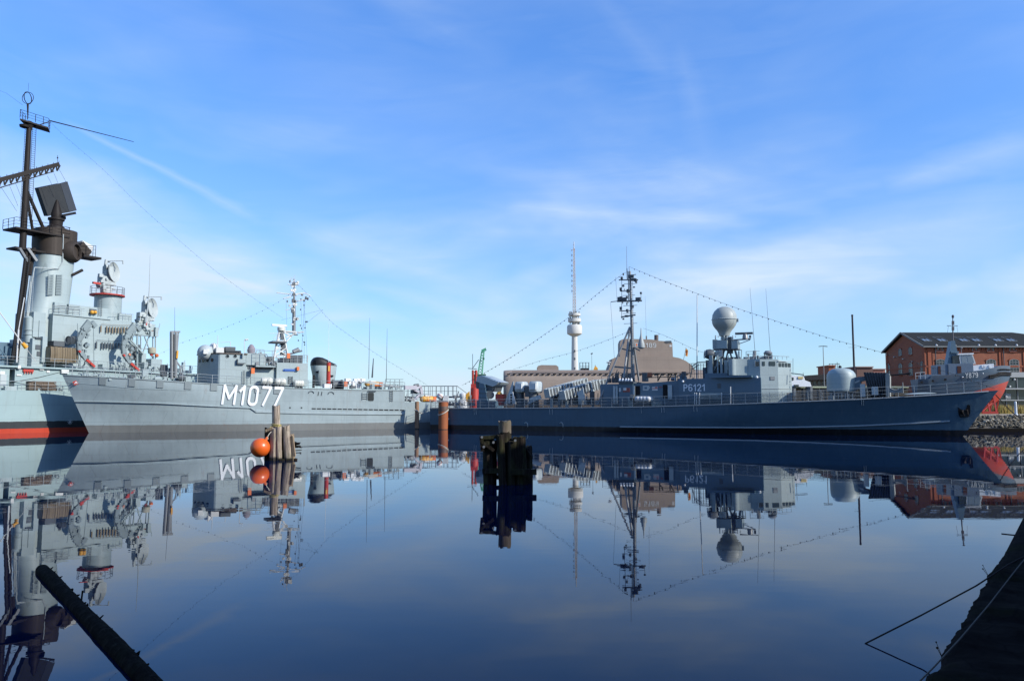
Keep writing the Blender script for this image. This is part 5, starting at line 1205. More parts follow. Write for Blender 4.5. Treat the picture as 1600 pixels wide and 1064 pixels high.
# reeds
def grassmat():
    m, nt, nd, ln, bs = nodes('dry_reed'); gi = nd.new('ShaderNodeNewGeometry')
    ln.new(ramp(nt, gi.outputs['Random Per Island'], [(0, (.10,.11,.02)), (.5, (.34,.24,.05)), (1, (.42,.30,.10))]), bs.inputs['Base Color']); bs.inputs['Roughness'].default_value = .8; return m
GR = grassmat()
def clump(px, py, Y, wpx, hpx, n, seed):
    rd = random.Random(seed); c = A(px, py, Y); k = Y/FP; mb = MB()
    for _ in range(n):
        x = c.x+rd.gauss(0, wpx*k*.35); y = c.y+rd.gauss(0, .35); h = hpx*k*rd.uniform(.5, 1.05); l = rd.uniform(-.25,.25)*h; w = .03
        mb.add([(x-w,y,ZL-.1),(x+w,y,ZL-.1),(x+l*.4+w*.7,y,ZL+h*.6),(x+l,y+rd.uniform(-.1,.1),ZL+h),(x+l*.4-w*.7,y,ZL+h*.6)], [(0,1,2,3,4)])
    return mb
for i, (px, lab) in enumerate(((1536,'tuft of dry reeds close behind the red boat cradle'), (1563,'low yellow reed clump between the cradle and the white post'),(1573,'broad yellow green reed clump just left of the white post'),(1597,'dark golden reed clump right of the white post'))):
    o = clump(px, 642, 112, 13, 15, 260, i).build('reed_clump', GR, smooth=False, fix=False); tag(o, lab, 'reeds', 'reed clumps on the bank')
# low planted strip in front of glass building
o = clump(1590, 640, 118, 60, 7, 900, 9).build('grass', GR, smooth=False, fix=False); tag(o, 'short dry grass in front of the glass building', 'grass', kind='stuff')
# white mooring post
def post(px, py0, py1, Y, r, name, lab, cat, mat):
    b = A(px, py0, Y); t_ = A(px, py1, Y); o = thing(name, lab, cat, loc=(b.x, Y, ZL-.05))
    h = t_.z-ZL+.05; m = MB(); m.lathe((0,0,0), [(r*1.3,0),(r*1.3,.12),(r,.16),(r,h*.6)], 16); m.build('post_shaft', mat, o)
    m = MB(); m.lathe((0,0,h*.6), [(r*.95,0),(r*1.15,.04),(r*.95,.08),(r*.95,h*.35),(r*.75,h*.38),(.05,h*.4)], 16); m.build('post_cap', OFFW, o); return o
post(1587.5, 647.5, 627, 99, .16, 'mooring_post', 'white upright post on the sandy bank at the right edge', 'post', WHITE)
# mooring line from bow to shore
def line(name, pts, r, mat, lab, cat, n=5):
    m = MB(); m.path(pts, r, n); o = m.build(name, mat); return tag(o, lab, cat)
bowp = A(1556, 617, 78.5); sh = A(1625, 658, 95)
pts = [bowp+(sh-bowp)*t+Vector((0,0,-1.6*sin(pi*t)*.6)) for t in [k/14 for k in range(15)]]
line('mooring_rope', pts, .05, ROPED, 'black mooring rope sagging from the patrol boat bow to the right bank', 'rope')
# ---- brick building
def brickmat():
    m, nt, nd, ln, bs = nodes('red_brick'); tc = nd.new('ShaderNodeTexCoord'); sp = nd.new('ShaderNodeSeparateXYZ'); ln.new(tc.outputs['Object'], sp.inputs[0])
    ad = N(nt, 'ShaderNodeMath', operation='ADD'); ln.new(sp.outputs['X'], ad.inputs[0]); ln.new(sp.outputs['Y'], ad.inputs[1])
    cb = nd.new('ShaderNodeCombineXYZ'); ln.new(ad.outputs[0], cb.inputs[0]); ln.new(sp.outputs['Z'], cb.inputs[1])
    br = N(nt, 'ShaderNodeTexBrick', i_Scale=1.0); br.inputs['Brick Width'].default_value = .25; br.inputs['Row Height'].default_value = .08; br.inputs['Mortar Size'].default_value = .012
    br.inputs['Color1'].default_value = (.36,.095,.036,1); br.inputs['Color2'].default_value = (.24,.06,.024,1); br.inputs['Mortar'].default_value = (.2,.11,.07,1); ln.new(cb.outputs[0], br.inputs[0])
    c = mix(nt, ramp(nt, noise(nt, mapped(nt, (.5,.5,.5)), 1, 8, .7), [(.3, .0), (.75, .55)]), br.outputs[0], (.15,.05,.032))
    ln.new(c, bs.inputs['Base Color']); bs.inputs['Roughness'].default_value = .9; return m
BRICK = brickmat(); ROOF = paint('dark_slate_roof', (.028,.031,.03), .9, .2, .15, fine=2); TRIM = paint('brick_trim', (.36,.095,.042), .85, .15, .2)
bY0, bY1, bX0, bX1 = 130.0, 143.4, 68.6, 101.0; zE = A(1448, 541, bY0).z; zR = A(1409, 521.2, 136.7).z; rX = 87.6
bb = thing('brick_building', 'red brick warehouse with dark skylit roof and arched windows, behind the tug ashore', 'building', loc=(bX0, bY0, 0))
LX, LY, LR = bX1-bX0, bY1-bY0, rX-bX0
m = MB(); m.add([(0,0,ZL-.3),(LX,0,ZL-.3),(LX,LY,ZL-.3),(0,LY,ZL-.3),(0,0,zE),(LX,0,zE),(LX,LY,zE),(0,LY,zE),(0,LY/2,zR-.15)], [(0,1,5,4),(1,2,6,5),(2,3,7,6),(0,4,8,7,3)]); m.build('wall', BRICK, bb, fix=False)
m = MB(); ov = .55
e = [(-ov,-ov,zE-.2),(LX+ov,-ov,zE-.2),(LX+ov,LY+ov,zE-.2),(-ov,LY+ov,zE-.2),(-ov,LY/2,zR),(LR,LY/2,zR)]
m.add(e+[(x,y,z+.2) for x,y,z in e], [(6,7,11,10),(7,8,11),(8,9,10,11),(0,1,5,4),(1,2,5),(2,3,4,5),(0,6,7,1),(1,7,8,2),(2,8,9,3),(3,9,10,4),(4,10,6,0)])
rf = m.build('roof', ROOF, bb, smooth=False)
m = MB(); m.beam((-ov,-ov,zE-.05),(-ov-.02,LY/2,zR+.12),.12,.28); m.beam((-ov,LY+ov,zE-.05),(-ov-.02,LY/2,zR+.12),.12,.28); m.beam((-ov,-ov-.08,zE-.12),(LX+ov,-ov-.08,zE-.12),.16,.2); m.build('eaves_trim', paint('weathered_eaves',(.22,.23,.22),.7,.2,.2), rf)
def on_front(px, py):   # building-local x,z on the long wall
    r = ray(px, py); t = bY0/r.y; return r.x*t-bX0, HC+r.z*t
sl = (zR-zE)/(LY/2+ov)
for px in (1453, 1478, 1513, 1533, 1567, 1588):
    x0, _ = on_front(px, 530); g = MB()
    for k in range(2):
        xx = x0-.1+k*.0
    y1_, y2_ = 1.9, 4.2; P_ = [Vector((x0, y1_, zE+sl*(y1_+ov)+.1)), Vector((x0+1.35, y1_, zE+sl*(y1_+ov)+.1)), Vector((x0+1.35, y2_, zE+sl*(y2_+ov)+.1)), Vector((x0, y2_, zE+sl*(y2_+ov)+.1))]
    g.add([tuple(p) for p in P_]+[tuple(p-Vector((0,0,.2))) for p in P_], [(0,1,2,3),(0,4,5,1),(1,5,6,2),(2,6,7,3),(3,7,4,0)]); s_ = g.build('skylight', GLASSB, rf)
    h = MB()
    for a, b in zip(P_, P_[1:]+P_[:1]): h.beam(a, b, .14, .12)
    h.beam((P_[0]+P_[1])/2, (P_[2]+P_[3])/2, .08, .08); h.build('frame', DGREY, s_)
def window(par, P0, ax, w, z0, z1, arch, n_, bars=2, rows_=3):
    """window centred at P0 along wall axis ax (unit), outward n_"""
    P0, ax, n_ = Vector(P0), Vector(ax), Vector(n_)
    poly = [(-w/2, z0), (w/2, z0), (w/2, z1-arch)]+[(w/2*cos(a*pi/10), z1-arch+arch*sin(a*pi/10)) for a in range(1, 10)]+[(-w/2, z1-arch)]
    g = MB(); n = len(poly); g.add([tuple(P0+ax*p[0]+Vector((0,0,p[1]))+n_*.03) for p in poly]+[tuple(P0+ax*p[0]+Vector((0,0,p[1]))-n_*.1) for p in poly], [tuple(range(n))]+[(i, (i+1)%n, n+(i+1)%n, n+i) for i in range(n)])
    o = g.build('window', GLASS, par)
    g = MB(); pp = [P0+ax*p[0]+Vector((0,0,p[1]))+n_*.05 for p in poly]
    for a, b in zip(pp, pp[1:]+pp[:1]): g.beam(a, b, .09, .09)
    for k in range(1, bars+1): x = -w/2+w*k/(bars+1); g.beam(P0+ax*x+Vector((0,0,z0))+n_*.05, P0+ax*x+Vector((0,0,z1-arch*.3))+n_*.05, .05)
    for k in range(1, rows_+1): z = z0+(z1-z0)*k/(rows_+1); g.beam(P0-ax*w/2+Vector((0,0,z))+n_*.05, P0+ax*w/2+Vector((0,0,z))+n_*.05, .05)
    g.build('frame', paint('window_frame_grey',(.34,.34,.32),.6,.2,.2), o)
    g = MB(); q = [P0+ax*(p[0]*1.14)+Vector((0,0,p[1]+(.14 if i > 1 else 0)))+n_*.04 for i, p in enumerate(poly)]
    for a, b in zip(q[2:], q[3:]): g.beam(a, b, .16, .14)
    g.beam(P0-ax*w*.58+Vector((0,0,z0-.08))+n_*.08, P0+ax*w*.58+Vector((0,0,z0-.08))+n_*.08, .2, .12); g.build('surround', TRIM, o)
for px in (1468, 1524, 1547, 1582, 1606, 1630):
    x, za = on_front(px, 542.8); _, zb2 = on_front(px, 549.2); window(bb, (x,0,0), (1,0,0), 1.05, zb2, za, .16, (0,-1,0), 3, 1)
for px in (1469, 1537, 1548, 1584, 1612):
    if px == 1537: continue
    x, za = on_front(px, 561.5); _, zb2 = on_front(px, 584); window(bb, (x,0,0), (1,0,0), 1.5, zb2, za, .35, (0,-1,0), 2, 4)
    x, _ = on_front(px, 600); window(bb, (x,0,0), (1,0,0), 1.5, ZL+.9, ZL+4.2, .35, (0,-1,0), 2, 3)
# gable windows: wall x=0, axis along y
def on_gable(px, py):
    r = ray(px, py); t = bX0/r.x; return r.y*t-bY0, HC+r.z*t
for (px, y0, y1, w, ar) in ((1406.5,545.5,556,1.0,.25),(1422.5,543,554,1.0,.25),(1407,568,586,1.1,.3),(1423,567,587,1.1,.3),(1441,565,588,1.0,.3),(1388,569,585,1.1,.3)):
    y, za = on_gable(px, y0); _, zb2 = on_gable(px, y1); window(bb, (0,y,0), (0,-1,0), w, zb2, za, ar, (-1,0,0), 1, 3)
m = MB()
for px in (1451.5, 1500, 1562.5, 1600): x, z_ = on_front(px, 545); m.box(x-.28, x+.28, -.12, .0, ZL, zE-.3)
for z_ in (zE-.75, zE-3.35): m.box(-.1, LX+.1, -.09, 0, z_-.12, z_+.12)
for k in range(46): m.box(.35+k*.7, .6+k*.7, -.14, 0, zE-.62, zE-.35)
m.box(-.12, 0, -.1, .6, ZL, zE-.3); m.box(-.12, 0, LY-.6, LY+.1, ZL, zE-.3); m.box(-.1, 0, 0, LY, zE-3.45, zE-3.25)
m.build('brick_pilasters', TRIM, bb)
m = MB()
for px in (1456, 1562): x, _ = on_front(px, 545); m.tube((x+.45,-.25,ZL), (x+.45,-.25,zE-.1), .07, 6)
m.build('downpipe', DGREY, bb)
for px in (1461, 1490, 1527, 1553, 1586):
    x, z_ = on_front(px, 540.5); m = MB(); m.lathe((x,-.45,z_), [(.06,.25),(.12,.15),(.2,0)], 10); m.tube((x,-.1,z_+.25),(x,-.45,z_+.25),.03,4); m.build('wall_lamp', OFFW, bb)
for (px, py) in ((1386.5,554.5),(1399,558),(1413,561),(1426.5,565),(1421,583)):
    y, z_ = on_gable(px, py); m = MB(); m.ball((-.25,y,z_), .13); m.tube((-.25,y,z_),(0,y,z_+.1),.03,4); m.build('wall_lamp', OFFW, bb)
# ---- modern glass building
gb = thing('glass_building', 'low modern building with dark glass front and pale concrete bands, below the brick warehouse', 'building', loc=(A(1520,600,117).x, 117, ZL))
zz = [A(1590, y, 117).z-ZL for y in (581.5, 589.5, 606.5, 608.5, 624.5, 626)]
W_ = A(1700,600,117).x-A(1520,600,117).x
m = MB(); m.box(0,W_,0,8,zz[1],zz[0]); m.box(.1,W_,-.5,8,zz[3],zz[2]); m.box(.1,W_,-.3,8,zz[5],zz[4]); m.box(0,.4,-.05,8,-.3,zz[0]-.02); m.build('concrete_band', paint('pale_concrete',(.42,.43,.42),.8,.15,.25), gb)
m = MB(); m.box(.4,W_,.3,8,-.2,zz[1]); m.build('glass_front', GLASS, gb)
m = MB()
k = 1.5
while k < W_: m.box(k-.05,k+.05,.18,.3,-.2,zz[1]); k += 1.75
for x in (4.8, 9.5, 13): m.box(x, x+.9, .22, .3, zz[3]+.0-1.4, zz[3]-.6)
m.build('mullions', STEEL, gb)
for px, py in ((1578,604),(1585,593),(1572,620)):
    c = A(px, py, 117.15)-Vector((*gb.location.xy, ZL)); m = MB(); m.ball(c+Vector((0,0,0)), .16); m.build('globe_lamp', OFFW, gb)
# ---- tug ashore on cradle (Y879)
FT = Frame(A(1428,600,106).x, 106, .985, -.17); T = FT
tg = thing('tug_boat', 'small grey tug Y 879 with red underside standing ashore on a red cradle', 'boat', T)
vt = 1.9
def tl(px, py, v=vt): return T.L(px, py, v)
sh_top = [(1428.5,593),(1446,592.5),(1447,588),(1470,587),(1500,583),(1530,578.5),(1551,574.5),(1551.5,572.5),(1565,571.5),(1578,572)]
bot = [(1432,622),(1450,636),(1480,642),(1510,644),(1533,642.5),(1550,634),(1562,624),(1568.5,614),(1574,600),(1579,588)]
m = MB(); nS = 44; rn, rf = [], []
xb = [(tl(x,y).x, tl(x,y).z) for x, y in sh_top]; kb = [(tl(x,y).x, tl(x,y).z) for x, y in bot]
uS_, uE = xb[0][0], xb[-1][0]
for i in range(nS+1):
    t = i/nS; a, b = [], []
    for j in range(13):
        s_ = j/12
        # station follows a raked stem
        u = uS_+(uE-uS_)*t
        zt_ = interp(xb, u); zb_ = interp(kb, min(u, kb[-1][0])); z = zb_+(zt_-zb_)*s_
        hb = 1.85*(1-max(0,(t-.55)/.45)**2.4)*(1-.12*max(0,(.2-t)/.2)**2); hb *= min(1, (s_**.55)*1.02) if s_ > 0 else 0
        a.append((u, vt-hb, z)); b.append((u, vt+hb, z))
    rn.append(a); rf.append(b)
m.grid(rn); m.grid(rf); m.grid([rn[0], rf[0]]); m.grid([[r[-1] for r in rn], [r[-1] for r in rf]])
tm_, nt, nd, ln, bs = nodes('tug_hull_paint'); sx = nd.new('ShaderNodeSeparateXYZ'); ln.new(mapped(nt,(1,1,1)), sx.inputs[0])
zA, zB_ = tl(1569,597).z, tl(1520,611).z; uA_, uB_ = tl(1569,597).x, tl(1520,611).x; slp = (zA-zB_)/(uA_-uB_)
mm = N(nt,'ShaderNodeMath',operation='MULTIPLY_ADD'); ln.new(sx.outputs['X'], mm.inputs[0]); mm.inputs[1].default_value = -slp; ln.new(sx.outputs['Z'], mm.inputs[2])
def lt(val):
    q_ = N(nt,'ShaderNodeMath',operation='LESS_THAN'); ln.new(mm.outputs[0], q_.inputs[0]); q_.inputs[1].default_value = val; return q_.outputs[0]
z0_ = zA-slp*uA_; c = mix(nt, lt(z0_), (.05,.09,.13), (.42,.04,.02)); dirt = noise(nt, mapped(nt,(.6,.6,1.2)), 1, 6); c = mix(nt, ramp(nt, dirt, [(.4,0),(.7,.5)]), c, (.12,.10,.10)); ln.new(c, bs.inputs['Base Color']); bs.inputs['Roughness'].default_value = .5
m.build('hull', tm_, tg)
m = MB(); rows = []
for i in range(int(nS*.86), nS+1):
    u, v, z = rn[i][12]; rows.append([(u, v-.06, z-.42), (u, v-.16, z-.5), (u, v-.06, z-.6)])
m.grid(rows)
for zoff, r_ in ((-.95, .13), (-1.2,.1)):
    pts = [Vector(rn[i][12])+Vector((.03 if i==nS else 0,-.05,zoff)) for i in range(nS-12, nS+1)]; pts2 = [Vector(rf[i][12])+Vector((.03,.05,zoff)) for i in range(nS, nS-8, -1)]
    m.path(pts+pts2, r_, 6)
m.build('rubbing_band', BLACK, tg)
def tbox(m, x0, y0, x1, y1, v, dv): a, b = T.L(x0,(y0+y1)/2,v), T.L(x1,(y0+y1)/2,v); return m.box(a.x,b.x,v,v+dv,T.L((x0+x1)/2,y1,v).z,T.L((x0+x1)/2,y0,v).z)
m = MB(); tbox(m,1463,570,1482,592,.9,2); tbox(m,1482,568,1521,588,.8,2.2); tbox(m,1445,585,1470,592,.6,2.6); m.build('deckhouse', paint('tug_blue_grey',(.13,.18,.24),.45,.1,.15), tg)
m = MB(); tbox(m,1466,572,1470,588,.85,.1); tbox(m,1496,572,1502,584,.75,.1); m.build('doorway', paint('door_brown',(.10,.04,.03),.6,.2,0), tg)
m = MB(); ppr(m, T, [(1518.5,571),(1553,568),(1553,576),(1519.5,580)], .9, 2.0); m.build('fore_cabin', WHITE, tg)
m = MB(); ppr(m, T, [(1498.5,554),(1519.5,553),(1525,568.5),(1500.5,568.5)], .9, 2.0); m.build('wheelhouse', OFFW, tg)
m = MB(); ppr(m, T, [(1502,556),(1509.5,555.8),(1511.5,567),(1503,567)], .86, .05); ppr(m, T, [(1511,555.8),(1519,555.5),(1522.5,566.5),(1513,567)], .86, .05); m.build('wheelhouse_windows', GLASSB, tg)
m = MB(); ppr(m, T, [(1496.5,552.5),(1521.5,551.5),(1521.5,553.5),(1496.5,554.5)], .75, 2.3); m.build('wheelhouse_roof', WHITE, tg)
m = MB(); ppr(m, T, [(1480,570),(1487,532.5),(1492,532),(1497.5,556),(1500,570)], 1.3, 1.2); ppr(m,T,[(1486,549),(1499,549),(1498,551.5),(1486,551.5)],1.1,1.6); m.build('funnel_mast', NAVYD, tg)
m = MB(); ppr(m, T, [(1488,556),(1499,555),(1501,567),(1488.5,568)], 1.05, .3); m.build('aft_glazing', GLASS, tg)
m = MB(); m.tube(T.L(1489,533,1.9), T.L(1488.7,497,1.9), .09, 6, .06); m.lathe(T.L(1489,497,1.9), [(.1,0),(.16,.1),(.16,.35),(.05,.45)], 10); m.beam(T.L(1479.5,509,1.9), T.L(1496.5,509,1.9), .07)
for y in (503,506,512,515): m.obox(T.L(1489,y,1.8), (.14,0,0), (0,.1,0), (0,0,.12))
m.tube(T.L(1482,509,1.9),T.L(1480,522,1.9),.015,4); m.tube(T.L(1495,509,1.9),T.L(1497,522,1.9),.015,4); m.tube(T.L(1502,556,1.5),T.L(1502,544,1.5),.07,6); m.ball(T.L(1502,544,1.5),.15)
m.build('mast', paint('mast_dark',(.12,.11,.12),.6,.2,.1), tg)
m = MB(); m.ball(T.L(1535.5,583.5,.25), .12); m.ball(T.L(1504,589.5,.1), .12)
for x in (1535,1539,1546): m.obox(T.L(x,572.5,.85), (.1,0,0),(0,.05,0),(0,0,.18))
m.build('deck_lights', WHITE, tg)
def hullT(u, z):
    i = min(range(nS+1), key=lambda k: abs(rn[k][12][0]-u)); return rn[i][11][1]
a = T.L(1508.5,590.5,.1); ht = .62
m, tw = lettering('Y879', .15, lambda x, y, k: (a.x+x*.82*ht, hullT(a.x+x*.82*ht, a.z)-.16-.0015*(k%10), a.z+y*ht+(x*.82*ht)*.06), .2); m.build('hull_number', SUBL, tg, smooth=False, fix=False)
m = MB()
for x in (1440,1457.5,1477): m.lathe(T.L(x, 597-.11*(x-1440), .0), [(.16,0),(.16,.05)], 12, (0,-1,0))
m.build('portholes', BLACK, tg)
m = MB(); rail(m, [T.L(1431,593,.3), T.L(1446,592,.3)], .9, .6, 2, .02); m.build('tug_rail', OFFW, tg)
cd = thing('boat_cradle', 'red steel cradle holding up the tug on the bank', 'cradle', T)
for (x0, y0, x1, y1, v) in ((1534,643,1559,637.5,.4),(1450,646,1475,641,.4),(1534,641,1559,636,3.2),(1450,644,1475,640,3.2)):
    m = MB(); a, b = T.L(x0,y0,v), T.L(x1,y1,v); zg = ZL+.28; m.box(a.x,b.x,v-.12,v+.12,ZL+.05,zg+.1)
    for f in (.1,.5,.9): x = a.x+(b.x-a.x)*f; m.beam((x,v,zg), (x+.1,v+(.9 if v<2 else -.7),zg+1.6+.5*f), .16); 
    m.beam((a.x,v,zg),(b.x,v+(.8 if v<2 else -.6),zg+1.6),.12); m.build('cradle_beam', RED, cd)
# ---- dark post (mast) and lamp post
def simple_post(px, y0, y1, Y, r, name, lab, cat, mat, r2=None):
    b, t_ = A(px,y0,Y), A(px,y1,Y); o = thing(name, lab, cat, loc=(b.x, Y, 0)); m = MB(); m.tube((0,0,ZL-.3),(0,0,t_.z), r, 8, r2 or r*.6); m.build('pole_shaft', mat, o); return o, t_.z, b
o, zt_, b = simple_post(1335.5, 600, 493, 112, .17, 'flag_pole', 'tall bare dark pole standing behind the gun turret', 'pole', paint('pole_dark',(.07,.055,.06),.6,.2,.2), .13)
m = MB(); m.ball((0,0,zt_), .16); m.beam((-.7,0,zt_-4.6),(.5,0,zt_-4.6),.03); m.tube((.1,-.2,zt_-8),(.1,-.2,ZL),.02,4); m.build('pole_fittings', WIRE, o)
o, zt_, b = simple_post(1288, 600, 542, 135, .09, 'street_lamp', 'slender grey street lamp with two heads, left of the gun turret', 'lamp', STEEL, .06)
m = MB(); m.obox((-.38,0,zt_+.1),(.34,0,.03),(0,.12,0),(.0,0,.06)); m.obox((.38,0,zt_+.1),(.34,0,-.03),(0,.12,0),(0,0,.06)); m.build('lamp_head', DGREY, o)
o, zt_, b = simple_post(925, 600, 552.5, 150, .04, 'street_lamp', 'thin short lamp on the shore behind the submarine hull, right of the tower', 'lamp', DGREY, .03)
m = MB(); m.obox((0,0,zt_),(.18,0,.05),(0,.1,0),(0,0,.12)); m.build('lamp_head', DGREY, o)
# ---- low buildings behind the turret
def wbox(m, x0, y0, x1, y1, Y, dY, base=True): a, b = A(x0,y0,Y), A(x1,y1,Y); return m.box(a.x,b.x,Y,Y+dY,ZL-.3 if base else b.z,a.z)
o = thing('low_hall', 'dark flat roofed hall with pale front behind the patrol boat bridge, left of the turret', 'building')
m = MB(); P_ = [A(x,y,140) for x, y in ((1256,590),(1262,586.5),(1335,581.5),(1335,592),(1262,594))]; m.add([tuple(p) for p in P_]+[(p.x,p.y+14,p.z) for p in P_], [(0,1,2,3,4),(5,6,7,8,9)]+[(i,(i+1)%5,5+(i+1)%5,5+i) for i in range(5)]); m.build('roof', paint('hall_roof_dark',(.04,.04,.042),.7,.2,.2), o)
m = MB(); wbox(m,1262,592,1335,604,142,10); m.build('wall', paint('hall_wall',(.34,.30,.25),.8,.3,.3), o)
for x in (1264,1271,1278,1285): m = MB(); wbox(m, x, 595.5, x+4, 602, 141.9, .1, False); m.build('window', GLASS, o)
o = thing('garden_wall', 'long brown wall with a pale green coping behind the patrol boat foredeck', 'wall')
m = MB(); wbox(m,1238,606,1420,640,112,.5); m.build('wall_face', paint('brown_wall',(.085,.075,.06),.85,.25,.3), o)
m = MB(); wbox(m,1238,603.5,1420,606,111.8,.9,False); m.build('coping', paint('pale_green_coping',(.45,.50,.33),.7,.2,.2), o)
m = MB()
for k in range(14): x=1244+k*12; wbox(m,x,606.3,x+1.4,636,111.85,.1,False)
m.build('wall_posts', paint('wall_post_grey',(.22,.22,.20),.8,.2,.2), o)
# white cabin cruiser
o = thing('motor_cruiser', 'white cabin boat ashore with a yellow patch, just right of the grey bridge', 'boat', loc=(0,0,0))
m = MB(); P_ = [A(x,y,109) for x, y in ((1236,586),(1256,588),(1258,594),(1266,597),(1268,604),(1238,604),(1236,600))]; n = len(P_)
m.add([tuple(p) for p in P_]+[(p.x,p.y+2.6,p.z) for p in P_], [tuple(range(n)), tuple(range(n,2*n))]+[(i,(i+1)%n,n+(i+1)%n,n+i) for i in range(n)]); m.build('hull', WHITE, o)
m = MB(); a, b = A(1236.5,589.5,108.9), A(1240,594,108.9); m.box(a.x,b.x,108.85,109,b.z,a.z); a, b = A(1241,601,108.9), A(1248,604,108.9); m.box(a.x,b.x,108.85,109,b.z,a.z); m.build('cabin_window', GLASS, o)
m = MB(); a, b = A(1247,588.5,108.9), A(1255,592,108.9); m.box(a.x,b.x,108.9,109,b.z,a.z); m.build('yellow_panel', paint('pale_yellow',(.72,.55,.22),.6,.1,.1), o)
m = MB(); m.tube(A(1239,586,109.5),A(1239,560,109.5),.03,5); m.tube(A(1237,583.5,109),A(1256,586,109),.04,5); m.tube(A(1255,582,109),A(1255,588,109),.03,4); m.tube(A(1238,609,109.5)-Vector((0,0,.8)),A(1238,604,109.5),.5,8); m.tube(A(1264,615,109.5)-Vector((0,0,.8)),A(1264,604,109.5),.5,8); m.build('boat_rail', DGREY, o)
for (nm, lab, x0, y0, x1, Y, mt, cat) in (('brick_chimney','square red brick chimney stack rising behind the turret dome',1295,572,1306,165,BRICK,'chimney'),('brick_shed','small dark brown shed roofline right of the turret, before the warehouse',1338.5,574,1364.5,160,paint('brown_shed',(.20,.11,.085),.85,.2,.2),'shed'),('tiled_house','low house with pinkish roof next to the warehouse gable',1364,577.5,1384,175,paint('pink_tiles',(.42,.17,.12),.8,.2,.1),'house')):
    o = thing(nm, lab, cat); m = MB(); wbox(m,x0,y0,x1,600,Y,6); m.build('wall', mt, o)
    m = MB(); wbox(m,x0-.5,y0-1.6,x1+.5,y0,Y-.3,6.6,False); m.build('chimney_cap' if 'chim' in nm else 'roof', paint('cap_pale',(.42,.30,.26),.8,.2,.1) if 'chim' not in nm else TRIM, o)
m = MB()
o = thing('roof_ladder', 'thin scaffold rail with a small weather vane above the chimney behind the turret', 'railing')
for x in (1296,1301,1306,1311): m.tube(A(x,576,170),A(x,568,170),.05,4)
m.tube(A(1295,568.5,170),A(1312,568.5,170),.05,4); m.tube(A(1309,578,170),A(1308,566,170),.06,4); m.ball(A(1312.5,573.5,170),.35); m.build('rail_bars', WIRE, o)
# ---- submarine ashore
FS = Frame(A(786,600,138).x, 138, 1, 0); S = FS
sb = thing('submarine', 'long brown submarine with S189 on its sail, standing ashore behind the patrol boat', 'submarine', S)
W = 4.6; sl_ = S.L
u0, u1 = sl_(786.5,600,0).x, sl_(1180,600,0).x; zt_ = sl_(850,578.5,W).z; zb_ = 2.0
m = MB(); rows = []
for i in range(30):
    t = i/29; u = u0+(u1-u0)*t; e_ = min(1, .55+.45*math.sqrt(max(0, 1-max(0, 1-(u-u0)/2.2)**2))); r = []
    for k in range(33):
        a = 2*pi*k/32; ca, sa = cos(a), sin(a); p = 3.2
        hh = (zt_-zb_)/2; r.append((u, W+W*e_*math.copysign(abs(ca)**(2/p), ca), (zt_+zb_)/2+hh*(e_*.12+.88 if e_<1 else 1)*math.copysign(abs(sa)**(2/p), sa)))
    rows.append(r)
    if i == 0: cap = r
for uu, ee in ((0.0,.80),(.12,.88),(.35,.94),(.8,.985)): pass
m = MB(); rows = []
us_ = [0,.05,.2,.5,1,1.6]+[2.5+ (u1-u0-2.5)*k/24 for k in range(25)]
for uu in us_:
    q_ = min(1, uu/1.6); e_ = .86+.14*math.sqrt(1-(1-q_)**2); u = u0+uu; r = []
    for k in range(41):
        a = 2*pi*k/40; ca, sa = cos(a), sin(a); p = 3.4; hh = (zt_-zb_)/2
        r.append((u, W+W*e_*math.copysign(abs(ca)**(2/p), ca), (zt_+zb_)/2+hh*(e_*.35+.65)*math.copysign(abs(sa)**(2/p), sa)))
    rows.append(r)
m.grid(rows); m.add(rows[0][:-1], [tuple(range(40))]); m.add(rows[-1][:-1], [tuple(range(40))]); m.build('hull', SUBM, sb, ang=50)
m = MB(); ppr(m, S, [(839.5,579),(839.5,573.5),(841,571.5),(846,570.3),(869,570.5),(872.5,573),(873,579)], W-1.2, 2.4); m.build('sonar_fin', SUBM, sb)
m = MB(); ppr(m, S, [(950,580),(954.5,568),(957,560.5),(964,557.5),(975,556.5),(1049,557),(1062,559.5),(1072,564),(1080,570),(1087,579),(1087,582),(950,582)], W-2.4, 4.8); m.build('sail_base', SUBM, sb)
m = MB(); pts = [(968.8,558),(968.8,536),(970.5,531),(975,529.3),(1018,530.3),(1030,532.5),(1048.5,533.5),(1050.5,536),(1051.5,558)]; ppr(m, S, pts, W-1.4, 2.8); m.build('sail', SUBM, sb)
m = MB(); m.tube(sl_(1025.5,532,W), sl_(1025.5,523.5,W), .38, 14); m.tube(sl_(1010,531,W), sl_(1010,525,W), .12, 8); m.build('periscope', paint('mast_brown',(.14,.105,.09),.6,.2,.2), sb)
m = MB(); ppr(m, S, [(1040,532.6),(1049,532.4),(1049.5,535.5),(1042,536.5),(1038,534.5)], W-1.46, .1); m.build('sail_lights', DGREY, sb)
m = MB(); ppr(m, S, [(1046,539),(1049.5,539),(1049.5,542),(1046,542)], W-1.44, .08); m.build('pale_patch', OFFW, sb)
a = sl_(1003.5,542.6,W-1.43); b = sl_(1024,542.6,W-1.43); ht = sl_(1004,536.3,W-1.43).z-a.z; ws = (b.x-a.x)/(.56+.42+.56+.56+.45)/ht
m, _ = lettering('S189', .16, lambda x, y, k: (a.x+x*ws*ht, W-1.43-.0015*(k%12), a.z+y*ht), .2); m.build('hull_number', SUBL, sb, smooth=False, fix=False)
m = MB(); a = sl_(992.5,541.5,W-1.42); b = sl_(997,536,W-1.42); m.box(a.x,b.x,W-1.44,W-1.38,a.z,b.z); m.build('emblem_panel', SUBL, sb)
m = MB(); m.box(a.x+.13,b.x-.13,W-1.46,W-1.43,a.z+.13,b.z-.13); m.build('emblem', ORNG, sb)
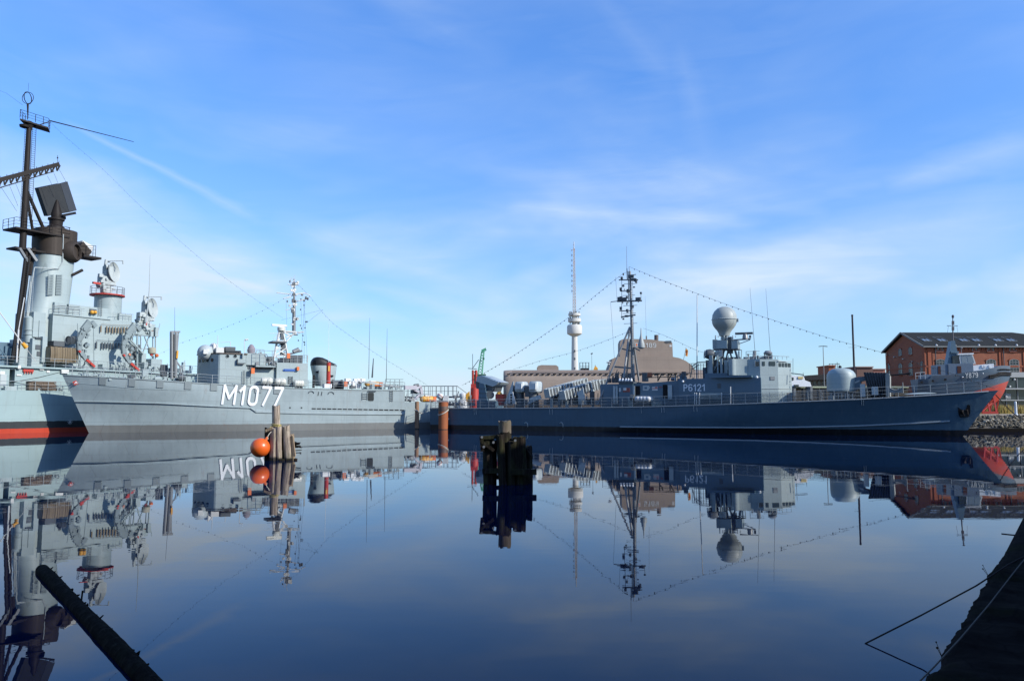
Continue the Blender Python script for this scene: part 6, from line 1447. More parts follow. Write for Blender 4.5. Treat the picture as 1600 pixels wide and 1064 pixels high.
m = MB(); m.grid([[(u0+3, .02, z) for z in (3,)]]) if False else None
m = MB()
for k in range(8): m.box(u0+3+k*5, u0+3.8+k*5, 1.5, 7.8, ZL-.1, 2.6)
m.build('support_block', TRIM, sb)
pf = thing('inspection_platform', 'small railed black platform on top of the submarine hull, right of the tower', 'platform', S)
m = MB(); rail(m, [sl_(906,578.5,W), sl_(921,578.5,W)], 1.4, .55, 2, .05); rail(m, [sl_(906,578.5,W+1.5), sl_(921,578.5,W+1.5)], 1.4, .55, 2, .05); m.build('platform_rail', DGREY, pf); m = MB(); a, b = sl_(908,578.5,W), sl_(920,575,W); m.box(a.x,b.x,W,W+1.5,a.z,b.z); m.build('platform_box', BLACK, pf)
fl = thing('pennant', 'small yellow and red pennant on a short pole right of the submarine sail', 'flag', loc=(0,0,0)); m = MB(); m.tube(A(1068,562,141), A(1072,543,141), .04, 5); m.build('pole_shaft', DGREY, fl)
def cloth(par, nm, pts, Y, mat, wob=.12):
    P_ = [A(x,y,Y) for x, y in pts]; g = MB(); rows = []
    for i in range(9):
        t = i/8; rows.append([tuple((P_[0]+(P_[1]-P_[0])*t)*(1-s_)+(P_[3]+(P_[2]-P_[3])*t)*s_+Vector((0,wob*sin(5*s_+3*t),0))) for s_ in [k/6 for k in range(7)]])
    g.grid(rows); return g.build(nm, mat, par, fix=False)
cloth(fl, 'flag_cloth', [(1072,544),(1075,547),(1074.5,557),(1070.5,556)], 141, YELL); cloth(fl, 'red_stripe', [(1072.6,546.5),(1073.8,547.5),(1073.4,555),(1072,554.5)], 140.8, RED)
fl = thing('warning_flag', 'tiny yellow triangular marker on the submarine hull right of the platform', 'marker', loc=(0,0,0)); m = MB(); m.tube(A(930,578,141), A(930,570,141), .04, 5); m.build('pole_shaft', DGREY, fl); cloth(fl, 'flag_cloth', [(930,571),(934,575),(934,578),(927,578)], 140.8, YELL, .05)
# ---- TV tower far away
YT = 620.0; kx = YT/FP
tw = thing('tv_tower', 'slim white telecommunications tower with round decks and a tall red and white lattice antenna', 'tower', loc=(A(898,560,YT).x, YT, 0))
zT_ = lambda y: A(898, y, YT).z
m = MB(); m.lathe((0,0,0), [(6.2*kx,0),(5.8*kx,zT_(600)),(5.4*kx,zT_(578)),(4.4*kx,zT_(522)),(4.2*kx,zT_(489))], 28); m.build('shaft', TWR, tw)
m = MB(); m.lathe((0,0,0), [(6*kx,zT_(525)),(11.5*kx,zT_(522)),(11.8*kx,zT_(521)),(11.8*kx,zT_(510)),(10.5*kx,zT_(508)),(4*kx,zT_(507.5))], 36); m.build('main_deck', TWR, tw)
for (y0, y1, r) in ((503, 498, 10.2), (493.5, 490, 9.6)):
    m = MB(); m.lathe((0,0,0), [(4*kx,zT_(y0+1.5)),(r*kx,zT_(y0)),(r*kx,zT_(y1)),(4*kx,zT_(y1))], 36); m.build('upper_deck', TWR, tw)
m = MB()
rd = random.Random(2)
for k in range(18):
    a = k*2*pi/18; y = rd.choice((505.5, 496.3, 488.5)); m.box(7.5*kx*cos(a)-.4, 7.5*kx*cos(a)+.4, 7.5*kx*sin(a)-.4, 7.5*kx*sin(a)+.4, zT_(y)-.6, zT_(y)+.8)
m.build('antenna_cluster', STEEL, tw)
RW = paint('mast_white',(.62,.60,.57),.6,.05,.05); RR = paint('mast_red',(.64,.54,.50),.6,.05,.05)
g1, g2 = MB(), MB(); y = 489.0; kk = 0
while y > 391:
    t = (489-y)/111; w = (2.9-1.6*t)*kx/1; yn = y-5.0; za, zb2 = zT_(y), zT_(yn); g = g1 if kk % 4 < 3 else g2
    for (sx_, sy_) in ((-1,-1),(1,-1),(1,1),(-1,1)): g.beam((sx_*w/1.3,sy_*w/1.3,za),(sx_*w/1.3,sy_*w/1.3,zb2),.34)
    for (a, b) in (((-1,-1),(1,-1)),((1,-1),(1,1)),((1,1),(-1,1)),((-1,1),(-1,-1))):
        g.beam((a[0]*w/1.3,a[1]*w/1.3,za),(b[0]*w/1.3,b[1]*w/1.3,zb2),.22); g.beam((a[0]*w/1.3,a[1]*w/1.3,zb2),(b[0]*w/1.3,b[1]*w/1.3,za),.22); g.beam((a[0]*w/1.3,a[1]*w/1.3,zb2),(b[0]*w/1.3,b[1]*w/1.3,zb2),.22)
    y = yn; kk += 1
g1.tube((0,0,zT_(391)),(0,0,zT_(378)),.35,6); g1.build('lattice_mast', RW, tw); g2.build('red_mast_section', RR, tw)
m = MB()
for k in range(9): yy = 455-k*8; m.tube((-2.0*kx,0,zT_(yy)),(-4.0*kx,0,zT_(yy)),.2,4); m.tube((-4.0*kx,0,zT_(yy+2)),(-4.0*kx,0,zT_(yy-2)),.22,4)
for y in (383, 387): m.tube((-1.8*kx,0,zT_(y)),(.8*kx,0,zT_(y)),.2,4)
m.build('mast_antennas', TWR, tw)
m = MB()
for yy in (575, 560, 548): m.box(-.6,.3,-5.3*kx-.25,-4.6*kx,zT_(yy)-1.2,zT_(yy)+.4)
m.build('shaft_windows', DGREY, tw)
# ---- centre-left shore things
rb_ = thing('red_beacon', 'bright red beacon column with yellow panel behind the launcher on the stern', 'beacon', loc=(0,0,0))
Yb = 119
m = MB(); m.tube(A(741.5,640,Yb), A(741.5,606,Yb), .75, 14, .6); m.tube(A(738.8,606,Yb), A(738.8,578.5,Yb), .17, 8); m.tube(A(743.8,606,Yb), A(743.8,578.5,Yb), .2, 8); m.box(A(736,604,Yb).x,A(747,604,Yb).x,Yb-.5,Yb+.5,A(740,607,Yb).z,A(740,600,Yb).z)
for y in (583,589,595): m.beam(A(738.8,y,Yb),A(743.8,y-3,Yb),.12)
m.build('beacon_column', RED, rb_)
m = MB(); P_ = [A(x,y,Yb-.8) for x, y in ((728,632),(728,616),(733.5,611),(735,632))]; m.add([tuple(p) for p in P_]+[(p.x,p.y+.3,p.z) for p in P_], [(0,1,2,3),(4,5,6,7),(0,4,5,1),(1,5,6,2),(2,6,7,3),(3,7,4,0)]); m.build('yellow_panel', YELL, rb_)
m = MB(); m.tube(A(738.5,578,Yb),A(738.5,553,Yb),.04,4); m.tube(A(731,575.5,Yb),A(745,576.5,Yb),.05,4); m.tube(A(738,576,Yb),A(748,562,Yb),.05,4); m.build('beacon_antenna', DGREY, rb_)
gc = thing('green_crane', 'tall green lattice crane jib rising behind the red beacon', 'crane', loc=(0,0,0)); Yc = 190
m = MB(); a, b = A(749.5,588,Yc), A(754.5,549,Yc)
for s_ in (-1,1):
    for q_ in (-1,1): m.beam(a+Vector((s_*.55,q_*.5,0)), b+Vector((s_*.3,q_*.3,0)), .2)
for k in range(9):
    p0 = a+(b-a)*k/9; p1 = a+(b-a)*(k+1)/9; w0, w1 = .55-.25*k/9, .55-.25*(k+1)/9
    m.beam(p0+Vector((-w0,-.45,0)), p1+Vector((w1,-.4,0)), .13); m.beam(p0+Vector((w0,-.45,0)), p1+Vector((-w1,-.4,0)), .13)
m.obox(b+Vector((.25,0,.3)), (.55,0,.25), (0,.4,0), (-.1,0,.3)); m.build('crane_jib', GREEN, gc)
m = MB(); m.box(a.x-1.5,a.x+1.5,Yc-1,Yc+1,ZL-.2,a.z+.5); m.obox(A(756,560.5,Yc-1),(.15,0,0),(0,.2,0),(0,0,.25)); m.build('crane_tower', paint('crane_green_dark',(.03,.12,.07),.6,.2,.2), gc)
gw = thing('footbridge', 'grey steel gangway with tall railings between the two warships', 'gangway', loc=(0,0,0)); Yg = 121
m = MB(); rail(m, [A(600,619,Yg), A(660,619,Yg), A(715,619,Yg)], 1.55, .62, 2, .035, top=.06); rail(m, [A(600,619,Yg+1.5), A(715,619,Yg+1.5)], 1.55, .9, 2, .03); m.path([A(715,603.6,Yg), A(733,617,Yg), A(742,628,Yg)], .05, 5); m.path([A(714,617,Yg), A(735,634,Yg)], .09, 5); m.build('bridge_rail', STEEL, gw)
m = MB(); a, b = A(600,621.5,Yg), A(716,619,Yg); m.box(a.x,b.x,Yg,Yg+1.5,a.z,b.z)
for x in (606, 640, 690, 712): c = A(x,620,Yg); m.box(c.x-.15,c.x+.15,Yg+.5,Yg+.8,-.6,c.z)
m.build('bridge_deck', DGREY, gw)
cp = thing('white_capstan', 'rounded white winch housing between the gangway and the red beacon', 'winch', loc=(0,0,0))
c = A(723,632,118.5); m = MB(); m.lathe((c.x,c.y,c.z-1.2), [(.9,0),(.9,1.4),(.6,1.8),(.35,2.0),(.55,2.4),(.5,2.8),(.15,3.0)], 16); m.build('winch_drum', OFFW, cp)
m = MB(); m.beam((c.x-1.5,c.y-.4,c.z-1.2),(c.x-.6,c.y-.4,c.z+2),.15); m.beam((c.x+.9,c.y-.4,c.z-1.2),(c.x+1.3,c.y-.4,c.z+1.4),.18); m.tube((c.x-1.2,c.y-.3,c.z+.9),(c.x-1.2,c.y-.3,c.z+1.4),.2,8); m.build('winch_frame', STEEL, cp)
m = MB(); rd = random.Random(19)
for x0 in range(792, 1080, 9):
    a = sl_(x0, 584.5, .35); m.box(a.x, a.x+.55, .28, .5, a.z-.09, a.z+.09)
m.build('limber_hole', paint('limber_dark',(.05,.04,.035),.9,.1,0), sb)
m = MB(); a, b = sl_(800,580.5,.6), sl_(1085,580.5,.6); m.box(a.x, b.x, .5, .8, a.z-.05, a.z+.05); m.build('casing_edge', paint('casing_dark',(.14,.10,.08),.8,.2,.2), sb)
# ================================================================== FOREGROUND
def pile(mb, p, q, r, r2=None, n=14, seg=14, rough=.12, seed=0, top=True):
    """weathered round timber with uneven sides and a ragged head"""
    rd = random.Random(seed); p, q = Vector(p), Vector(q); d = q-p; a = d.cross(Vector((0,1,0)))
    if a.length < .01: a = Vector((1,0,0))
    a.normalize(); b = d.cross(a).normalized(); r2 = r2 or r; prof = [rd.uniform(1-rough, 1+rough) for _ in range(n)]; rows = []
    for j in range(seg+1):
        t = j/seg; c = p+d*t; rr = r+(r2-r)*t; prof = [x*.9+.1*rd.uniform(1-rough*1.6, 1+rough*1.6) for x in prof]
        rows.append([c+(a*cos(2*pi*i/n)+b*sin(2*pi*i/n))*rr*prof[i]+(d.normalized()*rd.uniform(-.09,.05)*(r/.25) if j == seg else Vector((0,0,0))) for i in range(n)])
    rows = [r_+[r_[0]] for r_ in rows]; mb.grid(rows); c = q-d.normalized()*.03
    for i in range(n): mb.add([rows[-1][i], rows[-1][(i+1)%n if i < n-1 else 0], c], [(0,1,2)])
    return mb
def onY(px, py, Y): return A(px, py, Y)
# --- left pile group
c0 = G(437, 719); t = thing('mooring_dolphin', 'sunlit cluster of weathered timber piles with one tall post, beside the orange float', 'pile cluster', loc=c0)
def lp(px, py, dy=0): return A(px, py, c0.y+dy)-c0
sub = Vector((0,0,-.6))
def timb(name, mat, par, px0, px1, y1, r, dy=0, seed=0, r2=None, rough=.19):
    b = lp(px0, 719-dy*1.9, dy); b.z = -.5; m = MB(); pile(m, b, lp(px1, y1, dy), r, r2, seed=seed, rough=rough); return m.build(name, mat, par)
timb('tall_pile', WOODL, t, 432, 431.5, 633.5, .235, .25, 1, .225, .05)
timb('side_pile', WOODL, t, 427.5, 428.5, 668, .225, -.2, 2, .2); timb('side_pile', WOODL, t, 436.5, 435.5, 667, .16, -.25, 3)
timb('side_pile', WOODD, t, 417.5, 419, 668.5, .19, .35, 4); timb('side_pile', WOODL, t, 452.5, 446.5, 665, .235, -.05, 5, .22, .07)
timb('side_pile', WOODC, t, 458.5, 456.5, 678, .13, .1, 6, .11, .25); timb('side_pile', WOODD, t, 443, 441, 672, .22, .5, 7)
m = MB(); m.beam(lp(415,673,-.35), lp(426,669,-.35), .12, .14); m.beam(lp(456,681,-.1), lp(460,713,-.15), .1, .16); m.build('split_timber', WOODC, t)
m = MB(); rd = random.Random(4)
for k in range(16):
    y = rd.uniform(690, 707); m.beam(lp(458,y+rd.uniform(-3,3),.1), lp(rd.uniform(466,471.5),y+rd.uniform(-2,2),rd.uniform(-.1,.3)), .045)
m.build('broken_splinters', WOODD, t)
m = MB()
for k, y in enumerate((664.5, 666.0, 663.5)): m.torus(lp(431.6,y,.25)-Vector((0,0,0)), .26+.01*k, .022, (.12*(k-1),.1,1), 24)
m.path([lp(437,664,-.02), lp(434,668,-.2), lp(432,667,-.3)], .022, 5); m.path([lp(424,666,.0), lp(418,672,-.1), lp(414,676,-.1)], .022, 5); m.build('rope_lashing', paint('yellow_rope',(.55,.45,.16),.85,.2,0), t)
m = MB()
for k in range(9): a = k*2*pi/9; m.obox(Vector((.1+.72*cos(a), .1+.45*sin(a), .03)), (.13,0,0), (0,.1,0), (0,0,.07))
m.build('waterlogged_ring', WOODD, t)
# --- orange float
fc = A(406.5, 699.3, c0.y-.55); ft = thing('orange_float', 'big bright orange ball float hanging just above the water beside the sunlit piles', 'float', loc=fc)
rF = 15.1*(c0.y-.55)/FP/1.02
m = MB(); m.ball((0,0,0), rF, 40); o = m.build('float_ball', paint('orange_plastic', (.86,.14,.015), .28, .05, .05, bump=.02), ft)
m = MB(); m.lathe((.30,0,rF*.78), [(.09,0),(.07,.16),(.05,.2)], 12, (.45,0,.9)); m.build('float_neck', ORNG, ft)
m = MB(); m.path([Vector((.38,0,rF*.95)), Vector((.42,.05,rF+.15)), Vector((.5,.15,rF+.3)), Vector((.62,.3,rF+.42))], .025, 5); m.torus((.38,0,rF*.95), .06, .02, (0,1,0), 10); m.build('float_rope', ROPE, ft)
# --- dark pile group
c1 = G(792, 755.5); t = thing('mooring_dolphin', 'dark shaded cluster of wooden piles with crossed timbers, in the middle of the basin', 'pile cluster', loc=c1)
def rp(px, py, dy=0): return A(px, py, c1.y+dy)-c1
def timd(name, mat, px0, px1, y1, r, dy=0, seed=0, r2=None, rough=.1):
    b = rp(px0, 756, dy); b.z = -.5; m = MB(); pile(m, b, rp(px1, y1, dy), r, r2, seed=seed, rough=rough); return m.build(name, mat, t)
timd('centre_pile', WOODD, 791.5, 789, 676, .27, .1, 11, .25); 
m = MB(); pile(m, rp(789,677,.1), rp(788.6,658,.1), .245, .25, seed=12, rough=.05); m.build('pile_head', wood_mat('lit_pile_head', ((.04,.03,.02),(.12,.09,.065),(.22,.17,.12)), .35), t)  # paler wood paints the sunlit top of the shaded centre pile
timd('side_pile', WOODD, 766, 762, 683, .25, -.1, 13, .24, .2); timd('side_pile', WOODD, 770, 772, 688, .13, .2, 29, .12, .2); 
timd('side_pile', WOODD, 787, 781, 679, .17, -.35, 14, .15); timd('side_pile', WOODD, 815, 811, 683, .26, -.1, 15, .25, .2); timd('side_pile', WOODD, 823, 823, 697, .24, .25, 16, .2, .2); timd('side_pile', WOODD, 821, 804, 684, .17, .4, 17, .16); timd('side_pile', WOODD, 799, 800, 688, .17, -.3, 20)
m = MB()
for (a, b, w, h) in (((750,684,-.3),(782,682,-.35),.13,.14),((754,736,-.35),(786,735,-.4),.14,.2),((800,737.5,-.5),(838,737,-.45),.2,.22),((752,681,-.4),(754,705,-.4),.14,.14),((753,690,-.45),(772,704,-.42),.1,.12),((820,700,.1),(829,714,0),.1,.12),((760,745,.5),(822,747,.55),.12,.16),((752,686,-.35),(757,700,.5),.12,.12)): m.beam(rp(*a), rp(*b), w, h)
m.build('cross_timber', WOODD, t)
m = MB(); m.beam(rp(802,734.5,-.5), rp(836,733.5,-.46), .16, .05); m.build('walkway_plank', WOODC, t)
m = MB()
for (x, y) in ((753,683),(756,698),(771,691),(805,688),(825,737)): m.lathe(rp(x,y,-.5), [(.05,0),(.05,.05)], 8, (0,-1,0))
m.build('bolt_heads', STEEL, t)
# --- single piles near the sterns
b = G(651.6, 670.3); o = thing('wooden_pile', 'slim brown wooden pile between the two ship sterns, with a pale rope round it', 'pile', loc=b)
m = MB(); pile(m, (0,0,-.7), A(651.6,627.5,b.y)-b, .30, .28, rough=.04, seed=21); m.build('pile_shaft', PILEM, o)
line('mooring_rope', [A(647,639.3,b.y-.35), A(651.5,641.5,b.y-.42), A(657,645,b.y-.1), A(662,647,b.y+.5)], .075, ROPE, 'thick pale rope slung round the slim brown pile', 'rope', 8)
b = G(692.5, 671); o = thing('steel_pile', 'thick rusty orange steel pile standing off the patrol boat stern', 'pile', loc=b); hP = (A(692.5,628,b.y)-b).z; rp_ = 7.4*b.y/FP
m = MB(); m.lathe((0,0,-.8), [(rp_,0),(rp_,.8),(rp_,hP+.78),(rp_*.95,hP+.8),(rp_*.2,hP+.8)], 32); m.build('pile_shaft', RUSTP, o)
m = MB(); m.lathe((0,0,hP-1.25), [(rp_*1.02,0),(rp_*1.03,.05),(rp_*1.03,.62),(rp_*1.02,.66)], 32); m.build('worn_band', paint('rubbed_steel',(.17,.10,.07),.6,.3,.5), o)
pts = [b+Vector((rp_*1.07*cos(a), rp_*1.07*sin(a), hP-1.35+.35*cos(a)+.15*sin(a)*0-.22*math.sin(-a))) for a in [R(175+k*13) for k in range(15)]]
line('mooring_rope', pts, .075, ROPE, 'pale rope hanging in a loop across the rusty steel pile', 'rope', 8)
line('mooring_rope', [A(699.5,654.5,b.y), A(705,654.6,b.y+1), A(710,655.3,b.y+2), A(714.7,656.6,b.y+2.6)], .085, OFFW, 'short white line leading from the rusty pile to the patrol boat hull', 'rope', 8)
bc = A(687.5, 619, b.y-.1); o = thing('mooring_buoy', 'round white ball fender with a red stripe lying on top of the rusty pile', 'fender', loc=bc); rb2 = 4.9*b.y/FP
m = MB(); m.ball((0,0,0), rb2, 24); m.build('fender_ball', OFFW, o); m = MB(); m.torus((0,0,0), rb2*.985, .045, (.55,.35,.75), 30); m.build('red_stripe', RED, o)
# something has to carry the ball: a short bracket with white and red cap
o = thing('marker_cap', 'small white and red cap box on the right of the rusty pile head', 'marker', loc=A(697,623,b.y)); m = MB(); m.box(-.32,.32,-.3,.3,-.42,.42); m.build('cap_box', OFFW, o); m = MB(); m.box(-.33,.33,-.31,.31,-.5,-.43); m.build('red_base', RED, o)
m = MB(); m.box(-.85,.6,-.35,.35,-.02,.16); m.tube((-.42,0,.1),(-.42,0,.5),.14,10); o = m.build('pile_bracket', STEEL); o.location = b+Vector((0,0,hP)); tag(o, 'flat steel plate with stub on top of the rusty pile', 'bracket')
# --- floating log
a, b2 = G(64, 889, .02), G(231, 1064, .02); d = (b2-a); L_ = d.length+3.2; d.normalize()
o = thing('floating_log', 'long dark mossy log floating from the lower left corner of the basin', 'log', loc=a)
m = MB(); rd = random.Random(6); sdv = Vector((-d.y, d.x, 0)); rows = []; n = 22; S_ = 80; prof = [1]*n
for j in range(S_+1):
    s_ = L_*j/S_; prof = [x*.85+.15*rd.uniform(.82,1.18) for x in prof]; rr = .112*(1+.06*sin(s_*1.3))*(1 if j > 1 else (.8 if j == 1 else .45)); c = d*(s_-.1)
    rows.append([c+(sdv*cos(2*pi*i/n)+Vector((0,0,1))*sin(2*pi*i/n))*rr*prof[i%n] for i in range(n+1)])
m.grid(rows); m.add(rows[0][:-1], [tuple(range(n))]); m.add(rows[-1][:-1], [tuple(range(n))])
m.build('log_trunk', LOGM, o)
m = MB()
for k in range(17):
    s_ = .5+k*.42+rd.uniform(-.1,.1); ang = rd.uniform(-.3,.9); c = d*s_+(sdv*-cos(ang)*-1+Vector((0,0,1))*sin(ang))*.108; out = (sdv*cos(ang)+Vector((0,0,1))*sin(ang)); m.tube(c, c+out*rd.uniform(.02,.06)+d*rd.uniform(-.05,.05), rd.uniform(.012,.03), 6, .008)
c = d*3.3+sdv*.09; m.tube(c, c+Vector((-.05,.12,.16)), .014, 5); m.build('branch_stub', LOGM, o)
# --- quay we stand on
HQ = .7; _q0, _q1 = G(1441, 1064, HQ), G(1604, 795, HQ); tv = (_q1-_q0).normalized(); nv = Vector((tv.y, -tv.x, 0)); E0 = _q0-tv*_q0.dot(tv); E0.z = 0
def qp(s, n_, z): return E0+tv*s+nv*n_+Vector((0,0,z))
import mathutils
def rough(s, n_): v = mathutils.noise.fractal(Vector((s*1.4, n_*1.4, 3)), 1.0, 2.0, 5); return v
m = MB(); rows = []
ss = [-30,-15,-6,-2,0,1.5]+[2.5+.07*k for k in range(170)]+[15,17,20,25,32,45,70,110]
nn = [0,.06,.12]+[.12+.12*k for k in range(1,40)]+[6,9,14,30,60]
for s_ in ss:
    r = []; ed = .05*rough(s_*2.5, 0)+.05*abs(mathutils.noise.noise(Vector((s_*3.1,5,1))))
    for k, n_ in enumerate(nn):
        zz_ = HQ+ (.06*rough(s_, n_)+.03*abs(mathutils.noise.noise(Vector((s_*5,n_*5,1)))) if n_ < 5.5 else 0) - (.07 if k == 0 else (.02 if k == 1 else 0))
        r.append(qp(s_, n_+(ed if k < 3 else 0), zz_))
    rows.append(r)
m.grid(rows); m.grid([[r[0] for r in rows], [Vector((r[0].x, r[0].y, .2)) for r in rows], [Vector((r[0].x, r[0].y, -1.5)) for r in rows]])
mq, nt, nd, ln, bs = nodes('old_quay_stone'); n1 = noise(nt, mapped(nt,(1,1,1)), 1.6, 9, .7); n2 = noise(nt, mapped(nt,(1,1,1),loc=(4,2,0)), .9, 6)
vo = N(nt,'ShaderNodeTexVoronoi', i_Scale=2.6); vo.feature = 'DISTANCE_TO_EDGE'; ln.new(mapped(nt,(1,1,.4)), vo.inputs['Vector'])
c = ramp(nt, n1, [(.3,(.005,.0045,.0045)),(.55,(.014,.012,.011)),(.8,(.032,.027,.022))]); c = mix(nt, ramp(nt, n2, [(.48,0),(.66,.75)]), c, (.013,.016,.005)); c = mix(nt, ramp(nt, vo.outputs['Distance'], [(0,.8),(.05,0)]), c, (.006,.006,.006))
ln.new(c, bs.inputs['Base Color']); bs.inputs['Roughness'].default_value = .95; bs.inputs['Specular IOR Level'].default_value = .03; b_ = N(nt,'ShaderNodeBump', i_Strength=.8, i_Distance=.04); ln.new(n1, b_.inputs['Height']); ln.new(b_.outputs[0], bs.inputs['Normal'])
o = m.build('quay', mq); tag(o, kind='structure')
# ropes on the quay and dipping into the basin
w0 = G(1352, 1005, .0); e0 = A(1525, 915, G(1525,915,HQ).y)
def onq(px, py, z=HQ+.07): return G(px, py, z)
o = line('quay_rope', [w0+Vector((0,0,-.25))+(w0-e0)*.08, w0, w0+(e0-w0)*.5+Vector((0,0,-.01)), onq(1525,915), onq(1548,900), onq(1575,882), onq(1602,868), onq(1640,850)], .010, ROPED, 'dark taut rope running off the quay edge down into the water', 'rope', 6)
line('quay_rope', [onq(1438,1063), onq(1460,1041), onq(1500,998), onq(1545,945), onq(1585,893), onq(1620,850)], .008, paint('grey_cord',(.16,.15,.12),.9,.2,0), 'thin grey cord lying along the dark quay edge', 'rope', 5)
m = MB(); p = onq(1586,836,HQ+.02); m.tube(p, p+Vector((-.22,.03,.02)), .014, 6); o = m.build('iron_spike', WIRE); tag(o, 'short dark iron bar sticking out from the upper quay edge', 'iron bar')
for i, (x, y, dx, dz, lab) in enumerate(((1546,897,-.05,.03,'dry stalk with seed head leaning over the quay edge, above the taut rope'),(1474,1023,-.03,.02,'small dry stalk at the lower end of the quay edge'))):
    o = thing('dry_stalk', lab, 'plant', loc=onq(x,y,HQ)); m = MB(); m.tube((0,0,-.05),(dx*1.5,.02,dz+.04),.003,4); m.tube((0,0,-.05),(dx,.06,dz+.08),.003,4); m.build('stem', WOODD, o); m = MB(); m.ball((dx*1.5,.02,dz+.04),.011,8); m.ball((dx,.06,dz+.08),.008,8); m.build('seed_head', WOODD, o)
m = MB(); rd = random.Random(12)
for _ in range(420):
    s_ = rd.uniform(2, 15); n_ = abs(rd.gauss(.12,.25)); p = qp(s_, n_+.05, HQ-.02); h = rd.uniform(.015,.05); dx = rd.uniform(-.02,.02)
    m.add([p+Vector((-.004,0,0)), p+Vector((.004,0,0)), p+Vector((dx,rd.uniform(-.02,.02),h))], [(0,1,2)])
o = m.build('moss_tufts', paint('moss_green',(.03,.04,.012),.9,.3,0), smooth=False, fix=False); tag(o, 'short dark moss and grass growing along the quay edge', 'moss', kind='stuff')
# --- quay shed behind the photographer, whose shade falls on the quay, the log and the dark piles
sd = thing('quay_shed', 'tall brick shed on the near quay, outside the right edge of the photo', 'building', loc=E0+Vector((0,0,0)), rot=math.atan2(tv.y, tv.x))
HS = 14.6
m = MB(); m.box(-26, 46, -21, -6, HQ-.2, HS); m.build('wall', BRICK, sd)
m = MB(); m.add([(-27,-22,HS),(47,-22,HS),(47,-5.4,HS),(-27,-5.4,HS),(-27,-13.5,HS+2.2),(47,-13.5,HS+2.2)], [(0,1,5,4),(3,4,5,2),(0,4,3),(1,2,5),(0,3,2,1)]); m.build('roof', ROOF, sd, smooth=False)
for k in range(9): window(sd, (-22+8*k, -6, 0), (1,0,0), 1.8, 5, 8.4, .4, (0,1,0), 2, 4)
# ------------------------------------------------------------------ light strings and wires
bm_ = MB(); bm_.ball((0,0,0), .062, 8); _bulb = None
def light_string(lab, pts, n, r=.014, bs=1.0, group='light strings rigged between masts and bows'):
    """pts: (px,py,Y) measured along the wire"""
    global _bulb
    P = [A(*p) for p in pts]; m = MB(); fine = []
    for i in range(len(P)-1):      # smooth the corners
        p0, p1, p2, p3 = P[max(0,i-1)], P[i], P[i+1], P[min(len(P)-1,i+2)]
        for k in range(6):
            t = k/6; fine.append(.5*((2*p1)+(p2-p0)*t+(2*p0-5*p1+4*p2-p3)*t*t+(3*p1-p0-3*p2+p3)*t**3))
    fine.append(P[-1]); m.path(fine, r, 4); o = m.build('light_string', WIRE); tag(o, lab, 'light string', group)
    L = sum((b-a).length for a, b in zip(fine, fine[1:])); acc = 0; nxt = L/(n+1)
    for a, b in zip(fine, fine[1:]):
        l = (b-a).length
        while n and acc+l >= nxt and nxt < L*.999:
            p = a+(b-a)*((nxt-acc)/l)
            if _bulb is None: _bulb = bm_.build('bulb', WIRE, o); q = _bulb
            else: q = _bulb.copy(); C.objects.link(q); q.parent = o
            q.location = p-Vector((0,0,.07)); q.scale = (bs,bs,bs*1.3); nxt += L/(n+1)
        acc += l
YP = lambda px: F_depth(FPb, px, 3.9)
def F_depth(Fr, px, v): return Fr.W(Fr.L(px, 600, v)).y
P_ = lambda l: [(x, y, YP(x)) for x, y in l]
light_string('string of small bulbs from the tripod mast top down to the patrol boat bow', P_([(983.3,417),(1040,440),(1090,459),(1150,481),(1200,497.5),(1260,517),(1310,532.5),(1365,547),(1430,566),(1500,588),(1554,607)]), 56)
light_string('string of small bulbs from the tripod mast down to the patrol boat stern', P_([(981,424),(965,434),(930,462),(895,491),(850,523),(800,557),(756,583),(722,602)]), 42)
light_string('thin faint string from the low stern up to the middle of the tripod mast', P_([(802,577),(850,562),(900,549),(950,531),(984,517)]), 16, .012, .7)
light_string('thin faint string from the middle of the tripod mast towards the submarine sail', P_([(1005,513),(1040,525),(1085,546),(1105,552)]), 7, .012, .7)
YM = lambda l: [(x, y, F_depth(FM, x, 3.6)) for x, y in l]
light_string('string of bulbs from the minehunter mast down to its stern', YM([(460,440),(480,459),(515,500),(545,523),(590,554),(630,578),(668,602)]), 34, .009, .6)
light_string('string of bulbs from the minehunter mast forward over its bridge', YM([(458,455),(433,473),(400,490),(365,506),(320,523),(285,535),(262,547),(225,562)]), 24, .004, .75)
light_string('long thin wire string from the destroyer mast to the minehunter mast', [(78,190,93.5),(100,212,94),(160,264,95.5),(215,318,97),(270,367,98.5),(330,418,100),(385,458,101.5),(442,497,103)], 40, .008, .45)
line('mast_wire', [A(-25,133,92), A(10,146,92.5), A(36,165,93)], .012, WIRE, 'thin wire coming in from the upper left corner to the black mast top', 'wire', 4)
line('stay_wire', [A(470,512,105), A(505,484,105), A(440,500,104)], .01, WIRE, 'thin short stay wire at the right of the minehunter mast', 'wire', 4)
line('bow_line', [A(-30,606,89), A(20,597,90), A(60,590,91), A(97,581,91)], .035, ROPED, 'thin dark mooring line from the minehunter bow to the destroyer deck', 'rope', 5)
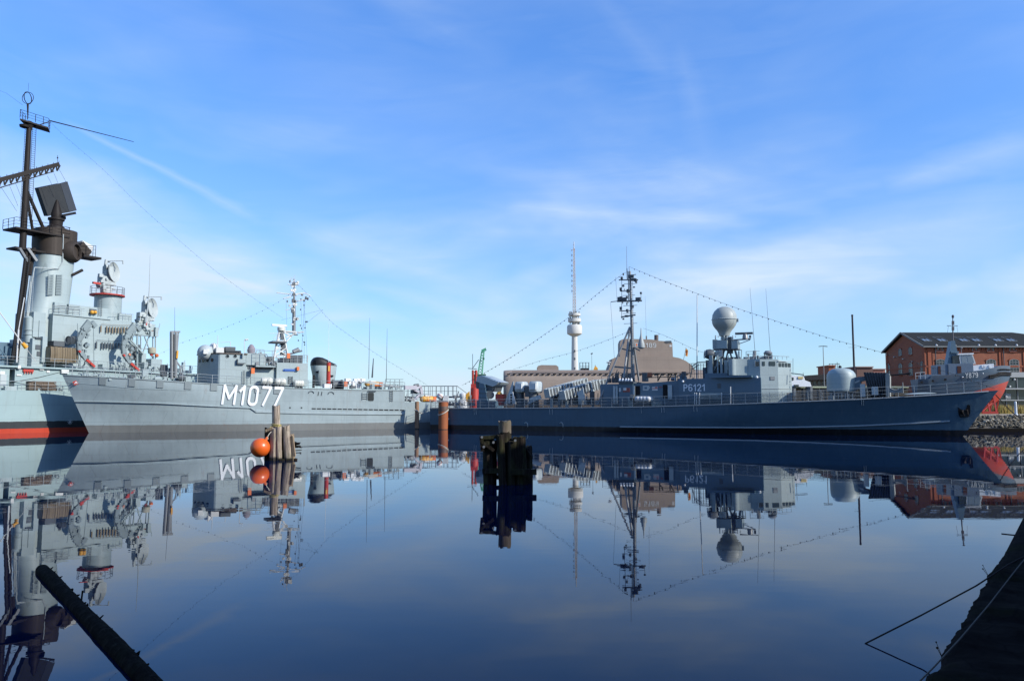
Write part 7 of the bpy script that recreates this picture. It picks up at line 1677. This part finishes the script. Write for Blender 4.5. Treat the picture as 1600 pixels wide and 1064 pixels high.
# ------------------------------------------------------------------ water
m = MB(); m.grid([[(-2600,-300,0),(2600,-300,0)],[(-2600,2700,0),(2600,2700,0)]]); 
mw, nt, nd, ln, bs = nodes('harbour_water'); bs.inputs['Base Color'].default_value = (.0002,.006,.026,1); bs.inputs['Specular Tint'].default_value = (.62,.86,1.0,1); bs.inputs['Roughness'].default_value = 0.0; bs.inputs['IOR'].default_value = 1.21
w1 = noise(nt, mapped(nt,(.35,1.1,1)), 1, 2, .5); w2 = noise(nt, mapped(nt,(1.6,4.0,1)), 1, 3, .5)
pa = ramp(nt, noise(nt, mapped(nt,(.03,.05,1)), 1, 3), [(.35,.15),(.65,1.0)])
ad = N(nt,'ShaderNodeMath',operation='MULTIPLY'); ln.new(w2, ad.inputs[0]); ln.new(pa, ad.inputs[1])
b1 = N(nt,'ShaderNodeBump', i_Strength=1.0, i_Distance=WAVE1); ln.new(w1, b1.inputs['Height'])
b2_ = N(nt,'ShaderNodeBump', i_Strength=1.0, i_Distance=WAVE2); ln.new(ad.outputs[0], b2_.inputs['Height']); ln.new(b1.outputs[0], b2_.inputs['Normal']); ln.new(b2_.outputs[0], bs.inputs['Normal'])
o = m.build('water', mw); tag(o, kind='structure')
# ------------------------------------------------------------------ sky, sun, camera
sc = bpy.context.scene
w = bpy.data.worlds.new('World'); sc.world = w; w.use_nodes = True; nt = w.node_tree; nd, ln = nt.nodes, nt.links; bg = nd['Background']
sky = nd.new('ShaderNodeTexSky'); sky.sky_type = 'NISHITA'; sky.sun_disc = False; sky.sun_elevation = SUN_EL; sky.sun_rotation = math.atan2(SUN_AZ[0], SUN_AZ[1])
sky.air_density, sky.dust_density, sky.ozone_density = SKY
tc = nd.new('ShaderNodeTexCoord'); sp = nd.new('ShaderNodeSeparateXYZ'); ln.new(tc.outputs['Generated'], sp.inputs[0])
def M1(op, a, b=None, c=None):
    n_ = nd.new('ShaderNodeMath'); n_.operation = op
    for i, x in enumerate((a, b, c)):
        if x is None: continue
        if isinstance(x, (int, float)): n_.inputs[i].default_value = x
        else: ln.new(x, n_.inputs[i])
    return n_.outputs[0]
zc = M1('MAXIMUM', sp.outputs['Z'], 0.0); k_ = M1('DIVIDE', 1.0, M1('ADD', zc, .16))
cx, cy = M1('MULTIPLY', sp.outputs['X'], k_), M1('MULTIPLY', sp.outputs['Y'], k_)
cb = nd.new('ShaderNodeCombineXYZ'); ln.new(cx, cb.inputs[0]); ln.new(cy, cb.inputs[1])
def wn(rot, scale, loc, sc_, det, rough_, dist=0.0):
    mp = nd.new('ShaderNodeMapping'); mp.inputs['Rotation'].default_value = (0,0,R(rot)); mp.inputs['Scale'].default_value = scale; mp.inputs['Location'].default_value = loc; ln.new(cb.outputs[0], mp.inputs[0])
    n_ = N(nt,'ShaderNodeTexNoise', i_Scale=sc_, i_Detail=det, i_Roughness=rough_, i_Distortion=dist); ln.new(mp.outputs[0], n_.inputs['Vector']); return n_.outputs['Fac']
def dn(rot, scale, loc, sc_, det, rough_, dist=0.0):
    """noise over the direction sphere: x across, z up"""
    c2 = nd.new('ShaderNodeCombineXYZ'); ln.new(sp.outputs['X'], c2.inputs[0]); ln.new(sp.outputs['Z'], c2.inputs[1]); ln.new(sp.outputs['Y'], c2.inputs[2])
    mp = nd.new('ShaderNodeMapping'); mp.inputs['Rotation'].default_value = (0,0,R(rot)); mp.inputs['Scale'].default_value = scale; mp.inputs['Location'].default_value = loc; ln.new(c2.outputs[0], mp.inputs[0])
    n_ = N(nt,'ShaderNodeTexNoise', i_Scale=sc_, i_Detail=det, i_Roughness=rough_, i_Distortion=dist); ln.new(mp.outputs[0], n_.inputs['Vector']); return n_.outputs['Fac']
big = ramp(nt, dn(12, (1,2.6,1), CLOC, 2.3, 4, .55, .3), [(.40, 0.0), (.66, 1.0)])
fib = ramp(nt, dn(28, (1,4.5,1), (2,1,0), 3.2, 9, .62, 1.2), [(.32, 0.0), (.78, 1.0)])
fib2 = ramp(nt, dn(50, (1,5,1), (5,3,0), 2.4, 8, .6, 1.5), [(.5, 0.0), (.85, .8)])
lowr = nd.new('ShaderNodeMapRange'); ln.new(sp.outputs['Z'], lowr.inputs[0]); lowr.inputs['From Min'].default_value = .16; lowr.inputs['From Max'].default_value = .34; lowr.inputs['To Min'].default_value = 1.0; lowr.inputs['To Max'].default_value = .2
cl = M1('MULTIPLY', M1('MULTIPLY', big, lowr.outputs[0]), M1('ADD', M1('MULTIPLY', fib, .7), .3)); cl = M1('MAXIMUM', cl, M1('MULTIPLY', fib2, .12))
hz = nd.new('ShaderNodeMapRange'); ln.new(sp.outputs['Z'], hz.inputs[0]); hz.inputs['From Min'].default_value = 0.0; hz.inputs['From Max'].default_value = .34; hz.inputs['To Min'].default_value = 1.0; hz.inputs['To Max'].default_value = 0.0
cl = M1('MULTIPLY', cl, CAMT)
cl = M1('ADD', cl, M1('MULTIPLY', M1('POWER', hz.outputs[0], 1.2), HZK))
def contrail(p, q, wid, amt):
    a, b = ray(*p).normalized(), ray(*q).normalized(); nrm = a.cross(b).normalized(); mid = (a+b).normalized(); half = a.angle(mid)
    v1 = nd.new('ShaderNodeVectorMath'); v1.operation = 'DOT_PRODUCT'; ln.new(tc.outputs['Generated'], v1.inputs[0]); v1.inputs[1].default_value = nrm
    v2 = nd.new('ShaderNodeVectorMath'); v2.operation = 'DOT_PRODUCT'; ln.new(tc.outputs['Generated'], v2.inputs[0]); v2.inputs[1].default_value = (b-a).normalized()
    along = M1('DIVIDE', v2.outputs['Value'], math.sin(half))      # relative to middle
    v3 = nd.new('ShaderNodeVectorMath'); v3.operation = 'DOT_PRODUCT'; v3.inputs[0].default_value = mid; v3.inputs[1].default_value = (b-a).normalized()
    wob = M1('MULTIPLY_ADD', wn(0,(1,1,1),(0,0,0),4.0,4,.6), .012, -.006)
    ww = M1('MULTIPLY_ADD', M1('ADD', along, 1.0), wid*.35, wid*.6)
    e_ = M1('SUBTRACT', 1.0, M1('DIVIDE', M1('ABSOLUTE', M1('ADD', v1.outputs['Value'], wob)), ww)); e_ = M1('MAXIMUM', e_, 0.0)
    en = M1('MAXIMUM', M1('SUBTRACT', 1.0, M1('POWER', M1('ABSOLUTE', along), 4.0)), 0.0)
    return M1('MULTIPLY', M1('MULTIPLY', M1('MULTIPLY', e_, en), M1('ADD', M1('MULTIPLY', fib, .5), .5)), amt)
for cc in (((95,185),(410,345),.0065,.34), ((215,405),(450,462),.007,.42), ((925,-10),(1060,130),.020,.10), ((560,-20),(800,100),.03,.10), ((790,322),(1190,352),.016,.42), ((1080,405),(1640,325),.034,.44), ((960,455),(1640,385),.04,.36), ((420,345),(830,480),.036,.36), ((1380,290),(1640,215),.026,.34), ((1060,60),(1108,250),.02,.10), ((20,110),(400,60),.03,.10), ((560,440),(760,500),.014,.3), ((800,420),(1010,520),.04,.3)):
    cl = M1('MAXIMUM', cl, contrail(*cc)) if cc[3] > .5 else M1('ADD', cl, contrail(*cc))
cl = M1('MINIMUM', cl, .92)
hs = nd.new('ShaderNodeHueSaturation'); hs.inputs['Saturation'].default_value = SATU; ln.new(sky.outputs[0], hs.inputs['Color'])
upz = nd.new('ShaderNodeMapRange'); ln.new(sp.outputs['Z'], upz.inputs[0]); upz.inputs['From Min'].default_value = .08; upz.inputs['From Max'].default_value = .5; upz.inputs['To Min'].default_value = 1.0; upz.inputs['To Max'].default_value = 1.45
tint = mix(nt, 1.0, hs.outputs[0], TINT, 'MULTIPLY'); tint = mix(nt, 1.0, tint, upz.outputs[0], 'MULTIPLY'); col = mix(nt, cl, tint, CLOUDC); ln.new(col, bg.inputs['Color']); bg.inputs['Strength'].default_value = SKYS
sun = bpy.data.lights.new('sun', 'SUN'); sun.energy = SUNE; sun.angle = R(.5); sun.color = (1.0,.965,.89); so = bpy.data.objects.new('sun', sun); C.objects.link(so)
sv = Vector((SUN_AZ[0]*cos(SUN_EL), SUN_AZ[1]*cos(SUN_EL), sin(SUN_EL))); so.rotation_euler = sv.to_track_quat('Z', 'Y').to_euler(); so.location = (30,-30,40)
cam = bpy.data.cameras.new('camera'); co = bpy.data.objects.new('camera', cam); C.objects.link(co); sc.camera = co
cam.sensor_width = 36; cam.sensor_fit = 'HORIZONTAL'; cam.lens = FP/1600*36; cam.clip_start = .05; cam.clip_end = 6000
co.location = (0,0,HC); co.rotation_euler = (R(90)+TH, 0, 0)
vs = sc.view_settings; vs.view_transform = 'Standard'; vs.look = 'None'; vs.exposure = EXPO; vs.gamma = 1; vs.use_curve_mapping = False
sc.cycles.max_bounces = 8; sc.cycles.transparent_max_bounces = 12; sc.cycles.use_denoising = True; sc.cycles.caustics_reflective = False; sc.cycles.sample_clamp_indirect = 6
